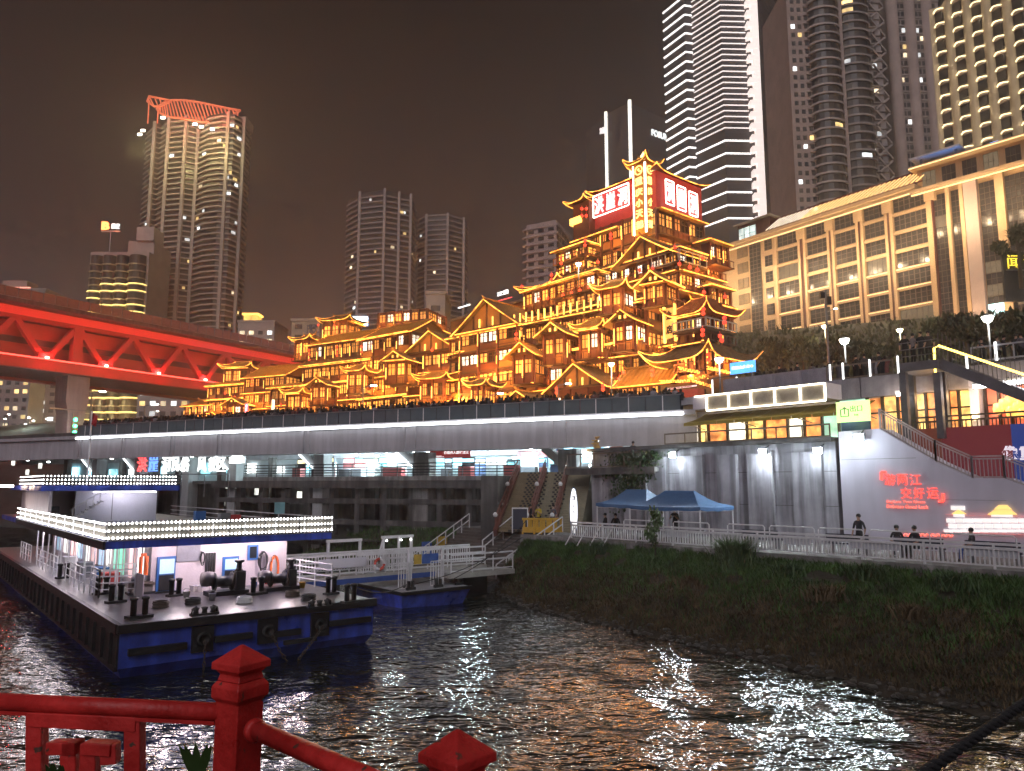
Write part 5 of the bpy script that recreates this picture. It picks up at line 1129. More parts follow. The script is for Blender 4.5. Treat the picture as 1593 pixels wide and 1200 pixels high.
house('little gilt-roofed kiosk in front of the last houses', 318, 150, 352, 148, 675, 655, 1, 2, 'gy', 1.6, 57, depth=4, m=TILEG, lit=(0, .7, .2))
house('small curved-roof turret above the bridge end of the row', 345, 168, 382, 167, 592, 572, 1, 3, 'hip', 1.5, 58, depth=5, lit=(0, .3, .3), m=TILEG)
house('white-lit rooftop restaurant behind the row with red boards', 585, 150, 662, 146, 520, 484, 2, 6, 'none', 0, 59, depth=8, lit=(.6, .1, .2), washers=2, tube=.2)
# market stalls with gilt roofs along the street
for i, (a, b, pe, pb) in enumerate(((545, 600, 665, 672), (598, 690, 655, 668), (690, 720, 650, 662), (722, 765, 646, 660), (500, 528, 663, 672))):
    D_ = 118 - .08 * (a - 600); house('low street stall with a glowing gilt roof, number %s from the bridge end' % ['two', 'three', 'four', 'five', 'one'][i], a, D_, b, D_ - 5, pb, pe, 1, max(2, (b - a) // 20), 'gx', 1.0, 60 + i, depth=3, m=TILEG, lit=(.1, .5, .2), name='street_stall')
# big vertical signs on the row
for i, (a, b, c, d, col, lab) in enumerate(((380, 648, 386, 628, (1, .12, .2), 'narrow red lit vertical sign on the gilt-eaved house'), (422, 645, 427, 622, (1, .9, .6), 'narrow white lit vertical sign in front of the broad houses'))):
    D_ = 148; p0, p1 = at(a, b, D_), at(c, d, D_); t = thing('vertical_sign', lab, 'sign', (p0.x, D_, p0.z), 0); bx('panel', t, 0, p1.x - p0.x, 0, .2, 0, p1.z - p0.z, glow('vs%d' % i, col, 2.2)); bx('bracket', t, .3, .5, .2, 3, .5, .7, STEEL)
    for k, ch in enumerate('老茶馆'): hh = (p1.z - p0.z) / 3.4; text('character', t, ch, .12, p1.x - p0.x - .12, p1.z - p0.z - hh * (k + 1.1), p1.z - p0.z - hh * (k + .25), -.01, (CHW if i == 0 else CHR), .05, .03)

# ---- corner pavilion, gold plaque, crenellated light walls and arched gate in front of the tower
pv = thing('corner_pavilion', 'two-storey corner pavilion with a curved red-tiled roof and glowing balcony rail', 'building', (TCx, TCy, 0), TRZ)
d5 = -6.0; x0, x1 = TX(1056, 520, d5), TX(1095, 520, d5); z0, z1 = 9, TZ(1095, 488, d5)
RTILE = mat('red_tile', (.40, .12, .04), .6, var=.2, scale=2)
tier(TF, pv, x0, x1, d5, 4.6, z0, z1, 5, 3, 3, seed=70, lit=(.1, .3, .2), washers=2); hip(pv, x0 - 1.2, x1 + 1.4, d5 - 1.3, d5 + 5.6, z1, 2.2, 1.1, .35, .2, m=RTILE)
for s_, u0, u1, c in (('L', x0, x1 + 1.2, d5), ('R', d5 - 1.2, d5 + 4.6, x1)):
    F = Face(pv, s_, c); za, zb_ = TZ(1095, 511, d5), TZ(1095, 498, d5)
    F.box('balcony_slab', u0, u1, 0, 1.15, za - .4, za - .1, WOOD)
    for z in (za, zb_): F.box('balcony_light', u0, u1, 1.1, 1.2, z - .06, z + .06, MATS['rail_light'])
    n = 7
    for k in range(n + 1): u = u0 + (u1 - u0) * k / n; F.box('balcony_light', u - .05, u + .05, 1.09, 1.19, za + .07, zb_ - .07, MATS['rail_light'])
zl = TZ(1105, 556, d5 - 2); hip(pv, x0 - 2.5, x1 + 3.0, d5 - 3.5, d5 + 6, zl, 2.0, 1.5, .5, .3, m=TILEM)
lanterns(TF, [(1094, 481), (1094, 488), (1127, 495), (1127, 502), (1093, 514), (1093, 521), (1120, 523), (1123, 530), (1102, 552), (1102, 560)], 'small red lantern hung on the corner pavilion below the tower', 'lanterns of the corner pavilion', d5 - 1.5)
pl_ = thing('gold_plaque', 'tall golden vertical plaque with dark characters between tower and pavilion', 'sign', (TCx, TCy, 0), TRZ)
p0, p1 = TF.L(1034, 527, -7), TF.L(1048, 478, -7); bx('panel', pl_, p0[0], p1[0], -7, -6.7, p0[1], p1[1], glow('plaque_gold', (1, .5, .1), .9, 0, .2, 1)); zz = p1[1] - p0[1]
for k, ch in enumerate('金店'): text('character', pl_, ch, p0[0] + .25, p1[0] - .25, p1[1] - zz * (.08 + .5 * k) - zz * .3, p1[1] - zz * (.08 + .5 * k), -7, WOOD, .05, .04)
for u in (p0[0] - .12, p1[0]): bx('frame', pl_, u, u + .12, -7.1, -6.7, p0[1] - .5, p1[1] + .4, TUBE)
bx('support', pl_, p0[0] + .3, p0[0] + .6, -6.7, -.2, p0[1], p0[1] + .4, WOOD)
cr = thing('light_battlements', 'rows of gold zigzag light strips on the stepped wall above the red gate', 'wall', (TCx, TCy, 0), TRZ)
for (a, ya, b, yb, d) in ((1055, 573, 1088, 580, -8), (1100, 572, 1133, 580, -8), (1026, 594, 1072, 593, -10), (1075, 592, 1108, 602, -10), (1082, 590, 1098, 584, -9)):
    P = []; n = int(abs(b - a) / 2.6)
    for k in range(n + 1):
        px_ = a + (b - a) * k / n; py_ = ya + (yb - ya) * k / n + (1.6 if k % 2 else -1.6)
        for py2 in (py_,): u, v = TF.L(px_, py2, d); P.append((u, d, v))
        if k < n: u, v = TF.L(a + (b - a) * (k + 1) / n, py_, d); P.append((u, d, v))
    tubed('light_strip', cr, P, .06, LEDG, 5); us = [p_[0] for p_ in P]; bx('wall_face', cr, min(us), max(us), d + .15, d + 1.2, 9, min(p_[2] for p_ in P), PLAS)
gt = thing('arched_gate', 'red arched gateway with white inscribed boards under the battlement lights', 'gate', (TCx, TCy, 0), TRZ)
dg_ = -13; a0, a1 = TF.L(1034, 640, dg_), TF.L(1086, 604, dg_); cx = (TX(1045, 625, dg_) + TX(1068, 625, dg_)) / 2; rw = (TX(1068, 625, dg_) - TX(1045, 625, dg_)) / 2
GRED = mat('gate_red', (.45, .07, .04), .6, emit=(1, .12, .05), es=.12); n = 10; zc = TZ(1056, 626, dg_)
arch = [(cx - rw, 9), (cx - rw, zc)] + [(cx - rw * math.cos(math.pi * k / n), zc + rw * .9 * math.sin(math.pi * k / n)) for k in range(1, n)] + [(cx + rw, zc), (cx + rw, 9)]
poly = [(a0[0], 9), (a0[0], a1[1]), (a1[0], a1[1]), (a1[0], 9)] + arch[::-1]
G().wall_prism(poly[::-1], dg_, dg_ + 1.0).build('gate_wall', GRED, gt)
BRD = glow('gate_board', (1, .75, .65), 1.0)
p0, p1 = TF.L(1036, 607, dg_), TF.L(1084, 599, dg_); bx('top_board', gt, p0[0], p1[0], dg_ - .1, dg_, p0[1], p1[1] , BRD); bx('side_board', gt, p0[0], p0[0] + .7, dg_ - .12, dg_, 9.5, p0[1] - .3, BRD)
text('characters', gt, '洪崖洞民俗风貌区', p0[0] + .5, p1[0] - .5, p0[1] + .12, p1[1] - .12, dg_ - .1, RW, .03, .03)
bx('dark_passage', gt, a0[0], a1[0], dg_ + 1.1, dg_ + 1.3, 9, a1[1], WOOD); lamp((cx, dg_ - 2.5, zc + 1), 50, (1, .4, .25), .2, parent=gt)

# ---- small porches and dormers that break up the long rows
def porch(label, a, b, D, pe, pb, h, seed, m=TILEG, roof='gy'):
    house(label, a, D, b, D - .05 * (b - a), pb, pe, 1, 2, roof, h, seed, depth=3, side=1, name='timber_porch', m=m, lit=(.1, .5, .3), rail=1)
porch('small gabled porch on the broad gallery house, nearer the bridge', 500, 131, 522, 632, 648, 1.2, 81); porch('small gabled porch on the broad gallery house, nearer the gilt house', 572, 127, 600, 620, 640, 1.5, 82)
porch('tiny curved-roof lookout in front of the medallion house', 640, 118, 660, 632, 650, 1.0, 83, TILEG, 'hip'); porch('hanging bay with gilt roof left of the tall gabled house', 690, 116, 712, 560, 590, 1.2, 84)
porch('small curved-roof bay between gabled hall and shop hall', 946, 88, 966, 590, 612, 1.2, 85, TILEM, 'hip'); porch('gabled bay low on the long front block', 822, 101, 858, 590, 625, 1.6, 86)
porch('gilt gabled bay on the houses under the bridge end', 398, 148, 420, 622, 642, 1.3, 87); porch('curved-roof bay at the foot of the tall tower', 1000, 88, 1028, 548, 570, 1.5, 88, TILEM, 'hip')

for i, (a, b, D, pe, pb, h, rf) in enumerate(((735, 752, 101, 600, 622, 1.0, 'hip'), (800, 830, 99, 552, 575, 1.5, 'gy'), (848, 880, 97, 520, 545, 1.4, 'gy'), (905, 935, 94, 512, 535, 1.4, 'hip'), (960, 990, 90.5, 500, 522, 1.3, 'gy'), (655, 690, 116, 590, 610, 1.2, 'hip'), (600, 630, 124, 560, 580, 1.3, 'gy'), (540, 562, 131, 578, 596, 1.2, 'hip'), (484, 505, 136, 598, 614, 1.1, 'gy'), (445, 466, 142, 612, 630, 1.1, 'hip'), (352, 374, 154, 628, 645, 1.1, 'gy'), (830, 856, 108, 500, 512, 1.2, 'hip'), (1010, 1040, 87, 440, 452, 1.3, 'gy'), (940, 972, 91, 450, 465, 1.3, 'hip'))):
    house('little %s bay on the %s' % ({'hip': 'curved-roof', 'gy': 'gabled'}[rf], ['tall gabled house, low down', 'long front block near the tall gabled house', 'middle of the long front block', 'long front block near the tower', 'right end of the long front block', 'medallion house', 'gilt-roofed house with four rows', 'broad gallery house, right end', 'broad gallery house, left end', 'stepped house with low eave', 'gilt-eaved house at the bridge end', 'stepped wing, low terrace', 'tower corner under the big balcony', 'tower front below the lit galleries'][i]), a, D, b, D - .05 * (b - a), pb, pe, 1, 2, rf, h, 120 + i, depth=3, side=1, name='timber_bay', m=TILEG if i % 2 else TILEM, lit=(.1, .4, .3), rail=1)
# ================================================================ TOWERS, HOTEL, BRIDGE
SLAB = mat('tower_slab', (.50, .43, .40), .7, var=.15, scale=.3); SLABW = mat('tower_slab_cream', (.46, .40, .30), .7, var=.12, scale=.3); CORE = mat('tower_glass', (.05, .045, .045), .3, var=.3, scale=.2, bump=0); WALLT = mat('tower_wall', (.42, .36, .34), .75, var=.15, scale=.2); WALLP = mat('tower_pinkish', (.46, .35, .31), .75, var=.15, scale=.2)
TWL = [glow('tw_warm', (1, .8, .5), 1.6, .6, .4, .5), glow('tw_white', (.95, 1, 1), 1.7, .6, .4, .5), glow('tw_gold', (1, .68, .25), 1.5, .5, .4, .5)]
def ring(plan, off):
    """plan polyline pushed towards the viewer by off"""
    out_ = []
    for i, p in enumerate(plan):
        a = plan[max(i - 1, 0)]; b = plan[min(i + 1, len(plan) - 1)]; d = Vector((b[0] - a[0], b[1] - a[1])).normalized(); out_.append((p[0] + d.y * off, p[1] - d.x * off))
    return out_
def tower(name, label, plan, z0, z1, fh, lit, slab=SLAB, slab_t=.5, off=.9, core=CORE, back=22, piers=(), pier_m=WALLT, windows=0, seed=1, skip_slab=None):
    c = plan[len(plan) // 2]; root = thing(name, label, 'tower', (c[0], c[1], z0)); P = [(x - c[0], y - c[1]) for x, y in plan]; H = z1 - z0
    a, b = Vector(P[0]), Vector(P[-1]); n_ = Vector((-(b - a).y, (b - a).x)).normalized(); sc_b = 1 + back / c[1]; body = P + [((b.x + c[0]) * sc_b - c[0] - 1.5, (b.y + c[1]) * sc_b - c[1]), ((a.x + c[0]) * sc_b - c[0] + 1.5, (a.y + c[1]) * sc_b - c[1])]
    G().prism(body, 0, H).build('body', core, root)
    nf = int(H / fh); R1 = ring(P, off); poly = R1 + [(P[-1][0] + n_.x * 2, P[-1][1] + n_.y * 2), (P[0][0] + n_.x * 2, P[0][1] + n_.y * 2)]
    sm = G().prism(poly, 0, slab_t).mesh('floor_slab', slab)
    for f in range(1, nf + 1): put('floor_slab', sm, root, (0, 0, f * fh - slab_t))
    for i in piers:
        if isinstance(i, int): p = ring(P, off + .25)[i]
        else: k = int(i); q = ring(P, off + .25); p = (q[k][0] + (q[k + 1][0] - q[k][0]) * (i - k), q[k][1] + (q[k + 1][1] - q[k][1]) * (i - k))
        bx('pier', root, p[0] - .7, p[0] + .7, p[1] - .2, p[1] + 1.4, 0, H + .6, pier_m)
    r = random.Random(seed); seg = [(Vector(P[i]), Vector(P[i + 1])) for i in range(len(P) - 1)]; seg = [s_ for s_ in seg if (s_[1] - s_[0]).length > 2]
    for k in range(lit):
        a_, b_ = r.choice(seg); d = (b_ - a_); L = d.length; u = r.uniform(.05, .8) * L; w = min(r.uniform(1.0, 2.6), L - u); f = r.randrange(1, nf); d.normalize(); p = a_ + d * u
        bx('lit_window', root, p.x + d.y * .25, p.x + d.y * .25 + w, p.y - d.x * .25, p.y - d.x * .25 + .2, f * fh + .5, f * fh + fh - slab_t - .3, r.choice(TWL), (0, 0, math.atan2(d.y, d.x)))
    if windows:
        k = 0
        for f in range(nf - 1, -1, -1):
            for a_, b_ in seg:
                d = (b_ - a_); L = d.length; d.normalize(); nw = max(1, int(L / 3.4))
                for j in range(nw):
                    if k >= windows: break
                    u = L * (j + .2) / nw; p = a_ + d * u; k += 1
                    bx('window', root, p.x + d.y * .18, p.x + d.y * .18 + L / nw * .55, p.y - d.x * .18, p.y - d.x * .18 + .15, f * fh + .7, f * fh + fh - slab_t - .35, CORE, (0, 0, math.atan2(d.y, d.x)))
    return root, P, nf
def pl(*pts): return [ground_xy(a, b) for a, b in pts]
def zat(py_, D): return at(796, py_, D).z

# left tower with the red leaf-shaped crown
D = 340; plan = pl((199, 352), (213, 344), (222, 346), (236, 340), (262, 338), (284, 341), (300, 336), (320, 334), (340, 335), (352, 339), (366, 350))
zt_ = zat(186, D); root, P, nf = tower('riverside_tower', 'tall apartment tower with a glowing red leaf-shaped crown beside the bridge', plan, 8, zt_, 2.55, 60, SLAB, .55, 1.0, piers=(1, 3, 4, 5, 7.5, 9), seed=2)
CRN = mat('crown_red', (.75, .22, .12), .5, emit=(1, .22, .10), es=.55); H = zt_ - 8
c5 = plan[5]
def cp_(px_, py_, D_): p = at(px_, py_, D_); return Vector((p.x - c5[0], p.y - c5[1], p.z - 8))
bx('crown_base', root, P[3][0], P[-2][0], 4, 14, H, H + 4, WALLT)
up_ = [(244, 170), (250, 163), (258, 158), (270, 156), (285, 156), (300, 158), (318, 161), (336, 165), (355, 169), (374, 172)]; lo_ = [(244, 170), (250, 177), (262, 182), (278, 184), (296, 187), (312, 190), (328, 191), (344, 188), (360, 181), (374, 172)]
U = [cp_(a_, b_, 346) for a_, b_ in up_]; Lo = [cp_(a_, b_, 334 + 10 * abs(k - 4.5) / 4.5) for k, (a_, b_) in enumerate(lo_)]
tubed('crown_edge', root, U, .55, CRN, 6); tubed('crown_edge', root, Lo, .55, CRN, 6)
for k in range(1, 27):
    f_ = k / 27 * 9; i_ = min(8, int(f_)); g_ = f_ - i_; bar('crown_rib', root, U[i_].lerp(U[i_ + 1], g_), Lo[max(0, min(8, i_))].lerp(Lo[min(9, i_ + 1)], g_), .4, CRN, .7)
W1 = [cp_(*q_) for q_ in ((229, 158, 338), (232, 150, 340), (248, 153, 344), (266, 157, 346))]; W2_ = [cp_(*q_) for q_ in ((229, 158, 338), (240, 166, 338), (252, 165, 342), (266, 158, 346))]
tubed('crown_edge', root, W1, .5, CRN, 6); tubed('crown_edge', root, W2_, .5, CRN, 6)
for k in range(1, 6): f_ = k / 6 * 3; i_ = min(2, int(f_)); bar('crown_rib', root, W1[i_].lerp(W1[i_ + 1], f_ - i_), W2_[i_].lerp(W2_[i_ + 1], f_ - i_), .35, CRN, .5)
for a_, b_ in ((232, 158), (246, 172), (340, 189), (352, 185), (362, 180), (370, 175)): p_ = cp_(a_, b_, 340); bar('crown_post', root, (p_.x, p_.y, H - 2), p_, .45, CRN)
FLO = glow('crown_flood', (1, .95, .8), 10)
for px_, py_ in ((222, 203), (217, 209), (253, 183), (303, 193), (313, 197), (330, 201)):
    p = at(px_, py_, 333); bx('roof_flood', root, p.x - plan[5][0] - .9, p.x - plan[5][0] + .9, p.y - plan[5][1], p.y - plan[5][1] + .5, p.z - 8 - .5, p.z - 8 + .5, FLO)
for px_, py_, e_ in ((220, 230, 7000), (250, 205, 6000), (315, 215, 10000), (350, 225, 5000)): p = at(px_, py_, 322); lamp(p, e_, (1, .85, .35), .6)
for px_, e_ in ((260, 3500), (300, 5000), (340, 4000)): lamp(at(px_, 168, 326), e_, (1, .2, .1), 1)
# lower neighbour with round bays and gold arcs of light
A = [ground_xy(px_, 312) for px_ in (120, 214)]; z0_ = 8; zt2 = zat(392, 312)
gb = thing('round_bay_block', 'apartment block with round bays ringed by gold arcs behind the bridge', 'building', (A[0][0], 312, z0_)); Wd = A[1][0] - A[0][0]
G().box(0, Wd, 0, 20, 0, zt2 - z0_).build('wall', WALLT, gb); G().box(Wd * .55, Wd, 4, 20, zt2 - z0_, zt2 - z0_ + 6).build('roof_block', WALLT, gb); G().box(Wd * .7, Wd, 3, 12, zt2 - z0_ + 6, zt2 - z0_ + 12).build('roof_block', SLAB, gb)
ARC = glow('arc_gold', (1, .72, .2), 2.6)
for c_, rr in ((3, 2.4), (8.5, 2.6), (14, 2.6), (20.5, 3.4)):
    arcp = [(c_ + rr * math.cos(math.pi * (1 + k / 10)), rr * math.sin(math.pi * (1 + k / 10))) for k in range(11)]; G().prism(arcp[:] , 0, zt2 - z0_ - 2).build('round_bay', CORE, gb)
    a2 = [(c_ + (rr + .5) * math.cos(math.pi * (1 + k / 10)), (rr + .5) * math.sin(math.pi * (1 + k / 10))) for k in range(11)]; sm = G().prism(a2, 0, .4).mesh('balcony', SLABW); lm = G().tube([(x, y, 0) for x, y in a2], .22, 5).mesh('arc_light', ARC)
    for f in range(1, int((zt2 - z0_ - 2) / 3)):
        put('balcony', sm, gb, (0, 0, f * 3))
        if f * 3 + z0_ < zat(440, 312) and (f + int(c_)) % 3: put('arc_light', lm, gb, (0, 0, f * 3 + .6))
lamp(at(185, 640, 300), 6000, (1, .75, .25), 1); lamp(at(160, 480, 300), 5000, (1, .75, .3), 1); lamp(at(150, 620, 300), 4000, (1, .75, .3), 1)
BL = thing('roof_letter_sign', 'orange and white lit letter sign on the roof of the round-bay block', 'sign', at(158, 358, 310)); text('letter', BL, 'B', 0, 3.4, 0, 3.6, 0, glow('b_orange', (1, .25, .06), 5), .4, .05); text('letters', BL, '重庆', 4.2, 7.8, .4, 2.8, 0, CHW, .4, .04); bx('frame', BL, -.3, 8, .1, .4, -.8, -.2, STEEL); bx('post', BL, 3.5, 4, .4, .8, -9, -.8, STEEL)
lamp(at(163, 352, 305), 1500, (1, .2, .05), .5)
# two hazy towers in the middle and one behind the timber tower
tower('hazy_tower', 'broad hazy grey tower in the middle distance, the taller of the pair', pl((531, 445), (552, 432), (590, 428), (630, 436), (640, 452)), 12, zat(303, 435), 3.2, 34, WALLT, .9, 1.0, piers=(1, 2, 2.55, 3), seed=5, back=24, pier_m=SLAB)
tower('hazy_tower', 'shorter hazy grey tower right of the broad hazy tower', pl((646, 470), (660, 462), (692, 460), (716, 468), (724, 484)), 12, zat(338, 465), 3.2, 22, WALLT, .9, 1.0, piers=(1, 2, 3), seed=6, back=24, pier_m=SLAB)
tower('hazy_block', 'dim flat-topped block just left of the timber tower top', pl((820, 268), (868, 262), (902, 292)), 12, zat(345, 264), 3.0, 10, WALLT, .7, .6, core=WALLT, windows=120, seed=7, back=20)
# dark glass tower with two white corner light lines and lettering
fo = thing('glass_slab_tower', 'dark glass tower with two white vertical light lines behind the timber tower', 'tower', ground_xy(952, 430) + (12,)); FO = Fr(ground_xy(952, 430) + (12,), math.atan2(-14, 14), fo)
c0 = Vector(ground_xy(952, 430)); c1 = Vector(ground_xy(990, 418)); c2 = Vector(ground_xy(1070, 440)); tz1, tz2, tz3 = zat(178, 430) - 12, zat(160, 418) - 12, zat(195, 440) - 12
V = [(0, 0), tuple(c1 - c0), tuple(c2 - c0), tuple(c2 - c0 + Vector((-15, 30))), (-10, 25)]; zs = [tz1, tz2, tz3, tz3, tz1]
g = G(); n = 5; g.add([(x, y, 0) for x, y in V] + [(x, y, z) for (x, y), z in zip(V, zs)], [tuple(range(5))[::-1], tuple(range(5, 10))] + [(i, (i + 1) % 5, 5 + (i + 1) % 5, 5 + i) for i in range(5)]); g.build('body', mat('slab_glass', (.045, .045, .05), .25, var=.1, scale=.1, bump=0), fo)
LV = glow('edge_light', (1, .95, .85), 1.8)
bar('edge_light', fo, (-.5, -.6, 60), (-.5, -.6, tz1 + 1), 1.6, LV); p = c1 - c0; bar('edge_light', fo, (p.x, p.y - .8, 60), (p.x, p.y - .8, tz2 + 1), 1.8, LV)
d = (c2 - c1).normalized(); ang = math.atan2(d.y, d.x); q = p + d * (c2 - c1).length * .42; zt3 = at(1025, 211, 427).z - 12
put('lettering', text_mesh('FOSUN', CHW, .03), fo, (q.x + d.y * .8, q.y - d.x * .8, zt3), (0, 0, ang), (13.5, .5, 4.0)); put('side_lettering', text_mesh('复星', CHW2, .03), fo, (-4.5, -.8, tz1 - 13), (0, 0, R(-30)), (3.2, .5, 4.0))
for k in range(24): z = 70 + k * 4; bar('floor_line', fo, (p.x + d.x, p.y + d.y - .1, z), (p.x + d.x * 38, p.y + d.y * 38 - .1, z), .25, CORE)
# folded LED tower
LD = [(1050, 290), (1086, 279), (1098, 279.6), (1146, 268), (1186, 268.4)]; plan = pl(*LD); ledt = thing('led_tower', 'tall tower wrapped in zigzag white light lines with a bright white edge', 'tower', plan[0] + (10,)); P = [Vector((x - plan[0][0], y - plan[0][1])) for x, y in plan]
ex, ey = ground_xy(1208, 266); E1 = Vector((ex - plan[0][0], ey - plan[0][1])); ex, ey = ground_xy(1268, 320); E2 = Vector((ex - plan[0][0], ey - plan[0][1]))
DKF = mat('led_tower_dark', (.06, .055, .06), .35, var=.1, scale=.1, bump=0); SIDE = mat('led_tower_side', (.085, .078, .078), .6, var=.12, scale=.15)
HL = zat(8, 285) - 10; HR = zat(-45, 270) - 10
G().prism([tuple(P[0]), tuple(P[1]), tuple(P[2]), (P[2].x + 8, P[2].y + 30), (P[0].x + 10, P[0].y + 34)], 0, HL).build('left_body', DKF, ledt)
G().prism([tuple(P[2]), tuple(P[3]), tuple(P[4]), tuple(E1), tuple(E2), (P[2].x + 12, P[2].y + 44)], 0, HR).build('right_body', DKF, ledt)
LW_ = glow('led_line', (1, .96, .92), 1.9); LN_ = glow('led_thin', (1, .88, .84), 1.2)
z = zat(330, 285) - 10; k = 0
while z < HL:
    for i in range(2): a_, b_ = P[i], P[i + 1]; o_ = ring([tuple(v) for v in P], .25); bar('light_line', ledt, (o_[i][0], o_[i][1], z), (o_[i + 1][0], o_[i + 1][1], z), .35, LW_, .6)
    z += 3.95
z = zat(350, 275) - 10; o_ = ring([tuple(v) for v in P], .25); zsplit = zat(225, 275) - 10
while z < HR:
    hi = z > zsplit
    for i in (2, 3): bar('light_line', ledt, (o_[i][0], o_[i][1], z), (o_[i + 1][0], o_[i + 1][1], z), .3, LN_ if hi else LW_, .34 if hi else .55)
    z += 2.25 if hi else 5.0
EDG = glow('edge_panel', (1, .86, .80), 1.05); z = 30; k = 0
while z < HR:
    w = 1.0 if k % 2 else .62; a_ = E1 + (P[4] - E1) * w; bx('edge_panel', ledt, a_.x, E1.x, min(a_.y, E1.y) - .5, max(a_.y, E1.y), z, z + 2.2, EDG); z += 2.25; k += 1
dE = E2 - E1; Ls = dE.length; dE.normalize()
bar('side_wall', ledt, (E1.x - .3, E1.y + .2, HR / 2), (E2.x, E2.y, HR / 2), 1.0, SIDE, HR)
for kk in range(40): z = 70 + kk * 3; bar('side_groove', ledt, (E1.x + dE.x * 3 + .5, E1.y + dE.y * 3 - .4, z), (E2.x + .5, E2.y - .4, z), .2, CORE)
ts = thing('tower_top_sign', 'small red and blue lit sign on the top edge of the folded light tower', 'sign', at(1064, 22, 284)); G().lathe([(.1, 0), (1.9, .3), (1.9, .9), (.1, 1.2)], (1.5, 0, 1.8), 12, M=Matrix.Translation((0, 0, 3.3)) @ Matrix.Rotation(R(90), 4, 'X') @ Matrix.Translation((0, 0, -2))).build('round_logo', CHR, ts, True); text('letters', ts, '邮储银行', 4.0, 12, 2.5, 5.0, 0, CHB, .4, .03); bx('frame', ts, -.5, 12, .3, .6, .3, .9, STEEL)
for kk, py_ in enumerate((215, 240, 265)):
    for j in range(4): p_ = at(1128 + 12 * j, py_ + (j % 2) * 3, 271); bx('lit_window', ledt, p_.x - plan[0][0], p_.x - plan[0][0] + 1.6, p_.y - plan[0][1] - 1.2, p_.y - plan[0][1] + .2, p_.z - 10, p_.z - 8.4, TWL[0])
# residential towers
def bay_stack(root, cx, cy, r_, z0, z1, fh, m, mg, lit, seed, n=9):
    arcp = [(cx + r_ * math.cos(math.pi * (1 + k / n)), cy + .75 * r_ * math.sin(math.pi * (1 + k / n))) for k in range(n + 1)]; G().prism(arcp, z0, z1).build('bay', mg, root)
    a2 = [(cx + (r_ + .6) * math.cos(math.pi * (1 + k / n)), cy + .75 * (r_ + .6) * math.sin(math.pi * (1 + k / n))) for k in range(n + 1)]; sm = G().prism(a2, 0, .55).mesh('balcony', m); rm = G().prism(a2, .0, .8).mesh('balcony_parapet', WALLT); f = z0; rr = random.Random(seed)
    a3 = [(cx + (r_ + .12) * math.cos(math.pi * (1 + k / n)), cy + .75 * (r_ + .12) * math.sin(math.pi * (1 + k / n))) for k in range(n + 1)]; lm = [G().prism(a3[i0:i0 + 3] + [(cx, cy)], 0, fh * .45).mesh('lit_bay', TWL[i0 % 3]) for i0 in (1, 2, 4, 5, 6)]
    while f < z1 - fh:
        put('balcony', sm, root, (0, 0, f)); 
        if rr.random() < lit: put('lit_window', rr.choice(lm), root, (0, 0, f + .75))
        f += fh
rs = thing('bay_window_tower', 'dark residential tower with stacked curved balconies and few lit windows', 'tower', ground_xy(1258, 215) + (14,)); k_ = 215 / FPX; zb0 = 14
def rx(px_): return (px_ - 1258) * k_
HT2 = zat(-40, 210) - 14
G().box(0, rx(1348), 0, 22, 0, HT2).build('wall', WALLP, rs); G().box(rx(1348), rx(1420), 3, 24, 0, HT2).build('rear_wall', WALLT, rs)
bay_stack(rs, rx(1316), 0, 4.3, 0, HT2, 2.75, SLAB, CORE, .10, 3); bay_stack(rs, rx(1372), 3, 4.6, 0, HT2, 2.75, WALLT, CORE, .16, 4)
r = random.Random(12); nw = 0
for f in range(18, int(HT2 / 2.75)):
    z = f * 2.75
    for px_ in (1263, 1274, 1285):
        u = rx(px_); w_ = bx('window', rs, u, u + 1.1, -.14, 0, z + .7, z + 2.0, CORE if r.random() > .13 else r.choice(TWL))
        if px_ == 1285: bx('window_hood', rs, u - .2, u + 1.4, -.5, 0, z + 2.1, z + 2.3, WALLP)
    for px_ in (1352, 1393, 1404): u = rx(px_); bx('window', rs, u, u + 1.2, 2.85, 3, z + .7, z + 2.0, CORE if r.random() > .16 else r.choice(TWL))
    bx('sill_ledge', rs, rx(1346), rx(1420), 2.5, 3, z, z + .3, WALLT)
for px_ in (1259, 1345): bx('pier', rs, rx(px_) - .5, rx(px_) + .5, -.5, .2, 0, HT2, WALLP)
for kk in range(26): z = 45 + kk * 5; bar('lattice', rs, (rx(1402), 2, z), (rx(1430), 4, z + 4.5), .5, SLAB); bar('lattice', rs, (rx(1430), 4, z), (rx(1402), 2, z + 4.5), .5, SLAB)
rs2 = thing('pier_tower', 'residential tower with rounded pinkish piers beside the lattice', 'tower', ground_xy(1426, 225) + (14,)); k2 = 225 / FPX; W2 = (1512 - 1426) * k2; H2 = zat(-40, 222) - 14
G().box(0, W2, 0, 20, 0, H2).build('wall', WALLT, rs2)
for i, px_ in enumerate((1433, 1462, 1491)): u = (px_ - 1426) * k2; G().lathe([(1.7, 0), (1.7, H2)], (u, 0, 0), 12).build('round_pier', WALLP, rs2, True)
r = random.Random(13)
for f in range(16, int(H2 / 2.8)):
    for px_ in (1440, 1448, 1470, 1478, 1500): u = (px_ - 1426) * k2; bx('window', rs2, u, u + 1.15, -.15, 0, f * 2.8 + .6, f * 2.8 + 2, CORE if r.random() > .10 else r.choice(TWL))
    bx('ledge', rs2, 0, W2, -.35, 0, f * 2.8 - .15, f * 2.8 + .1, SLAB)
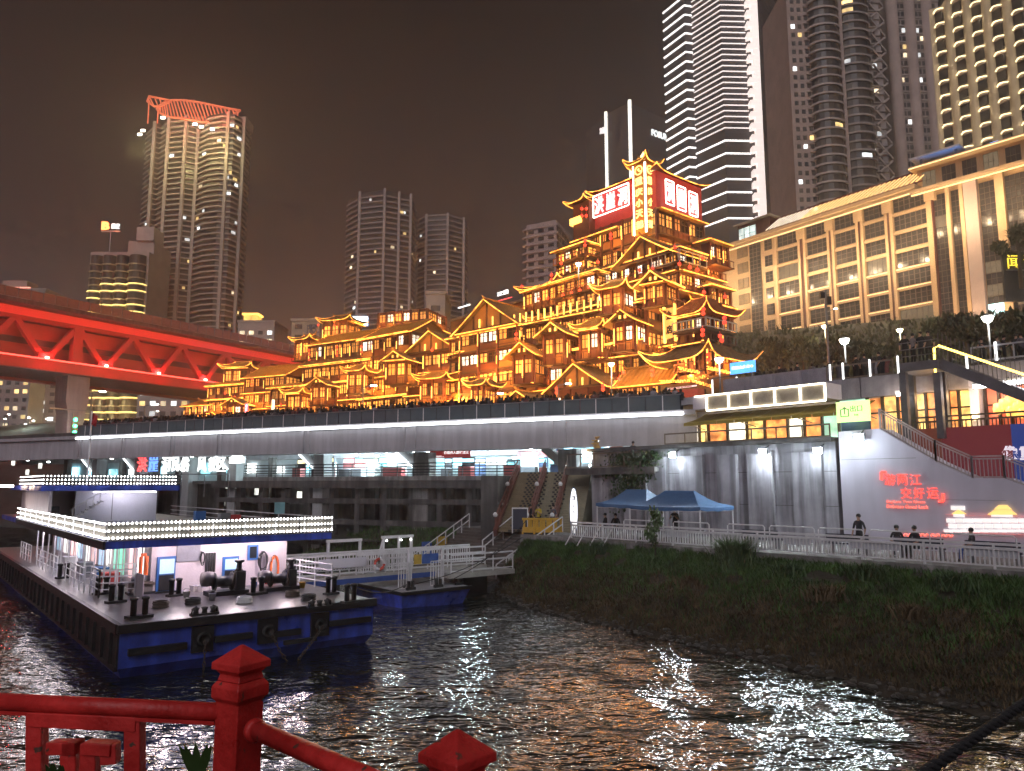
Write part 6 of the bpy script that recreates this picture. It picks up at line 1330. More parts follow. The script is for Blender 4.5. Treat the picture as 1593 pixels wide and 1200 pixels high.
# cream hotel tower, each window under its own arc of light
hw = frame('arc_light_hotel', 'cream hotel tower with a lit arc above every window, top right corner', 'tower', ground_xy(1498, 176), ground_xy(1640, 158), 20)
HH = hw.L(1540, -40)[1]; zb_ = hw.L(1540, 232)[1]
CRM = mat('hotel_cream', (.50, .42, .31), .7, var=.08, scale=.3)
g = G(); nx = 120
def wavy(u, v): x = hw.W * u; return Vector((x, -.55 * math.cos(2 * math.pi * x / 4.55), HH * v))
g.grid(wavy, nx, 1); g.build('wavy_front', CRM, hw.root, True); bx('body', hw.root, 0, hw.W, .6, 18, 0, HH, CRM)
ARC2 = glow('window_arc', (1, .82, .45), 2.2); am = G().tube([(-1.25 + 2.5 * k / 8, -.9 * math.sin(math.pi * k / 8) - .2, 0) for k in range(9)], .16, 5).mesh('arc_light', ARC2); wm = G().box(-.95, .95, -.35, .3, 0, 2.2).mesh('window', CORE); hm = G().prism([(-1.25 + 2.5 * k / 8, -.9 * math.sin(math.pi * k / 8) - .1) for k in range(9)] + [(1.25, .4), (-1.25, .4)], 0, .25).mesh('hood', WALLP); nfl = 0; z = zb_ - 8
while z < HH - 2:
    for k in range(5):
        x = 4.55 * (k + .5); put('window', wm, hw.root, (x, 0, z)); put('hood', hm, hw.root, (x, 0, z + 2.35)); put('arc_light', am, hw.root, (x, 0, z + 2.85))
        if (k + nfl) % 2 == 0: lamp((x, -1.9, z + 3.2), 90, (1, .8, .48), .2, parent=hw.root)
    z += 3.75; nfl += 1

# ---- the golden hotel on its terrace
gh = frame('golden_hotel', 'long golden-lit hotel with tall window bays and a bright cornice', 'building', ground_xy(1132, 152), ground_xy(1452, 119), 0)
GW = mat('hotel_tan', (.60, .40, .22), .7, var=.08, scale=.5, bump=.05); GWD = mat('hotel_red_pier', (.10, .028, .02), .6); MUL = mat('mullion', (.16, .12, .09), .5)
zc = gh.L(1290, 338)[1]; zb0 = gh.L(1290, 530)[1]; zfl = 14
bx('body', gh.root, 0, gh.W, .4, 22, zfl, zc, GW); nrow = 7; rh = (zc - zb0) / nrow
WGL = mat('hotel_glass', (.05, .045, .045), .2, var=.3, scale=.4, bump=0); WGL2 = mat('hotel_lit', (.06, .05, .045), .25, var=.3, bump=0, emit=(1, .75, .45), es=.16)
_gw = {}
def grid_window(name, root, x0, x1, y, z0, z1, nx, nz_, m, rot=None):
    key = (nx, nz_, m.name)
    if key not in _gw:
        g = G(); g.box(0, 1, -.3, 0, 0, 1, 1)
        for i in range(nx + 1): g.box(max(0, i / nx - .012), min(1, i / nx + .012), -.6, -.31, 0, 1, 0)
        for j in range(nz_ + 1): g.box(0, 1, -.5, -.305, max(0, j / nz_ - .014), min(1, j / nz_ + .014), 0)
        _gw[key] = g.mesh('grid_window', [MUL, m])
    return put(name, _gw[key], root, (x0, y, z0), rot, (x1 - x0, .3, z1 - z0))
bays = [(1211, 1243, 4), (1257, 1289, 4), (1302, 1335, 4), (1349, 1381, 4), (1396, 1448, 6)]; r = random.Random(6)
ux = lambda px_, py_=430, d=0: gh.L(px_, py_, d)[0]
for a, b, nx in bays:
    x0, x1 = ux(a), ux(b)
    for k in range(nrow):
        z = zb0 + rh * k; grid_window('window', gh.root, x0, x1, .38, z + rh * .16, z + rh * .95, nx, 3, WGL if r.random() > .15 else WGL2)
        bx('spandrel', gh.root, x0 - .3, x1 + .3, .0, .38, z - .25, z + .25, GW)
        if k in (0, 1, 2, 3): bx('led_strip', gh.root, x0 - .2, x1 + .2, -.12, -.02, z + .12, z + .26, glow('hotel_led', (1, .72, .34), 1.4))
    for u in (x0 - .6, x1 + .12): bx('pier', gh.root, u, u + .48, -.25, .4, zb0 - 1, zc - .3, GW)
for px_ in (1249.5, 1295, 1341.5, 1387.5, 1456): u = ux(px_); bx('red_pier', gh.root, u - .35, u + .35, -.15, .4, zb0 - 1, zc - rh * .8, GWD); bx('capital', gh.root, u - .8, u + .8, -.45, .4, zc - rh * .8, zc - .4, GW); bx('uplight', gh.root, u - .2, u + .2, -.6, -.4, zb0 - .8, zb0 - .5, glow('hotel_uplight', (1, .6, .2), 10)); lamp((u, -.9, zb0 - .2), 60, (1, .6, .2), .1, parent=gh.root)
for a, b, nx, m in ((1147, 1163, 2, mat('blind_tan', (.25, .17, .1), .8)), (1190, 1201, 2, WGL)):
    for k in range(nrow): z = zb0 + rh * k; grid_window('window', gh.root, ux(a), ux(b), .38, z + rh * .2, z + rh * .85, nx, 3, m)
for k in range(nrow): z = zb0 + rh * k; grid_window('stair_glazing', gh.root, ux(1167), ux(1184), .2, z + .03, z + rh - .03, 3, 4, WGL)
bx('cornice', gh.root, -1.6, gh.W + .5, -1.5, 2, zc, zc + .55, GW); bx('cornice_step', gh.root, -1.0, gh.W + .3, -.9, 2, zc - .5, zc, GW); bx('base_course', gh.root, -.8, gh.W + .5, -.8, .4, zb0 - 1.6, zb0 - .6, GW)
bx('cornice_led', gh.root, -1.6, gh.W + .5, -.75, -.68, zc - .72, zc - .54, MATS['hotel_led']); bx('base_led', gh.root, 2, gh.W, -1.0, -.85, zb0 - .6, zb0 - .45, MATS['hotel_led'])
for k in range(13): lamp((gh.W * (k + .5) / 13, -2.2, zb0 - .8), 1400, (1, .74, .42), .3, 'SPOT', (R(155), 0, 0), R(120), gh.root)
for k in range(9): lamp((gh.W * (k + .5) / 9, -6.0, zc - rh * 3.2), 1500, (1, .76, .46), .3, 'POINT', None, None, gh.root)
# penthouse; roof rafters glow themselves in place of lamplight on them
ph0, ph1 = ux(1140, 350), ux(1190, 350); bx('penthouse', gh.root, ph0, ph1, 1.5, 12, zc + .55, zc + 4.6, GWD); grid_window('penthouse_window', gh.root, ph0 + .3, ph0 + 4.4, 1.48, zc + 1, zc + 3.9, 3, 2, glow('pent_lit', (.8, 1, .95), 1.1, 0, .6, .8)); bx('penthouse_eave', gh.root, ph0 - .6, ph1 + .6, .8, 12, zc + 4.6, zc + 4.9, SLABW)
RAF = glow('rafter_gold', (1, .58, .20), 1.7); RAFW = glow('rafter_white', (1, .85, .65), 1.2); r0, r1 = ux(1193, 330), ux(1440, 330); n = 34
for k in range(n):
    u = r0 + (r1 - r0) * (k + .5) / n; bar('glow_rafter', gh.root, (u - .4, -.6, zc + 1.1), (u + .5, 2.9, zc + 4.0), .30, RAFW if k < 9 else RAF, .12)
bar('roof_edge', gh.root, (r0, 3.2, zc + 4.2), (r1, 3.2, zc + 4.2), .35, WOODR); bar('roof_edge', gh.root, (r0, -.4, zc + 1.0), (r1, -.4, zc + 1.0), .2, WOODR)
for k in range(9): u = r0 + (r1 - r0) * k / 8; bar('roof_post', gh.root, (u, 3.0, zc + .5), (u, 3.0, zc + 4.1), .2, WOODR)
# right wing bends towards the viewer
g2 = frame('hotel_wing', 'hotel wing with full-height glazing between tall stone piers, at the picture edge', 'building', ground_xy(1452, 119), ground_xy(1655, 106), 0)
zc2 = g2.L(1530, 275)[1]; bx('body', g2.root, 0, g2.W, .4, 20, 14, zc2, GW); nr2 = 12; zb2 = g2.L(1530, 500)[1]; ux2 = lambda px_: g2.L(px_, 400)[0]
for a, b, nx in ((1456, 1478, 3), (1486, 1500, 2), (1531, 1556, 3), (1573, 1606, 4), (1618, 1650, 4)):
    for k in range(nr2): z = zb2 + (zc2 - .8 - zb2) * k / nr2; grid_window('glazing_panel', g2.root, ux2(a), ux2(b), .3, z + .02, z + (zc2 - .8 - zb2) / nr2 - .02, nx, 2, WGL if r.random() > .06 else WGL2)
for a, b in ((1452, 1456), (1479, 1485), (1501, 1507), (1508, 1529), (1558, 1572), (1608, 1617)): bx('pier', g2.root, ux2(a), ux2(b), -.5, .4, zb2 - 2, zc2, GW if a != 1508 else WALLP)
bx('lit_shop_window', g2.root, ux2(1531), ux2(1556), -.1, .0, zb2, zb2 + 2.4, glow('shop_teal2', (.5, .95, 1), 1.6, 0, .5, .8))
bx('cornice', g2.root, -.5, g2.W, -1.3, 2, zc2, zc2 + .5, GW); bx('cornice_led', g2.root, -.5, g2.W, -.75, -.65, zc2 - .3, zc2 - .1, MATS['hotel_led']); bx('attic', g2.root, 0, g2.W, 1, 18, zc2 + .5, zc2 + 4.4, GW); bx('attic_cornice', g2.root, -.8, g2.W, -.2, 18, zc2 + 4.4, zc2 + 4.9, GW); bx('attic_led', g2.root, -.8, g2.W, -.35, -.22, zc2 + 4.5, zc2 + 4.65, MATS['hotel_led'])
for k in range(7): u = .8 + 3.0 * k; grid_window('attic_window', g2.root, u, u + 2.0, .98, zc2 + 1.0, zc2 + 3.8, 3, 2, WGL if k % 3 else WGL2)
for k in range(7): lamp((g2.W * (k + .5) / 7, -5.0, zb2 + (zc2 - zb2) * .75), 750, (1, .72, .42), .3, parent=g2.root); lamp((g2.W * (k + .5) / 7, -4.0, zb2), 350, (1, .68, .4), .3, parent=g2.root)
BLL = glow('roof_blue', (.1, .35, 1), 4)
for k in range(16): u = g2.W * k / 16; bx('roof_blue_light', g2.root, u, u + .9 * r.random() + .3, 1.6, 1.9, zc2 + 5.0 , zc2 + 5.2 + .5 * r.random(), BLL)
bx('roof_bar', g2.root, 0, g2.W, 2, 4, zc2 + 4.9, zc2 + 5.6, mat('roof_navy', (.02, .03, .08), .4)); rm_ = bx('roof_canopy', g2.root, -1, 6.5, 1, 5, zc2 + 6.6, zc2 + 6.9, WHITE); bx('canopy_post', g2.root, .2, .5, 2, 2.3, zc2 + 4.9, zc2 + 7.2, STEEL); bx('canopy_post', g2.root, 5.5, 5.8, 2, 2.3, zc2 + 4.9, zc2 + 7.2, STEEL)
ys = thing('yellow_sign', 'yellow lit Chinese characters at the right picture edge below the hotel wing', 'sign', at(1568, 418, 100))
for k, ch in enumerate('闻江'): text('character', ys, ch, 2.2 * k, 2.2 * k + 1.7, 0, 1.9, 0, glow('char_yellow', (1, .75, .05), 1.5), .1, -.004)
bx('rail', ys, -.2, 4.5, .05, .15, -.25, -.1, STEEL); bx('wall_panel', ys, -.5, 5.5, .2, .6, -4.5, 2.4, mat('sign_backing', (.03, .03, .028), .8)); bx('post', ys, 1, 1.4, .6, 1, -18, -4.5, CONC_D)

# ---- red truss bridge
BA, BB = at(-30, 472 - 5.6, 146), at(452, 557, 212); dB = Vector((BB.x - BA.x, BB.y - BA.y)); LB = dB.length; rzB = math.atan2(dB.y, dB.x)
br = thing('truss_bridge', 'red-lit steel truss bridge carrying a road deck over a railway', 'bridge', (BA.x, BA.y, BA.z), rzB)
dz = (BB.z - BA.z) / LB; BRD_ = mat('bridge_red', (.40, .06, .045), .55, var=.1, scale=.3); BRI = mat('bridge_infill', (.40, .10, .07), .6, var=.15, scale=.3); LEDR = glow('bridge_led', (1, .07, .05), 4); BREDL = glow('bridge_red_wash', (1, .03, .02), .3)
TH = BA.z - at(-30, 548, 146).z; WB = 22.0
def bp(x, y, z): return Vector((x, y, z + dz * x))
ext = 260.0
for y in (0, WB): bar('top_chord', br, bp(-ext, y, -1.2), bp(LB + 60, y, -1.2), 1.4, BRD_, 2.6); bar('bottom_chord', br, bp(-ext, y, -TH - .8), bp(LB + 60, y, -TH - .8), 1.4, BRD_, 2.2)
bar('deck', br, bp(-ext, WB / 2, .6), bp(LB + 60, WB / 2, .6), WB + 7, CONC_D, .9); bar('lower_deck', br, bp(-ext, WB / 2, -TH - .9), bp(LB + 60, WB / 2, -TH - .9), WB - 2, CONC_D, .8)
bar('fascia_glow', br, bp(-ext, -1.05, -1.0), bp(LB + 60, -1.05, -1.0), .15, BREDL, 1.6)  # glowing bar stands in for red lamplight on the chord face
bar('led_line', br, bp(-ext, -3.0, .35), bp(LB + 60, -3.0, .35), .25, LEDR); bar('led_line', br, bp(-ext, -.9, -TH + .4), bp(LB + 60, -.9, -TH + .4), .25, LEDR)
bar('infill_screen', br, bp(-ext, 3.0, -TH / 2 - .8), bp(LB + 60, 3.0, -TH / 2 - .8), .3, BRI, TH - 3.2); bar('window_band', br, bp(-ext, 2.75, -TH * .60), bp(LB + 60, 2.75, -TH * .60), .1, CORE, 1.3)
pan = 6.3; nod = int((LB + 60 + 90) / pan); BF = Fr((BA.x, BA.y, BA.z), rzB); xk = BF.L(117, 560)[0]
for k in range(-16, 30):
    xa_ = xk + k * pan * 1.0
    if xa_ > LB + 55: break
    top = k % 2 == 0
    p_, q_ = (bp(xa_, 0, -2), bp(xa_ + pan, 0, -TH)) if top else (bp(xa_, 0, -TH), bp(xa_ + pan, 0, -2)); bar('diagonal', br, p_, q_, 1.1, BRD_, 1.1)
    if not top:
        bx('gusset', br, xa_ - 1.6, xa_ + 1.6, -.72, -.6, -TH + dz * xa_ - .2, -TH + dz * xa_ + 1.8, BRD_)
        lamp(bp(xa_, -1.6, -TH + 1.2), 1100, (1, .03, .035), .2, parent=br); bx('flood', br, xa_ - .3, xa_ + .3, -1.3, -.9, -TH + dz * xa_ + .5, -TH + dz * xa_ + .9, glow('bridge_flood', (1, .35, .25), 20))
    else: lamp(bp(xa_, -7.5, -4.5), 750, (1, .03, .035), .3, parent=br)
bar('tower_leg', br, bp(xk, 0, -TH), bp(xk, 0, -2), 2.0, BRD_, 1.6)
for k in range(60):
    x = -20 + k * 2.4
    if x > LB + 50: break
    bar('parapet_panel', br, bp(x, -3.2, 1.2), bp(x, -3.2, 3.1), 2.25, mat('bridge_parapet', (.22, .14, .12), .5, var=.2), .08)
    bar('parapet_post', br, bp(x + 1.2, -3.3, 1), bp(x + 1.2, -3.3, 3.3), .12, STEEL)
pr = thing('bridge_pier', 'broad concrete bridge pier with a column of green signal lights', 'pier', at(104, 600, 172).xy.to_3d(), rzB)
zt5 = at(104, 586, 172).z; pw = 34 / FPX * 172 / 2
g = G(); g.add([(-pw * s * 1.0, -4, 0) for s in (.74,)] , []); prof = [(.70, -2), (.74, zt5 - 9), (1.0, zt5 - 6), (1.0, zt5 - .3)]
vs = []; fs = []
for s_, z in prof: vs += [(-pw * s_, -5, z), (pw * s_, -5, z), (pw * s_, 0, z), (-pw * s_, 0, z)]
for i in range(3):
    for k in range(4): fs.append((i * 4 + k, i * 4 + (k + 1) % 4, i * 4 + 4 + (k + 1) % 4, i * 4 + 4 + k))
fs += [(3, 2, 1, 0), (12, 13, 14, 15)]; G().add(vs, fs).build('pier_body', mat('pier_concrete', (.34, .30, .30), .75, var=.12, scale=.3, stain=.15), pr)
GRN = glow('signal_green', (.05, 1, .35), 16)
for k in range(4):
    z = at(96, 652 + 10 * k, 167).z; G().lathe([(.05, -.1), (.4, 0), (.05, .1)], (0, 0, 0), 8, M=Matrix.Translation((-.3, -5.5, z)) @ Matrix.Rotation(R(90), 4, 'X')).build('green_light', GRN, pr)
bx('light_rail', pr, -.9, .3, -5.3, -5.0, at(96, 690, 167).z, at(96, 640, 167).z, STEEL); bx('gantry', pr, -6, 2, -5.4, -5.1, at(96, 638, 167).z, at(96, 636, 167).z, STEEL)
lamp(at(112, 660, 158), 2500, (.9, .9, .9), .5)
# far buildings left of and under the bridge, small blocks right of it
def block(label, a, b, D, pt, pb, lit, seed, m=WALLT, fh=3.4, D2=None):
    f = frame('far_block', label, 'building', ground_xy(a, D), ground_xy(b, D2 or D), 4); z1 = f.L((a + b) / 2, pt)[1]; bx('wall', f.root, 0, f.W, 0, 18, 0, z1, m); r = random.Random(seed)
    nf = max(1, int(z1 / fh)); nw = max(1, int(f.W / 3.2)); zmin = max(0, f.L((a + b) / 2, pb)[1]); k = 0; litset = set(r.sample(range(300), min(lit, 300)))
    for i in range(nf - 1, -1, -1):
        for j in range(nw):
            if i * fh < zmin - 2 or k >= 300: continue
            u = f.W * (j + .25) / nw; bx('window', f.root, u, u + f.W / nw * .5, -.12, 0, i * fh + .9, i * fh + 2.4, r.choice(TWL) if r.random() < lit / max(1, nf * nw) else CORE); k += 1
    bx('parapet', f.root, -.3, f.W + .3, -.3, 18.3, z1, z1 + .9, m); return f, z1
block('dark apartment block with scattered lit windows left of the bridge pier', -40, 40, 300, 520, 670, 40, 1); block('dark apartment block behind the bridge pier with a few bright windows', 38, 84, 310, 560, 670, 26, 2)
f, z1 = block('dim block with a red-lit roof line above the bridge at the picture edge', -40, 52, 330, 452, 480, 6, 3); bx('roof_light', f.root, 0, f.W * .75, -.6, -.3, z1 + .9, z1 + 1.4, glow('roof_pink', (1, .35, .25), 2.0)); bx('roof_house', f.root, f.W * .2, f.W * .62, 2, 10, z1 + .9, z1 + 5, WALLP)
block('low dim block under the bridge with a row of white window lights', 210, 292, 250, 600, 662, 26, 4); f, z1 = block('grey block with a small glowing golden roof house beside the riverside tower', 362, 420, 300, 502, 530, 14, 5, SLAB); bx('gold_roof_house', f.root, 1.5, 7, 2, 7, z1 + .9, z1 + 3.6, glow('gold_house', (1, .6, .12), 1.3, 0, .4, .6)); bx('gold_roof', f.root, .9, 7.6, 1.4, 7.6, z1 + 3.6, z1 + 4.3, TUBE)
f, z1 = block('pale office block with faint lettering behind the timber houses', 447, 492, 240, 500, 530, 0, 6, SLABW); text('lettering', f.root, 'PICC', f.W * .55, f.W * .98, z1 - 4, z1 - 1.2, -.1, mat('faint_letters', (.2, .2, .24), .6), .2, .03)
sc_ = thing('billboard_screen', 'small bright bluish white screen above the timber houses', 'screen', at(547, 506, 200)); wS = 25 / FPX * 200; hS = 14 / FPX * 200; bx('lit_panel', sc_, 0, wS, 0, .3, 0, hS, glow('screen_blue', (.75, .9, 1), 4)); bx('frame', sc_, -.2, wS + .2, .3, .8, -.3, hS + .3, STEEL); bx('post', sc_, wS / 2 - .3, wS / 2 + .3, .8, 1.4, -20, -.3, STEEL); lamp(at(560, 498, 192), 2500, (.4, .6, 1), 1)
block('pale stair block between the hazy towers and the timber roofs', 660, 690, 200, 458, 500, 2, 8, SLABW)
# ================================================================ MOORED BARGE, PONTOON, GANGWAY, NEAR RAILING
BRZR = math.atan2(.63, .776); BO = Vector((-12.2, 24.4, 0)); BG = Fr(BO, BRZR)
ba = thing('moored_barge', 'long blue two-deck landing barge hung with rows of white bulbs', 'boat', BO, BRZR)
BLUE = mat('hull_blue', (.045, .095, .58), .38, var=.3, scale=1.2, bump=.15, bscale=4, stain=.45, worn=(.12, .06, .04)); HBLK = mat('hull_black', (.012, .012, .014), .45, var=.4, scale=1.5); DECK = mat('wet_deck', (.11, .10, .10), .28, var=.35, scale=1.5, bump=.2, bscale=10)
PINK = mat('cabin_white', (.70, .62, .64), .5, var=.06, scale=1.5, stain=.12); DBL = mat('door_blue', (.03, .14, .42), .45); 
LB_, WB_ = 38.0, 8.85; DZ = 1.66
g = G(); pr_ = [(.35, .0), (.35, -.9), (WB_ - .5, -.9), (WB_ - .5, .0)]
V = [(.45, .75, -.6), (WB_ - .5, .75, -.6), (WB_, -.0, .35), (WB_, -.0, 1.45), (.0, -.0, 1.45), (.0, -.0, .35)]
back = [(x, LB_, z) for x, y, z in V]; g.add(V + back, [(0, 1, 2, 5), (5, 2, 3, 4), (6, 11, 8, 7), (11, 10, 9, 8), (0, 5, 11, 6), (5, 4, 10, 11), (1, 7, 8, 2), (2, 8, 9, 3), (4, 3, 9, 10), (0, 6, 7, 1)], 0); g.build('hull', BLUE, ba)
bx('deck', ba, 0.03, WB_ - .03, .06, LB_, 1.45, DZ, DECK)
bx('bow_rubbing_strake', ba, -.08, WB_ + .08, -.14, .1, 1.42, DZ + .03, HBLK); bx('side_rubbing_strake', ba, -.12, .06, .1, LB_, 1.38, DZ + .03, HBLK)
bx('side_belt', ba, -.06, .0, 0, LB_, .30, 1.38, HBLK); bx('lower_strake', ba, -.12, .0, 0, LB_, .28, .42, HBLK)
for k in range(30): y = .6 + 1.25 * k; bx('side_fender', ba, -.16, -.06, y, y + .18, .42, 1.38, HBLK)
for a, b, za, zb_ in ((.25, 2.0, .72, .93), (2.9, 4.15, .80, 1.0), (4.9, 5.9, .72, .92), (7.0, 8.7, .85, 1.05), (5.3, 6.5, .42, .56)): bx('bow_fender', ba, a, b, -.16, -.0, za, zb_, HBLK)
for x in (2.5, 4.7, 6.65):
    g = G(); g.box(x - .35, x + .35, -.10, -.0, .55, 1.38); g.build('hawse_plate', HBLK, ba); G().lathe([(.14, 0), (.22, .03), (.24, .12), (.16, .16), (.12, .05)], (0, 0, 0), 14, M=Matrix.Translation((x, -.1, .98)) @ Matrix.Rotation(R(90), 4, 'X')).build('hawse_ring', BLACK, ba, True)
RUST = mat('chain_rust', (.10, .075, .06), .6, .5, var=.4, scale=20)
lk = []
for k in range(12): a_ = 2 * math.pi * k / 12; lk.append((.045 * math.cos(a_), 0, .075 * math.sin(a_)))
LINK = G().tube(lk, .016, 5, True).mesh('chain_link', RUST, True)
def chain(label, pts):
    t = thing('anchor_chain', label, 'chain', BO, BRZR, 'anchor chains'); d_ = 0.0; k = 0
    for p, q in zip(pts, pts[1:]):
        p, q = Vector(p), Vector(q); L = (q - p).length; n = max(1, int(L / .12)); dv = (q - p).normalized()
        for i in range(n): o = put('link', LINK, t, p + (q - p) * ((i + .5) / n)); o.rotation_mode = 'QUATERNION'; o.rotation_quaternion = dv.to_track_quat('Z', 'Y') @ Matrix.Rotation(R(90 * (k % 2)), 3, 'Z').to_quaternion(); k += 1
chain('rusty anchor chain hanging straight from the hawse hole nearest the barge corner', [(2.5, -.32, .95), (2.5, -.36, .4), (2.48, -.34, -.25)])
chain('anchor chain slanting down from the middle hawse hole of the bow', [(4.72, -.32, .95), (5.0, -.5, .3), (5.35, -.7, -.25)])
chain('anchor chain crossing the bow from the far hawse hole with a white tie', [(6.65, -.32, .95), (6.2, -.55, .55), (5.5, -.7, -.1)])
# cabin on the main deck
CX0, CX1, CY = 2.55, 8.25, 7.0; CZ = 3.84
bx('cabin_front', ba, CX0, CX1, CY, CY + .15, DZ, CZ, PINK); bx('cabin_side', ba, CX0, CX0 + .15, CY + .15, 31, DZ, CZ, PINK); bx('cabin_far_side', ba, CX1 - .15, CX1, CY + .15, 31, DZ, CZ, PINK); bx('cabin_back', ba, CX0, CX1, 31, 31.15, DZ, CZ, PINK)
SKYG = glow('cabin_glass', (.45, .75, .85), .55, 0, .3, 1)
def bdoor(pa, pb):
    x0, x1 = BG.L(pa, 890, CY)[0], BG.L(pb, 890, CY)[0]; zt = BG.L((pa + pb) / 2, 866, CY)[1]
    d_ = bx('door_frame', ba, x0, x1, CY - .08, CY, DZ, zt, DBL); bx('door_opening', d_, x0 + .10, x1 - .06, CY - .10, CY - .08, DZ + .75, zt - .10, SKYG); bx('door_lower', d_, x0 + .10, x1 - .06, CY - .105, CY - .08, DZ + .08, DZ + .7, HBLK); bx('sill', d_, x0 - .05, x1 + .05, CY - .25, CY - .08, DZ, DZ + .06, HBLK)
bdoor(243, 272); bdoor(345, 370)
x0, x1 = BG.L(384, 880, CY)[0], BG.L(400, 880, CY)[0]; w_ = bx('window', ba, x0, x1, CY - .08, CY, 2.75, 3.4, DBL); bx('pane', w_, x0 + .08, x1 - .08, CY - .1, CY - .08, 2.83, 3.32, GLASS)
x0, x1 = BG.L(274, 870, CY)[0], BG.L(310, 870, CY)[0]; bx('notice_board', ba, x0, x1, CY - .1, CY, 2.85, 3.55, mat('board_grey', (.22, .22, .25), .5))
for k in range(4): u = BG.L(319, 880, CY)[0] + .11 * k; bx('louvre', ba, u, u + .08, CY - .06, CY, 2.35, 3.15, HBLK)
bx('pipe_run', ba, CX0, CX1 + .6, CY - .35, CY - .25, CZ - .12, CZ - .02, WHITE); bx('lamp_tube', ba, CX0 + 1.2, CX0 + 3.4, CY - .5, CY - .42, CZ - .2, CZ - .12, glow('deck_tube', (1, .92, .92), 9)); bx('lamp_tube', ba, CX0 + 3.8, CX1 - .2, CY - .5, CY - .42, CZ - .25, CZ - .17, MATS['deck_tube'])
for x in (3.2, 5.4, 7.6): lamp((x, 5.2, CZ - .35), 150, (1, .80, .83), .25, parent=ba)
for y in (10, 15, 20, 26): lamp((1.2, y, CZ - .25), 90, (1, .83, .85), .25, parent=ba)
# lit side: posts, windows, doors
SW_ = [glow('side_rose', (1, .62, .6), .9, .3, .4, 1.2), glow('side_green', (.3, 1, .65), .9, .2, .5, 1.4), glow('side_white', (1, .95, .9), 1.5, .3, .4, 1.4), glow('side_blue', (.5, .75, 1), .9, .3, .4, 1.2)]
for k, (y, w, m) in enumerate(((8.2, .7, 2), (9.6, .8, 0), (11.5, .7, 1), (12.7, .6, 1), (14.2, .9, 2), (15.8, .8, 3), (17.5, .9, 0), (19.3, .9, 2), (21.2, .9, 3), (23.2, 1.0, 0), (25.6, 1.0, 2), (28, 1.0, 3))):
    w_ = bx('side_window', ba, CX0 - .06, CX0, y, y + w, DZ + .35, CZ - .35, SW_[m]); bx('window_post', w_, CX0 - .1, CX0 - .06, y - .08, y, DZ, CZ - .2, WHITE)
for k in range(11): y = 7.4 + 2.1 * k; bar('deck_post', ba, (1.35, y, DZ), (1.35, y, CZ), .07, WHITE)
for k in range(7): y = 9 + 3 * k; bx('eave_lamp', ba, 1.6, 1.75, y, y + 1.1, CZ - .1, CZ - .03, MATS['deck_tube'])
# upper deck with bulb rails
UX0, UX1, UY0, UY1 = -.15, 8.05, 2.1, 25.0
bx('upper_deck', ba, UX0, UX1, UY0, 33, CZ + .02, 4.1, BLUE); bx('deck_fascia_side', ba, UX0 - .08, UX0, UY0, 25, CZ, 4.12, HBLK); bx('deck_floor', ba, UX0 + .1, UX1 - .1, UY0 + .1, 32.8, 4.1, 4.13, STEEL)
BUL = glow('rail_bulb', (1, .97, .92), 12, .6); bme_ = G().lathe([(.012, -.035), (.04, 0), (.012, .045)], (0, 0, 0), 6).mesh('bulb', BUL, True)
for h in (4.22, 4.46, 4.70):
    bar('bulb_rail', ba, (UX0, UY0 - .03, h - .05), (UX1, UY0 - .03, h - .05), .035, STEEL); n = 58
    for k in range(n): put('bulb', bme_, ba, (UX0 + .06 + (UX1 - UX0 - .1) * k / (n - 1), UY0 - .05, h))
    bar('light_line', ba, (UX0 - .04, UY0, h), (UX0 - .04, UY1, h), .05, glow('line_white', (1, .96, .93), 7)); bar('rail', ba, (UX1, UY0, h), (UX1, UY1, h), .04, WHITE)
for k in range(12): y = UY0 + 2.0 * k; bar('rail_post', ba, (UX0, y, 4.1), (UX0, y, 4.76), .04, WHITE)
for k in range(8): x = UX0 + (UX1 - UX0) * k / 7; bar('rail_post', ba, (x, UY0, 4.1), (x, UY0, 4.76), .04, WHITE)
RPN = mat('rail_panel', (.16, .15, .13), .7, var=.1)
for k in range(6): x = UX0 + (UX1 - UX0) * k / 6; bx('rail_panel', ba, x + .03, x + (UX1 - UX0) / 6 - .03, UY0 + .03, UY0 + .05, 4.16, 4.72, RPN)
for k in range(10): y = UY0 + 2.25 * k; bx('rail_panel', ba, UX0 + .03, UX0 + .05, y + .1, y + 2.2, 4.2, 4.6, RPN)
# wheelhouse on the upper deck
hx0, hx1, hy = .2, 5.4, 18.0
bx('wheelhouse_front', ba, hx0 + 1.3, hx1, hy, hy + .15, 4.13, 5.7, mat('house_paint', (.62, .62, .70), .35, var=.05)); bx('wheelhouse_side', ba, hx0, hx0 + .15, hy - .8, 27, 4.13, 5.7, PINK); bx('wheelhouse_back', ba, hx0, hx1, 27, 27.15, 4.13, 5.7, PINK); bx('wheelhouse_far_side', ba, hx1 - .15, hx1, hy + .15, 27, 4.13, 5.7, PINK); bx('recess_wall', ba, hx0 + .15, hx0 + 1.3, hy + 2, hy + 2.15, 4.13, 5.7, PINK)
bx('panel_seam', ba, 3.2, 3.24, hy - .01, hy, 4.2, 5.7, STEEL); bx('locker', ba, hx0 + .3, hx0 + .8, hy + 1.2, hy + 1.9, 4.13, 4.9, mat('locker_grey', (.15, .18, .2), .5))
for s_ in (0, .5): bar('stair_rail', ba, (1.2, hy - .7, 4.25 + s_), (2.6, hy - .7, 5.2 + s_), .05, WHITE)
for k in range(8): x = 1.25 + .17 * k; bx('stair_tread', ba, x, x + .2, hy - .9, hy - .2, 4.25 + .125 * k, 4.29 + .125 * k, WHITE)
for k in range(5): x = 1.3 + .3 * k; bar('stair_post', ba, (x, hy - .7, 4.3 + .2 * k), (x, hy - .7, 4.75 + .2 * k), .035, WHITE)
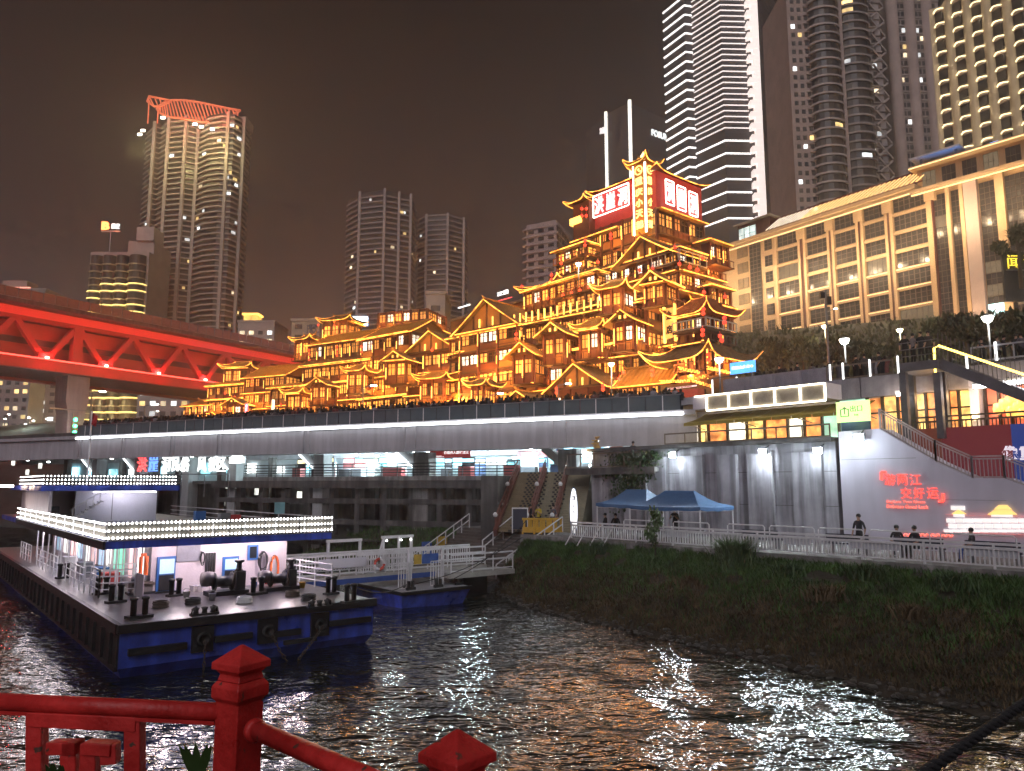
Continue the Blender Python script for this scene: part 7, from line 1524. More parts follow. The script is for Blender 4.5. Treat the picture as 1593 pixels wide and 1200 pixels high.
bx('wheelhouse_roof', ba, hx0 - .5, hx1 + .6, hy - 2.0, 28, 5.72, 5.98, BLUE); bx('roof_light_bar', ba, 2.2, 5.2, hy - .6, hy - .5, 5.62, 5.68, MATS['deck_tube']); lamp((3.6, hy - 1.0, 5.5), 26, (1, .95, 1), .2, parent=ba)
for h in (6.08, 6.26, 6.44):
    bar('bulb_rail', ba, (hx0 - .5, hy - 2.0, h - .04), (hx1 + .3, hy - 2.0, h - .04), .03, STEEL); n = 40
    for k in range(n): put('bulb', bme_, ba, (hx0 - .45 + (hx1 - hx0 + .8) * k / (n - 1), hy - 2.05, h), None, (.8, .8, .8))
    bar('light_line', ba, (hx0 - .5, hy - 2, h), (hx0 - .5, 24, h), .045, MATS['line_white'])
    bar('rail', ba, (hx1 + .3, hy - 2, h), (hx1 + .3, 24, h), .03, WHITE)
lamp((-1.2, 24, 5.9), 20, (1, .6, .45), .1, parent=ba); G().tube([(-1.4, 24, 5.95), (-.6, 24, 5.95)], .07, 8).build('signal_lamp', glow('signal_warm', (1, .75, .6), 30), ba, True)
# right side rails of the upper deck and small things
for k, (x, y, w, h) in enumerate(((6.3, 14, .5, .55), (7.2, 12, .7, .4), (5.9, 9, .45, .6))): bx('deck_box', ba, x, x + w, y, y + .4, 4.13, 4.13 + h, [DBL, mat('box_red', (.5, .05, .05), .5), STEEL][k])
p_ = BG.L(427, 806, 6); bx('sign_plate', ba, p_[0], p_[0] + .45, 6, 6.05, 4.75, 5.25, mat('plate_teal', (.25, .5, .55), .4)); bar('plate_post', ba, (p_[0] + .2, 6.05, 4.1), (p_[0] + .2, 6.05, 4.8), .04, WHITE)
# walkway rail along the near side
for k in range(9):
    y = 9.0 + 2.2 * k
    if k in (2, 6): continue
    for h in (.35, .65, .95): bar('side_rail', ba, (.55, y, DZ + h), (.55, y + 2.1, DZ + h), .035, WHITE)
    for yy in (y, y + 1.05, y + 2.1): bar('rail_post', ba, (.55, yy, DZ), (.55, yy, DZ + .98), .045, WHITE)
for x0, y0, x1, y1 in ((.55, 9, 2.4, 9), (.7, 7.0, .7, 8.6), (.7, 7.0, 1.9, 6.6)):
    for h in (.3, .55, .8, 1.05): bar('gate_rail', ba, (x0, y0, DZ + h), (x1, y1, DZ + h), .04, WHITE)
    for f in (0, .5, 1): bar('gate_post', ba, (x0 + (x1 - x0) * f, y0 + (y1 - y0) * f, DZ), (x0 + (x1 - x0) * f, y0 + (y1 - y0) * f, DZ + 1.08), .05, WHITE)
for x0, y0, x1, y1 in ((8.3, 7.2, 8.75, 3.4), (8.3, 7.6, 8.8, 12)):
    for h in (.3, .55, .8, 1.05): bar('gate_rail', ba, (x0, y0, DZ + h), (x1, y1, DZ + h), .04, WHITE)
    for f in (0, .33, .66, 1): bar('gate_post', ba, (x0 + (x1 - x0) * f, y0 + (y1 - y0) * f, DZ), (x0 + (x1 - x0) * f, y0 + (y1 - y0) * f, DZ + 1.08), .05, WHITE)
bx('side_board', ba, 1.95, 1.99, 5.6, 6.8, DZ, DZ + .9, PINK)
# bollards, winches and gear on the fore deck
def bollard(label, x, y, s=1.0, rot=0):
    t = thing('twin_bollard', label, 'bollard', Matrix.Translation(BO) @ Matrix.Rotation(BRZR, 4, 'Z') @ Vector((x, y, DZ)), BRZR + rot, 'twin bollards on the barge')
    bx('base', t, -.34 * s, .34 * s, -.17 * s, .17 * s, 0, .09 * s, BLACK)
    for dx in (-.17, .17): G().lathe([(.095, .09), (.095, .58), (.125, .6), (.125, .68), (.02, .7)], (dx * s, 0, 0), 12).build('post', BLACK, t, True)
    return t
for lab, px_, py_, s_ in (('black twin bollard at the near corner of the barge deck', 216, 962, 1.15), ('black twin bollard just behind the corner one', 180, 938, 1.0), ('black twin bollard beside the side gate rails', 158, 925, .95), ('black twin bollard in the middle of the fore deck', 272, 928, .9), ('black twin bollard beside the winch', 400, 925, 1.1), ('black twin bollard at the far corner of the bow', 545, 938, 1.0), ('black twin bollard by the starboard rail', 515, 925, .9), ('black twin bollard halfway along the barge side', 98, 900, .9)):
    x, y = BG.H(px_, py_, DZ); bollard(lab, x, y, s_, .25)
def winch(label, px_, py_, s=1.0):
    x, y = BG.H(px_, py_, DZ); t = thing('deck_winch', label, 'winch', Matrix.Translation(BO) @ Matrix.Rotation(BRZR, 4, 'Z') @ Vector((x, y, DZ)), BRZR, 'deck winches')
    Mx = Matrix.Rotation(R(90), 4, 'Y')
    bx('base', t, -.75 * s, .75 * s, -.35 * s, .35 * s, 0, .16 * s, BLACK)
    G().lathe([(.34, -.34), (.34, -.30), (.2, -.28), (.2, .28), (.34, .30), (.34, .34)], (0, 0, 0), 16, M=Matrix.Translation((-.15 * s, 0, .5 * s)) @ Mx @ Matrix.Scale(s, 4)).build('drum', BLACK, t, True)
    G().lathe([(.26, -.2), (.28, 0), (.26, .2)], (0, 0, 0), 14, M=Matrix.Translation((-.72 * s, .05, .62 * s)) @ Mx @ Matrix.Scale(s, 4)).build('motor', mat('motor_grey', (.16, .14, .13), .5), t, True)
    bx('gear_box', t, .28 * s, .62 * s, -.28 * s, .28 * s, .16 * s, .86 * s, BLACK); G().lathe([(.16, 0), (.12, .1), (.1, .3), (.2, .36), (.2, .42)], (.45 * s, 0, .86 * s), 12).build('warping_head', BLACK, t, True)
    tubed('brake_lever', t, [(.1, -.3 * s, .2 * s), (.15, -.45 * s, .95 * s)], .025, RUST, 6)
winch('big black deck winch with a grey motor in the middle of the bow', 352, 925, 1.05); winch('second black deck winch by the far end of the cabin', 436, 918, .95)
def fairlead(label, px_, py_):
    x, y = BG.H(px_, py_, DZ); t = thing('fairlead', label, 'fairlead', Matrix.Translation(BO) @ Matrix.Rotation(BRZR, 4, 'Z') @ Vector((x, y, DZ)), BRZR, 'fairleads on the bow edge'); bx('base', t, -.45, .45, -.14, .14, 0, .08, BLACK)
    for dx in (-.28, 0, .28): G().lathe([(.1, .08), (.08, .16), (.12, .26), (.02, .28)], (dx, 0, 0), 10).build('roller', BLACK, t, True)
    for sgn in (-1, 1): tubed('horn', t, [(sgn * .42, 0, .06), (sgn * .40, 0, .22), (sgn * .26, 0, .3)], [.06, .05, .03], BLACK, 6)
fairlead('black roller fairlead on the bow edge left of the winch', 318, 957); fairlead('black roller fairlead on the bow edge near the far corner', 497, 946)
def on_deck(px_, py_): x, y = BG.H(px_, py_, DZ); return Matrix.Translation(BO) @ Matrix.Rotation(BRZR, 4, 'Z') @ Vector((x, y, DZ))
t = thing('engine_block', 'greyish engine with pipes standing on deck beside the first blue door', 'engine', on_deck(218, 924), BRZR); bx('block', t, -.4, .4, -.25, .25, .1, .5, MATS['motor_grey']); bx('bed', t, -.5, .5, -.3, .3, 0, .1, BLACK)
for k in range(4): G().lathe([(.09, 0), (.09, .18), (.05, .2)], (-.28 + .19 * k, 0, .5), 8).build('cylinder_head', STEEL, t, True)
tubed('exhaust', t, [(-.4, -.3, .4), (0, -.34, .45), (.45, -.3, .4)], .06, RUST)
for i, (px_, py_, c_) in enumerate(((300, 914, (.55, .04, .04)), (312, 913, (.5, .05, .05)), (287, 916, (.5, .3, .15)), (304, 920, (.65, .6, .6)), (316, 920, (.65, .6, .6)), (404, 908, (.6, .03, .04)), (414, 908, (.6, .03, .04)))):
    lab = ['red crate against the cabin wall beside the tan carton', 'red crate against the cabin wall further from the first door', 'tan carton against the cabin wall', 'white block in front of the red crates near the carton', 'white block in front of the red crates near the winch', 'red fire bucket box under the coiled cable', 'red fire bucket box under the orange hose'][i]
    t = thing('deck_crate', lab, 'crate', on_deck(px_, py_), BRZR + .1 * i, 'boxes on the barge deck'); m_ = mat('crate%d' % i, c_, .5); g = G(); g.box(-.17, .17, -.13, .13, 0, .2); g.build('body', m_, t); bx('lid', t, -.19, .19, -.15, .15, .2, .24, m_)
ORG = mat('life_orange', (.75, .14, .03), .6); x_, z_ = BG.L(225, 888, CY + .6)
t = thing('life_jacket', 'orange life jacket hanging at the cabin corner', 'life jacket', Matrix.Translation(BO) @ Matrix.Rotation(BRZR, 4, 'Z') @ Vector((2.2, CY - .2, 2.45)), BRZR); 
for s_ in (-1, 1): G().grid(lambda u, v: Vector((s_ * (.03 + .15 * u), -.06 - .06 * math.sin(math.pi * u) * math.sin(math.pi * v), .75 * v - .03 * u)), 5, 8).build('panel', ORG, t, True)
bx('collar', t, -.1, .1, -.05, .03, .72, .84, ORG)
def loop(label, px_, py_, rx_, rz_, m, n=3, nm='cable_coil', cat='coil', r_=.022):
    x, z = BG.L(px_, py_, CY - .15); t = thing(nm, label, cat, Matrix.Translation(BO) @ Matrix.Rotation(BRZR, 4, 'Z') @ Vector((x, CY - .16, z)), BRZR)
    for k in range(n): tubed('loop', t, [((rx_ - .03 * k) * math.cos(2 * math.pi * i / 20), -.03 * k, (rz_ + .05 * k) * math.sin(2 * math.pi * i / 20) - .04 * k) for i in range(20)], r_, m, 6, True)
    bx('hook', t, -.03, .03, -.04, .16, rz_ - .03, rz_ + .04, STEEL)
loop('coil of black cable hanging on the cabin wall', 409, 872, .22, .36, BLACK, 4); loop('orange hose looped on the cabin wall corner', 427, 886, .17, .58, ORG, 1, 'orange_hose', 'hose', .05); loop('small coil of dark rope hanging beside the notice board', 315, 868, .1, .22, BLACK, 2)

# pontoon, gangway, portal frames
PO = Matrix.Translation(BO) @ Matrix.Rotation(BRZR, 4, 'Z')
pt = thing('blue_pontoon', 'small blue pontoon moored between the barge and the steps', 'boat', PO @ Vector((13.6, 5.8, 0)), BRZR)
V = [(.3, .5, -.4), (3.7, .5, -.4), (4.1, 0, .8), (0, 0, .8), (.3, 5.2, -.4), (3.7, 5.2, -.4), (4.1, 5.4, .8), (0, 5.4, .8)]
G().add(V, [(0, 1, 2, 3), (4, 7, 6, 5), (0, 3, 7, 4), (1, 5, 6, 2), (3, 2, 6, 7), (0, 4, 5, 1)]).build('hull', BLUE, pt); bx('deck', pt, .05, 4.05, .05, 5.35, .8, .86, mat('pontoon_deck', (.34, .34, .36), .6)); bx('rubbing_strake', pt, -.06, 4.16, -.06, .05, .72, .88, HBLK); bx('side_strake', pt, -.06, .04, .05, 5.4, .72, .88, HBLK)
for x, y in ((.6, .5), (2.2, .45), (3.6, .6)): bx('bollard', pt, x, x + .5, y, y + .16, .86, 1.0, BLACK); bx('bollard_post', pt, x + .08, x + .2, y + .02, y + .14, 1.0, 1.3, BLACK); bx('bollard_post', pt, x + .3, x + .42, y + .02, y + .14, 1.0, 1.3, BLACK)
gw = thing('gangway', 'white railed gangway from the barge across to the stone steps', 'gangway', PO @ Vector((8.9, 8.0, 0)), BRZR)
bx('walkway', gw, 0, 11.5, 0, 1.6, 1.45, 1.6, mat('gang_deck', (.40, .39, .36), .7)); bx('landing', gw, 8.0, 12.2, -1.6, -.02, 1.2, 1.45, MATS['gang_deck']); bx('blue_beam', gw, 0, 11.5, -.04, .0, 1.2, 1.45, mat('panel_blue2', (.03, .08, .3), .5))
for y in (0.05, 1.55): fence_run(gw, (0, y, 1.6), (11.4, y, 1.6), 1.0, WHITE, 1.3, .16 if y > 1 else 0, .12, .05, (1.0, .7, .4) if y < 1 else (1.0, .9))
fence_run(gw, (3.4, .02, 1.6), (6.6, .02, 1.6), 1.05, WHITE, 1.0, .13, .1, .05, (1.0, .9)); fence_run(gw, (8.0, -1.55, 1.45), (12.1, -1.55, 1.45), .95, WHITE, 1.3, 0, .12, .05, (1.0, .65))
bx('blue_panel', gw, 7.2, 8.2, -.05, -.01, 1.9, 2.4, MATS['panel_blue']); bx('yellow_panel', gw, 6.7, 7.15, -.05, -.01, 1.9, 2.4, MATS['panel_yellow']); bx('white_panel', gw, 1.4, 3.9, -.06, -.02, 2.0, 2.45, bnt)
for x in (1.0, 10.0): bx('float', gw, x, x + 1.6, .1, 1.5, -.4, 1.2, HBLK)
def portal(label, x, y, z, w, h, extra=False):
    t = thing('portal_frame', label, 'frame', PO @ Vector((x, y, z)), BRZR, 'white portal frames'); G().beam((-.1, 0, h), (w + .1, 0, h), .14).build('lintel', WHITE, t)
    for u in (0, w): bar('post', t, (u, 0, 0), (u, 0, h), .12, WHITE)
    if extra: bar('middle_post', t, (w * .55, 0, 0), (w * .55, 0, h), .10, WHITE); bar('brace', t, (-.5, 0, 0), (0, 0, h - .1), .07, WHITE); lmE = glow('portal_lamp', (1, 1, 1), 5); [G().lathe([(.02, -.05), (.07, 0), (.02, .06)], (u, -.1, h - .18), 8).build('lamp', lmE, t) for u in (.15, w * .6, w - .1)]
x0, z0 = BG.L(595, 893, 9.6); x1, z1 = BG.L(640, 834, 9.6); portal('white portal frame with three round lamps over the gangway', x0, 9.6, 1.6, x1 - x0, z1 - 1.6, True)
x0, z0 = BG.L(636, 915, 6.6); x1, z1 = BG.L(688, 851, 6.6); portal('white portal frame standing on the blue pontoon', x0, 6.6, .86, x1 - x0, z1 - .86)
x0, z0 = BG.L(510, 870, 9.8); x1, z1 = BG.L(560, 840, 9.8); portal('white portal frame at the barge end of the gangway', x0, 9.8, 1.6, x1 - x0, z1 - 1.6)
for i, (a, b) in enumerate(((620, 640), (670, 690))):
    x0, x1 = BG.L(a, 900, 6.5)[0], BG.L(b, 900, 6.5)[0]; t = thing('gate_leaf', 'white barred gate leaf on the blue pontoon, %s' % ('on the barge side' if i == 0 else 'on the shore side'), 'gate', PO @ Vector((x0, 6.5, .86)), BRZR); w = x1 - x0
    for h in (.1, 1.3): bar('rail', t, (0, 0, h), (w, 0, h), .05, WHITE)
    for k in range(6): bar('bar', t, (w * k / 5, 0, .1), (w * k / 5, 0, 1.3), .035, WHITE)
x, z = BG.L(590, 878, 8.0 - .08); t = thing('life_ring', 'red and white life ring hung on the gangway rail', 'life ring', PO @ Vector((x, 7.9, z)), BRZR); n = 24
for k in range(4): G().tube([(.26 * math.cos(2 * math.pi * (k + i / 6) / 4), 0, .26 * math.sin(2 * math.pi * (k + i / 6) / 4)) for i in range(7)], .075, 8).build('ring_segment', (mat('ring_red', (.6, .08, .05), .5) if k % 2 else WHITE), t, True)
for i, (p, q) in enumerate((((13.9, 6.1, 1.1), (19.0, 3.2, 3.4)), ((16.8, 6.2, 1.2), (22.0, 6.5, 4.0)), ((8.8, 2.0, 2.0), (14.0, 6.0, 1.2)))):
    t = thing('mooring_line', ['dark mooring line from the pontoon gate up to the oval sign', 'dark mooring line from the pontoon bow to the steps', 'slack mooring line between barge bow and pontoon'][i], 'rope', BO, BRZR, 'mooring lines'); A_, B_ = Vector(p), Vector(q)
    tubed('strand', t, [A_.lerp(B_, k / 10) - Vector((0, 0, .35 * math.sin(math.pi * k / 10))) for k in range(11)], .022, BLACK, 6); G().lathe([(.05, -.06), (.07, 0), (.05, .06)], p, 8).build('eye_splice', BLACK, t)
# mast with red flag behind the barge
fm = thing('flag_mast', 'slim mast with a drooping red flag behind the barge roof', 'mast', PO @ Vector((-1.0, 30, 0)), 0); pz = at(136, 650, 45.6).z
fx = at(139, 700, 44).x; fm.location = (fx, 44.0, 0); bar('pole', fm, (0, 0, 3), (0, 0, at(139, 640, 44).z), .07, WHITE)
for k in range(8): bar('rung', fm, (-.12, 0, 5 + .35 * k), (.12, 0, 5 + .35 * k), .03, STEEL)
zf = at(139, 641, 44).z; G().grid(lambda u, v: Vector((.5 * u * (1 - .35 * v) - .08, .12 * math.sin(5 * u + 2 * v), zf - .62 * v - .25 * u)), 8, 8).build('flag', mat('flag_red', (.45, .03, .03), .7), fm, True)

# ---------------------------------------------------------------- the red railing of the deck the viewer stands on
def bevelled(g, name, m, parent, w=.006):
    o = g.build(name, m, parent); md = o.modifiers.new('edge', 'BEVEL'); md.width = w; md.segments = 2; md.limit_method = 'ANGLE'; return o
def rail_post(label, px_, py_, D_, rz, s):
    tp_ = at(px_, py_, D_); t = thing('railing_post', label, 'post', (tp_.x, tp_.y, tp_.z - 1.15), rz, 'red railing posts'); z = 1.15; h = .056 * s
    sq = lambda r_, z_: [(-r_, -r_, z_), (r_, -r_, z_), (r_, r_, z_), (-r_, r_, z_)]
    def stack(prof): 
        g = G(); vs = []; fs = []
        for r_, z_ in prof: vs += sq(r_, z_)
        for i in range(len(prof) - 1):
            for k in range(4): fs.append((i * 4 + k, i * 4 + (k + 1) % 4, i * 4 + 4 + (k + 1) % 4, i * 4 + 4 + k))
        fs += [(3, 2, 1, 0), tuple(len(vs) - 4 + k for k in range(4))]; return g.add(vs, fs)
    bevelled(stack([(h, z - .062), (h, z - .043), (.004, z)]), 'pyramid_cap', REDP, t, .0025)
    bevelled(stack([(h * .78, z - .092), (h * .70, z - .075), (h * .86, z - .064)]), 'neck', REDP, t, .002)
    bevelled(stack([(h * .80, 0), (h * .80, z - .148), (h * .97, z - .136), (h * .97, z - .107), (h * .80, z - .093)]), 'shaft', REDP, t, .003)
    return t, tp_
tA, PA = rail_post('red pyramid-capped post where the two rails meet', 377, 1003, 2.2, R(-30), 1.0)
tB, PB = rail_post('red pyramid-capped post cut by the bottom picture edge', 712, 1135, 1.6, R(-42), 1.0)
zr = at(372, 1108, 2.2).z; Lp = at(-60, 1089, 2.34)
rlA = thing('red_handrail', 'round red handrail running off to the picture edge from the near post', 'handrail', (PA.x, PA.y, zr)); tubed('rail', rlA, [(-.05, 0, 0), (Lp.x - PA.x, Lp.y - PA.y, Lp.z - zr)], .024, REDP, 20); d_ = Vector((Lp.x - PA.x, Lp.y - PA.y, 0)); bar('under_strip', rlA, (-.06, .0, -.026), (d_.x, d_.y, Lp.z - zr - .026), .03, REDP, .01)
rlB = thing('red_handrail', 'round red handrail sloping towards the viewer between both red posts', 'handrail', (PA.x, PA.y, zr)); tubed('rail', rlB, [(.05, -.04, -.03), (PB.x - PA.x - .04, PB.y - PA.y + .04, -.03)], .024, REDP, 20)
G().lathe([(.024, 0), (.031, .007), (.031, .02), (.026, .025)], (0, 0, 0), 20, M=Matrix.Translation((.055, -.05, -.03)) @ Vector((PB.x - PA.x, PB.y - PA.y, 0)).to_track_quat('Z', 'Y').to_matrix().to_4x4()).build('flange', REDP, rlB, True)
fp = thing('fret_panel', 'red square-scroll fretwork panel hanging under the handrail', 'panel', (0, 0, 0))
nrm = d_.normalized()
def fpt(px_, py_): v = pix(px_, py_); nn = Vector((-nrm.y, nrm.x, 0)); k = (PA - CAMP).dot(nn) / v.dot(nn); return CAMP + v * k
for pts in (((58, 1206), (58, 1117), (210, 1124), (210, 1290)), ((86, 1162), (118, 1162), (110, 1162), (110, 1262)), ((139, 1258), (141, 1162), (172, 1164), (172, 1180)), ((58, 1206), (58, 1300), (210, 1300))):
    g = G(); P_ = [fpt(*q) for q in pts]
    for a_, b_ in zip(P_, P_[1:]): dd_ = (b_ - a_).normalized() * .018; w_ = .040 if pts[0][0] == 58 else .034; g.beam(a_ - dd_ * w_ / .046, b_ + dd_ * w_ / .046, .045, w_)
    bevelled(g, 'fret_bar', REDP, fp, .003)
bx('rail_clip', fp, *(lambda q: (q.x - .01, q.x + .01, q.y - .01, q.y + .01, q.z - .0, q.z + .03))(fpt(205, 1118)), REDP)
qd = thing('viewing_deck', 'deck edge under the red railing where the viewer stands', 'deck', (0, 0, 0)); G().prism([(-2.6, 2.45), (PA.x, PA.y + .1), (PB.x + .1, PB.y + .1), (1.2, .75), (2.5, .55), (2.5, -3), (-2.6, -3)], 4.35, PA.z - 1.15 + .001).build('floor', mat('deck_board', (.12, .07, .05), .7), qd); G().prism([(-2.7, 2.5), (PA.x, PA.y + .15), (PB.x + .15, PB.y + .15), (2.6, .5), (2.6, -3.1), (-2.7, -3.1)], 3.9, 4.345).build('edge_beam', REDP, qd)
for k, (x, y) in enumerate(((-2.2, 1.8), (.8, .4), (-2.2, -2.6), (2.2, -2.6))): bx('pile', qd, x, x + .3, y, y + .3, -2.4, 3.9, HBLK)
for i, (px_, py_, h_) in enumerate(((85, 1200, .055), (305, 1190, .085))):
    p = at(px_, py_ + 40, 2.0); t = thing('potted_plant', ['few dark green leaves poking up in front of the fretwork panel', 'dark upright leaves beside the near red post'][i], 'plant', (p.x, p.y, p.z)); r = random.Random(i)
    for k in range(5): a_ = r.uniform(-.5, .5); G().grid(lambda u, v: Vector((h_ * 1.4 * v * math.sin(a_) + (u - .5) * .022 * math.sin(math.pi * min(1, .1 + v * .9)), -.02 * v * v, .02 + h_ * 1.2 * v * math.cos(a_))), 2, 8).build('leaf', mat('pot_leaf', (.03, .06, .012), .45), t, True)
    G().lathe([(.05, -.5), (.07, -.3), (.075, .0), (.06, .02)], (0, 0, 0), 14).build('pot', HBLK, t, True)
# braided mooring rope in the lower right corner
rp_ = thing('braided_rope', 'thick dark braided rope crossing the lower right corner over the water', 'rope', (0, 0, 0)); A_, B_ = at(1420, 1215, 2.6), at(1640, 1062, 3.6)
for s_ in range(3): tubed('strand', rp_, [A_.lerp(B_, k / 120) + Vector((0, .012 * math.cos(k * .55 + s_ * 2.09), .012 * math.sin(k * .55 + s_ * 2.09))) for k in range(121)], .0105, mat('rope_black', (.02, .02, .022), .6, bump=.5, bscale=200), 6)

# more gear on the fore deck: rope coils, buckets, gas bottles, tyres on the bow
for i, (px_, py_, m_) in enumerate(((250, 945, RUST), (300, 940, BLACK), (455, 928, RUST), (380, 938, WHITE), (480, 934, BLACK))):
    t = thing('rope_coil', ['brown rope coil on deck behind the corner bollard', 'black rope coil beside the roller fairlead', 'brown rope coil between second winch and starboard rail', 'pale rope coil in front of the big winch', 'black rope coil near the far fairlead'][i], 'rope', on_deck(px_, py_), .4 * i, 'rope coils on the barge')
    for k in range(4): tubed('turn', t, [((.26 - .015 * (k % 2)) * math.cos(2 * math.pi * j / 16), (.26 - .015 * (k % 2)) * math.sin(2 * math.pi * j / 16), .035 + .055 * k) for j in range(16)], .032, m_, 6, True)
for i, (px_, py_, c_) in enumerate(((330, 934, (.30, .31, .33)), (290, 930, (.62, .62, .6)), (395, 915, (.04, .12, .4)), (470, 915, (.5, .3, .05)))):
    t = thing('deck_bucket', ['grey bucket between winch and bollard', 'white bucket in front of the crates', 'blue bucket below the wall window', 'ochre bucket near the starboard gate'][i], 'bucket', on_deck(px_, py_), 0, 'buckets on the barge'); G().lathe([(.10, 0), (.14, .24), (.15, .25), (.13, .24), (.09, .03)], (0, 0, 0), 14).build('pail', mat('pail%d' % i, c_, .5), t, True); tubed('handle', t, [(.14 * math.cos(math.pi * j / 8), 0, .24 + .12 * math.sin(math.pi * j / 8)) for j in range(9)], .01, STEEL, 5)
for i, (x, y) in enumerate(((1.6, 10.6), (1.7, 13.2), (1.65, 16.4), (1.6, 20.2))):
    t = thing('side_locker', 'low locker on the lit side walk of the barge, %s from the bow' % ['first', 'second', 'third', 'fourth'][i], 'locker', PO @ Vector((x, y, DZ)), BRZR, 'lockers on the side walk'); m_ = [mat('lk_red', (.5, .05, .05), .5), DBL, STEEL, WHITE][i]; bx('body', t, 0, .6, 0, .9, 0, .5, m_); bx('lid', t, -.03, .63, -.03, .93, .5, .55, m_)
# ================================================================ PEOPLE, CROWD, TREES, STREET LAMPS
SKIN = mat('skin', (.45, .28, .20), .6, var=.08); SHOE = mat('shoe', (.02, .02, .02), .5); HAIR = mat('hair', (.012, .01, .01), .6)
CLO = {}
def cloth(c):
    if c not in CLO: CLO[c] = mat('cloth%d' % len(CLO), c, .85, var=.15, scale=6, bump=.3, bscale=40)
    return CLO[c]
POSES = {
 'stand': dict(pel=(0, 0, .93), hipdx=.09, knee=(0, -.02, .50), foot=(0, .02, .07), elbow=(.26, .02, 1.12), hand=(.25, -.12, .88), head_y=-.02),
 'walk': dict(pel=(0, 0, .93), hipdx=.09, knee=(0, -.14, .52), foot=(0, -.16, .07), elbow=(.27, .04, 1.12), hand=(.24, -.16, .92), head_y=-.03),
 'sit': dict(pel=(0, 0, .50), hipdx=.10, knee=(0, -.42, .50), foot=(0, -.44, .07), elbow=(.26, -.08, .70), hand=(.12, -.30, .62), head_y=-.04),
 'phone': dict(pel=(0, 0, .93), hipdx=.09, knee=(0, -.02, .50), foot=(0, .02, .07), elbow=(.25, -.12, 1.12), hand=(.08, -.32, 1.34), head_y=-.06)}
_body = {}
def body_mesh(pose, coat):
    k = (pose, coat)
    if k in _body: return _body[k]
    q = POSES[pose]; P = Vector(q['pel']); sh = P + Vector((0, 0, .50)); neck = P + Vector((0, -.01, .58)); head = P + Vector((0, q['head_y'], .70)); crown_ = P + Vector((0, q['head_y'], .82))
    V = [P, P + Vector((0, .01, .18)), P + Vector((0, 0, .38)), sh, neck, head, crown_]; rad = [(.155, .11), (.14, .10), (.165, .115), (.13, .09), (.055, .055), (.078, .095), (.06, .07)]; E = [(0, 1), (1, 2), (2, 3), (3, 4), (4, 5), (5, 6)]; part = ['top', 'top', 'top', 'top', 'skin', 'skin', 'skin']
    for s in (-1, 1):
        b = len(V); f = .5 if (pose == 'walk' and s > 0) else 1
        kn = Vector(q['knee']); ft = Vector(q['foot'])
        if pose == 'walk' and s > 0: kn = Vector((0, .05, .50)); ft = Vector((0, .24, .10))
        V += [P + Vector((s * q['hipdx'], 0, -.05)), Vector((s * (q['hipdx'] + .01), kn.y, kn.z)), Vector((s * (q['hipdx'] + .015), ft.y, ft.z)), Vector((s * (q['hipdx'] + .02), ft.y - .14, .045))]; rad += [(.095, .10), (.062, .066), (.045, .048), (.045, .03)]; part += ['leg', 'leg', 'shoe', 'shoe']; E += [(0, b), (b, b + 1), (b + 1, b + 2), (b + 2, b + 3)]
        b = len(V); e = Vector(q['elbow']); h = Vector(q['hand']); V += [sh + Vector((s * .17, 0, -.03)), Vector((s * e.x, e.y, e.z)), Vector((s * h.x, h.y, h.z)), Vector((s * h.x, h.y - .06, h.z - .06))]; rad += [(.062, .062), (.046, .046), (.032, .034), (.026, .03)]; part += ['top', 'top', 'skin', 'skin']; E += [(3, b), (b, b + 1), (b + 1, b + 2), (b + 2, b + 3)]
    me = bpy.data.meshes.new('sk'); me.from_pydata(V, E, []); o = bpy.data.objects.new('sk', me); md = o.modifiers.new('s', 'SKIN')
    for i, r_ in enumerate(rad): me.skin_vertices[0].data[i].radius = r_
    me.skin_vertices[0].data[0].use_root = True; ss = o.modifiers.new('u', 'SUBSURF'); ss.levels = 1; ss.render_levels = 1
    m2 = baked(o); bpy.data.objects.remove(o)
    idx = {'skin': 0, 'top': 1, 'leg': 2, 'shoe': 3}; seg = [(V[a], V[b], part[b] if part[a] != 'leg' or part[b] == 'leg' else part[a]) for a, b in E]
    mi = []
    for p in m2.polygons:
        c = p.center; best = None
        for a, b, pt_ in seg:
            ab = b - a; t_ = max(0, min(1, (c - a).dot(ab) / ab.length_squared)); d = (c - (a + ab * t_)).length
            if best is None or d < best[0]: best = (d, pt_)
        mi.append(idx[best[1]])
    m2.materials.clear()
    for m in (SKIN, cloth(coat[0]), cloth(coat[1]), SHOE): m2.materials.append(m)
    m2.polygons.foreach_set('material_index', mi); m2.polygons.foreach_set('use_smooth', [True] * len(mi)); m2.update()
    hm_ = G(); hc = head + Vector((0, .012, .03))
    hm_.lathe([(.085, -.05), (.10, .0), (.095, .05), (.065, .095), (.01, .115)], hc + Vector((0, .014, 0)), 12); _body[k] = (m2, hm_.mesh('hair', HAIR, True), head); return _body[k]
def person(label, loc, rz, pose, top, legs, s=1.0, group=None):
    t = thing('person', label, 'person', loc, rz, group); m2, hm_, head = body_mesh(pose, (top, legs)); t.scale = (s, s, s)
    put('body', m2, t); put('hair', hm_, t)
    fm_ = G(); fm_.add([head + Vector(v) for v in ((-.012, -.098, .0), (.012, -.098, .0), (0, -.122, -.02), (0, -.096, .03))], [(0, 1, 2), (0, 2, 3), (1, 3, 2)])
    for sx in (-1, 1): fm_.lathe([(.002, -.02), (.014, 0), (.002, .02)], head + Vector((sx * .082, .005, -.005)), 6)
    fm_.build('nose_and_ears', SKIN, t, True)
    g_ = G(); [g_.box(head.x + sx * .035 - .011, head.x + sx * .035 + .011, head.y - .098, head.y - .088, head.z + .008, head.z + .018) for sx in (-1, 1)]; g_.box(head.x - .022, head.x + .022, head.y - .097, head.y - .088, head.z - .047, head.z - .04); g_.build('eyes_and_mouth', HAIR, t)
    return t
DK = (.025, .027, .035); BK = (.015, .015, .017)
def pw(x, y, z=ZP): return fen(x, y, z)
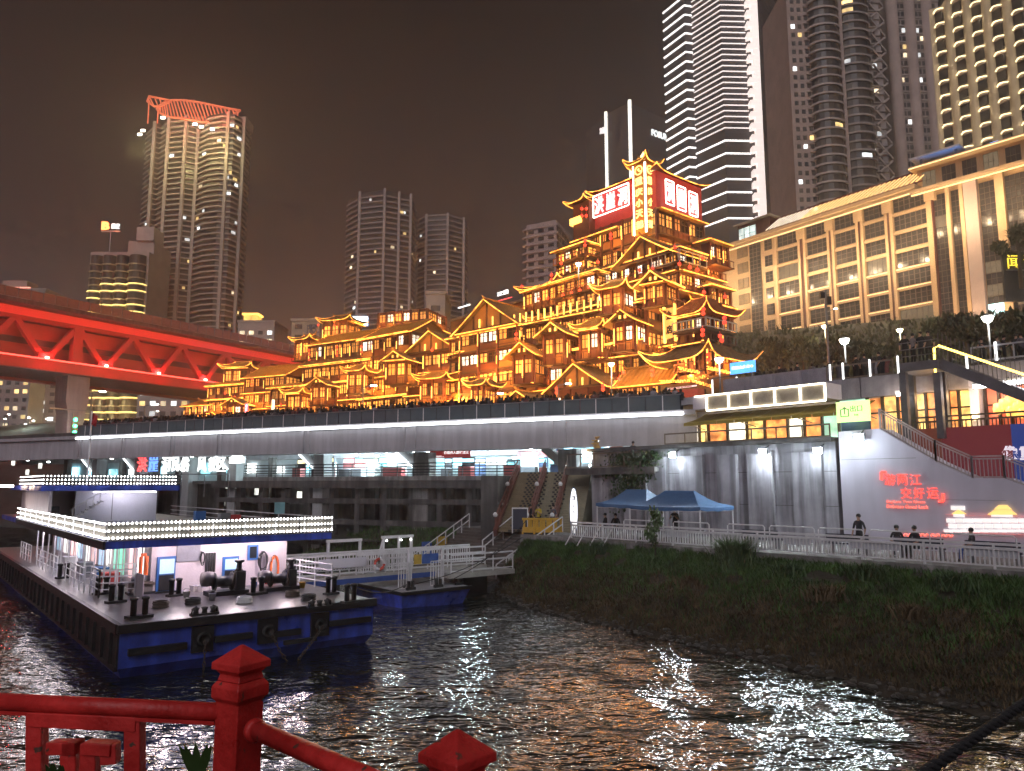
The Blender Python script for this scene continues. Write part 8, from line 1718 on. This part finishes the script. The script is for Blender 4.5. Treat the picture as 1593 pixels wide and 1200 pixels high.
def pf(px_, py_, y): v = FENF.ray(px_, py_); return FENF.c.x + v.x * ((y - FENF.c.y) / v.y)
person('person in dark clothes standing behind the fence at the edge of the lilac wall', pw(pf(1338, 850, 3.0), 3.0), RZ, 'stand', DK, BK)
person('seated person in a black jacket below the neon wave, nearer the slogan', pw(pf(1396, 845, 3.35), 3.35), RZ + .4, 'sit', BK, DK)
person('seated person in a black jacket below the neon wave, nearer the boat picture', pw(pf(1424, 845, 3.35), 3.35), RZ - .3, 'sit', DK, BK)
person('seated person with blue trousers in front of the lit boat picture', pw(pf(1513, 850, 3.35), 3.35), RZ - 1.0, 'sit', (.06, .05, .05), (.05, .10, .35))
person('person in dark clothes standing under the larger blue tent', pw(pf(1050, 815, 4.3), 4.3), RZ + .3, 'phone', BK, BK)
person('person seated at the table under the far tent, nearer the lit column', pw(pf(942, 820, 4.4), 4.4), RZ - .6, 'sit', DK, DK)
person('person seated at the table under the far tent, nearer the big tent', pw(pf(958, 820, 4.4), 4.4), RZ + .5, 'sit', BK, DK)
person('person in dark jacket standing behind the yellow barriers', atz(825, 827, ZP), RZ + 2.9, 'walk', DK, BK)
person('person in a yellow jacket standing behind the yellow barriers', atz(838, 827, ZP), RZ + .3, 'phone', (.65, .48, .04), DK)
person('person in grey at the shore end of the yellow barriers', atz(861, 828, ZP), RZ, 'stand', (.12, .11, .14), BK)
zl8 = 3 + 8.65
for i, (px_, top, pose, lab) in enumerate(((1409, BK, 'stand', 'person in a black hooded coat on the steel landing, closest to the hotel poles'), (1421, (.20, .18, .20), 'phone', 'person in a patterned top on the steel landing'), (1434, (.02, .022, .03), 'stand', 'tall person in black on the steel landing'), (1446, (.05, .045, .045), 'stand', 'person in dark brown on the steel landing beside the yellow tube'))):
    v = WF.ray(px_, 560); y = 2.7 + .15 * (i % 2); x = WF.c.x + v.x * ((y - WF.c.y) / v.y); person(lab, wl(x, y, ZP + zt), RZ + [.3, 2.6, -.2, .4][i], pose, top, BK, .95)
for i, px_ in enumerate((1528, 1552, 1562, 1582, 1590)):
    v = WF.ray(px_, 545); y = 7.8; x = WF.c.x + v.x * ((y - WF.c.y) / v.y); person('person in dark clothes behind the upper right railing, %s from the steel stair' % ['first', 'second', 'third', 'fourth', 'fifth'][i], wl(x, y, ZP + 9.3), RZ + i, 'stand' if i % 2 else 'phone', [BK, (.25, .24, .26), DK, BK, (.09, .08, .1)][i], BK, .95)
for i, px_ in enumerate((1212, 1240, 1332, 1345, 1368)):
    v = WF.ray(px_, 570); y = 6.3; x = WF.c.x + v.x * ((y - WF.c.y) / v.y); person('person in dark clothes on the upper road parapet, %s from the blue sign' % ['first', 'second', 'third', 'fourth', 'fifth'][i], wl(x, y, ZP + 9.1), RZ + 1.3 * i, 'stand', [BK, DK, BK, (.08, .07, .07), DK][i], BK, .9)
for i, (px_, lab) in enumerate(((868, 'person in dark clothes at the head of the stair flights by the entrance'), (876, 'person with a light bag colour top at the head of the stair flights'))):
    v = FENF.ray(px_, 722); y = 14.3; x = FENF.c.x + v.x * ((y - FENF.c.y) / v.y); person(lab, fen(x, y, 7.3), RZ, 'walk', [BK, (.3, .28, .26)][i], DK)
v = WF.ray(985, 700); person('person leaning at the small platform railing by the creeper', wl(WF.c.x + v.x * ((.2 - WF.c.y) / v.y), .2, ZP + 4.1), RZ + .8, 'phone', DK, BK)

# the crowd along the viaduct parapet: a mass of heads and shoulders
def crowd(name, n, sampler, seed):
    r = random.Random(seed); g = G(); tones = [cloth(DK), cloth(BK), cloth((.10, .09, .10)), cloth((.16, .05, .05)), cloth((.30, .29, .32))]
    for i in range(n):
        p, h = sampler(r); mi = r.choice((0, 0, 1, 1, 1, 2, 2, 3, 4)); a = r.uniform(0, 3.1); w = .2 + .05 * r.random()
        M_ = Matrix.Translation(p) @ Matrix.Rotation(a, 4, 'Z') @ Matrix.Scale(1.35, 4, (1, 0, 0))
        g.lathe([(.13, 0), (.17, .5), (.15, .9), (w * .85, 1.2), (w, 1.38), (w * .75, 1.48), (.06, 1.52)], (0, 0, 0), 7, mi, M_ @ Matrix.Scale(h / 1.75, 4)); g.lathe([(.04, 1.5), (.09, 1.56), (.105, 1.65), (.07, 1.74), (.01, 1.77)], (0, 0, 0), 7, 5, Matrix.Translation(p) @ Matrix.Scale(h / 1.75, 4))
    o = g.build(name, tones + [HAIR], None, True); o['kind'] = 'stuff'; return o
xv = RF.L(118, 690)[0]
crowd('crowd', 620, lambda r: (rd(xv + (RLEN - xv) * r.random(), .5 + abs(r.gauss(0, .7)), 11.15), 1.45 + .3 * r.random()), 3)
crowd('terrace_crowd', 34, lambda r: (wl(WF.L(1150, 590, 6)[0] + r.random() * 9, 6.5 + r.random(), ZP + 9.1), 1.3 + .2 * r.random()), 5)

# trees and shrubs on the slope in front of the hotel
TRK = MATS['bark']; TL1 = mat('night_leaf', (.07, .085, .035), .7, var=.4, scale=.8, bump=0); TL2 = mat('night_leaf_dark', (.03, .045, .022), .7, var=.4, scale=.8, bump=0)
def tree(label, px_, py_, D_, h, rad_, seed, m, n=1500, zoff=0):
    p = at(px_, py_, D_); h *= .7; t = thing('hillside_tree', label, 'tree', p, 0, 'trees on the slope below the hotel'); r = random.Random(seed); g = G(); tips = []
    tubed('trunk', t, [(0, 0, -4), (.1, 0, h * .25), (.0, .1, h * .6)], [.28, .2, .1], TRK)
    for k in range(9): a = r.uniform(0, 6.28); l = rad_ * r.uniform(.45, .95); q = Vector((math.cos(a) * l, math.sin(a) * l, h * r.uniform(.35, .95))); g.tube([(0, 0, h * r.uniform(.15, .5)), q * .6 + Vector((0, 0, h * .1)), q], [.1, .06, .02], 5); tips.append(q)
    tips.append(Vector((0, 0, h * .9))); g.build('limbs', TRK, t)
    def sm(rr): c_ = tips[rr.randint(len(tips))]; v = rr.normal(0, 1, 3); v *= rad_ * .32 / max(.6, np.linalg.norm(v)) * rr.uniform(.4, 1.3); return (c_.x + v[0], c_.y + v[1], c_.z + v[2] * .8, 1)
    blades('crown', n, sm, .35, .7, .13, m, 1.0, seed, None, t)
for i, a in enumerate(((1215, 575, 92, 4.6, 3.2), (1250, 572, 90, 4.8, 3.4), (1290, 572, 88, 4.4, 3.2), (1330, 574, 86, 4.0, 3.0), (1372, 570, 84, 3.0, 2.6), (1475, 548, 82, 4.6, 3.2), (1505, 545, 80, 5.2, 3.4), (1540, 542, 78, 4.8, 3.6), (1575, 545, 76, 5.4, 3.6), (1610, 545, 76, 5.4, 3.6), (1585, 400, 98, 6.0, 3.0))):
    lab = ['dark bushy tree just right of the corner pavilion', 'dark bushy tree above the blue sign', 'dark bushy tree behind the tall lamp pole', 'dark bushy tree below the middle hotel bays', 'low shrub behind the people on the landing', 'shrub behind the yellow tube stair', 'tree under the hotel wing piers', 'tree behind the upper right street lamp', 'tree under the yellow characters', 'tree at the right picture edge', 'leafy branch crown hanging beside the yellow characters'][i]
    tree(lab, a[0], a[1] + 4, a[2], a[3], a[4] * .85, 30 + i, TL1 if i % 3 else TL2)
for i, (px_, py_, h_) in enumerate(((675, 835, 2.2), (738, 822, 1.6))):
    v = FENF.ray(px_, py_); k = (1.2 - CAMP.z) / pix(px_, py_).z; p = CAMP + pix(px_, py_) * k; sapling(['tall weed bush on the dark bank below the car park frame', 'small pale bush beside the stair rail'][i], (p.x, p.y, 1.2), h_, 20 + i, 500)
BKM = G().grid(lambda u, v: Vector((-26 + 34 * u, 0, 0)) * 0 + Vector(tuple(fen(-30 + 17 * u, -4.2 + 11 * v, -.6 + 2.9 * min(1, v * 1.3) + .25 * lump(u * 20, v * 9)))), 50, 14); BKM.build('far_bank', MATS['bank_earth'], None, True)['kind'] = 'structure'
def s_far(r): u, v = r.uniform(), r.uniform(.15, 1); p = fen(-30 + 17 * u, -4.2 + 11 * v, -.6 + 2.9 * min(1, v * 1.3) + .25 * lump(u * 20, v * 9)); return (p.x, p.y, p.z, 1)
blades('far_grass', 6000, s_far, .2, .5, .02, GR1, .7, 12)

# street lamps on the upper roads
SLW = glow('street_lamp', (1, .97, .85), 16); SLY = glow('street_lamp_warm', (1, .85, .5), 18)
def street_lamp(label, px_, pyt, pyb, D_, warm=False, shade=True):
    p, b = at(px_, pyt, D_), at(px_, pyb, D_); t = thing('street_lamp', label, 'street lamp', (p.x, p.y, b.z), 0, 'street lamps'); h = p.z - b.z
    tubed('pole', t, [(0, 0, -1.5), (0, 0, h)], .07, STEEL); G().lathe([(.02, 0), (.22, .12), (.32, .34), (.34, .4), (.02, .44)], (0, 0, h), 12).build('lamp_head', SLY if warm else SLW, t, True)
    if shade: G().lathe([(.36, .42), (.30, .5), (.04, .6)], (0, 0, h), 12).build('cap', STEEL, t, True)
    lamp((0, -.6, h + .1), 160 if D_ < 70 else 500, (1, .8, .45) if warm else (1, .95, .8), .3, parent=t)
street_lamp('white cup-shaped street lamp above the upper bar railing', 1314, 537, 575, 52); street_lamp('white cup-shaped street lamp behind the upper right railing', 1537, 503, 560, 46); street_lamp('white cup-shaped lamp beside the blue sign and battlement lights', 1119, 566, 590, 58)
street_lamp('warm round lamp among the trees below the hotel bays', 1400, 518, 540, 84, True, False); street_lamp('warm round lamp in front of the hotel base', 1283, 512, 545, 90, True, False); street_lamp('warm glaring lamp under the hotel wing', 1521, 503, 530, 84, True, False); street_lamp('white round lamp at the foot of the wing shops', 1549, 480, 520, 86, False, False); street_lamp('warm lamp in front of the shop hall roof', 951, 571, 640, 84, True, False); street_lamp('white lamp over the stepped wing terrace', 900, 415, 428, 90, False, False)
tp2 = thing('tall_lamp_pole', 'tall dark pole with camera boxes and two lamps in front of the hotel', 'pole', at(1290, 578, 70)); zz = at(1290, 452, 70).z - at(1290, 578, 70).z
bar('pole', tp2, (0, 0, -1), (0, 0, zz), .16, STEEL); bx('camera_box', tp2, -.5, -.1, -.2, .2, zz * .9, zz * .97, HBLK); bx('camera_box', tp2, .12, .5, -.2, .2, zz * .82, zz * .92, HBLK); bar('arm', tp2, (0, 0, zz * .72), (.9, 0, zz * .78), .07, STEEL); G().lathe([(.02, 0), (.2, .06), (.02, .14)], (.9, -.05, zz * .76), 8).build('lamp_head', SLW, tp2, True)
for i, (px_, pyb) in enumerate(((143, 674), (565, 665), (225, 672), (762, 655), (868, 640))):
    D_ = 90; p, b = at(px_, pyb - 62 if i < 2 else pyb - 40, D_), at(px_, pyb, D_); t = thing('viaduct_lamp', 'slim street lamp on the viaduct roadway, %s' % ['nearest the bridge pier', 'in front of the broad timber house', 'in front of the low dim block', 'in front of the tall gabled house', 'in front of the low gabled hall'][i], 'street lamp', (p.x, p.y, b.z - 3), 0, 'lamps on the viaduct'); h = p.z - b.z + 3
    bar('pole', t, (0, 0, 0), (0, 0, h), .14, STEEL); bar('arm', t, (0, 0, h), (1.2, 0, h + .25), .09, STEEL); bx('lamp_head', t, .9, 1.6, -.15, .15, h + .16, h + .26, SLW)
# lamps of the far street under the bridge
FORD = '1st 2nd 3rd 4th 5th 6th 7th 8th 9th 10th'.split(); FLP = ((14, 645), (45, 650), (52, 655), (73, 652), (40, 660), (57, 663), (8, 652), (28, 672), (245, 640), (285, 655))
for i, (px_, py_) in enumerate(((14, 645), (45, 650), (52, 655), (73, 652), (40, 660), (57, 663), (8, 652), (28, 672), (245, 640), (285, 655))):
    p = at(px_, py_, 230); t = thing('far_street_lamp', 'distant white street lamp under the red bridge, %s from the left' % FORD[sorted(range(10), key=lambda q: FLP[q]).index(i)], 'street lamp', (p.x, p.y, 12), 0, 'distant street lamps under the bridge'); bar('pole', t, (0, 0, -4), (0, 0, p.z - 12), .2, STEEL); G().lathe([(.05, -.2), (.45, 0), (.05, .2)], (0, 0, p.z - 12), 8).build('lamp_head', SLW, t, True)
lamp(at(40, 650, 215), 3000, (.8, 1, .9), .5)
# ================================================================ the hazy night air
hz = bpy.data.materials.new('haze'); hz.use_nodes = True; t_ = hz.node_tree; t_.nodes.clear(); o_ = t_.nodes.new('ShaderNodeOutputMaterial'); v_ = t_.nodes.new('ShaderNodeVolumePrincipled')
v_.inputs['Color'].default_value = (.86, .82, .86, 1); v_.inputs['Density'].default_value = 0.0011; v_.inputs['Anisotropy'].default_value = 0.55
t_.links.new(v_.outputs[0], o_.inputs['Volume'])
try: hz.cycles.homogeneous_volume = True
except Exception: pass
h_ = G().box(-780, 780, -780, 780, -4.0, 212).build('haze', hz); h_['kind'] = 'stuff'
bpy.data.scenes.remove(TMP)
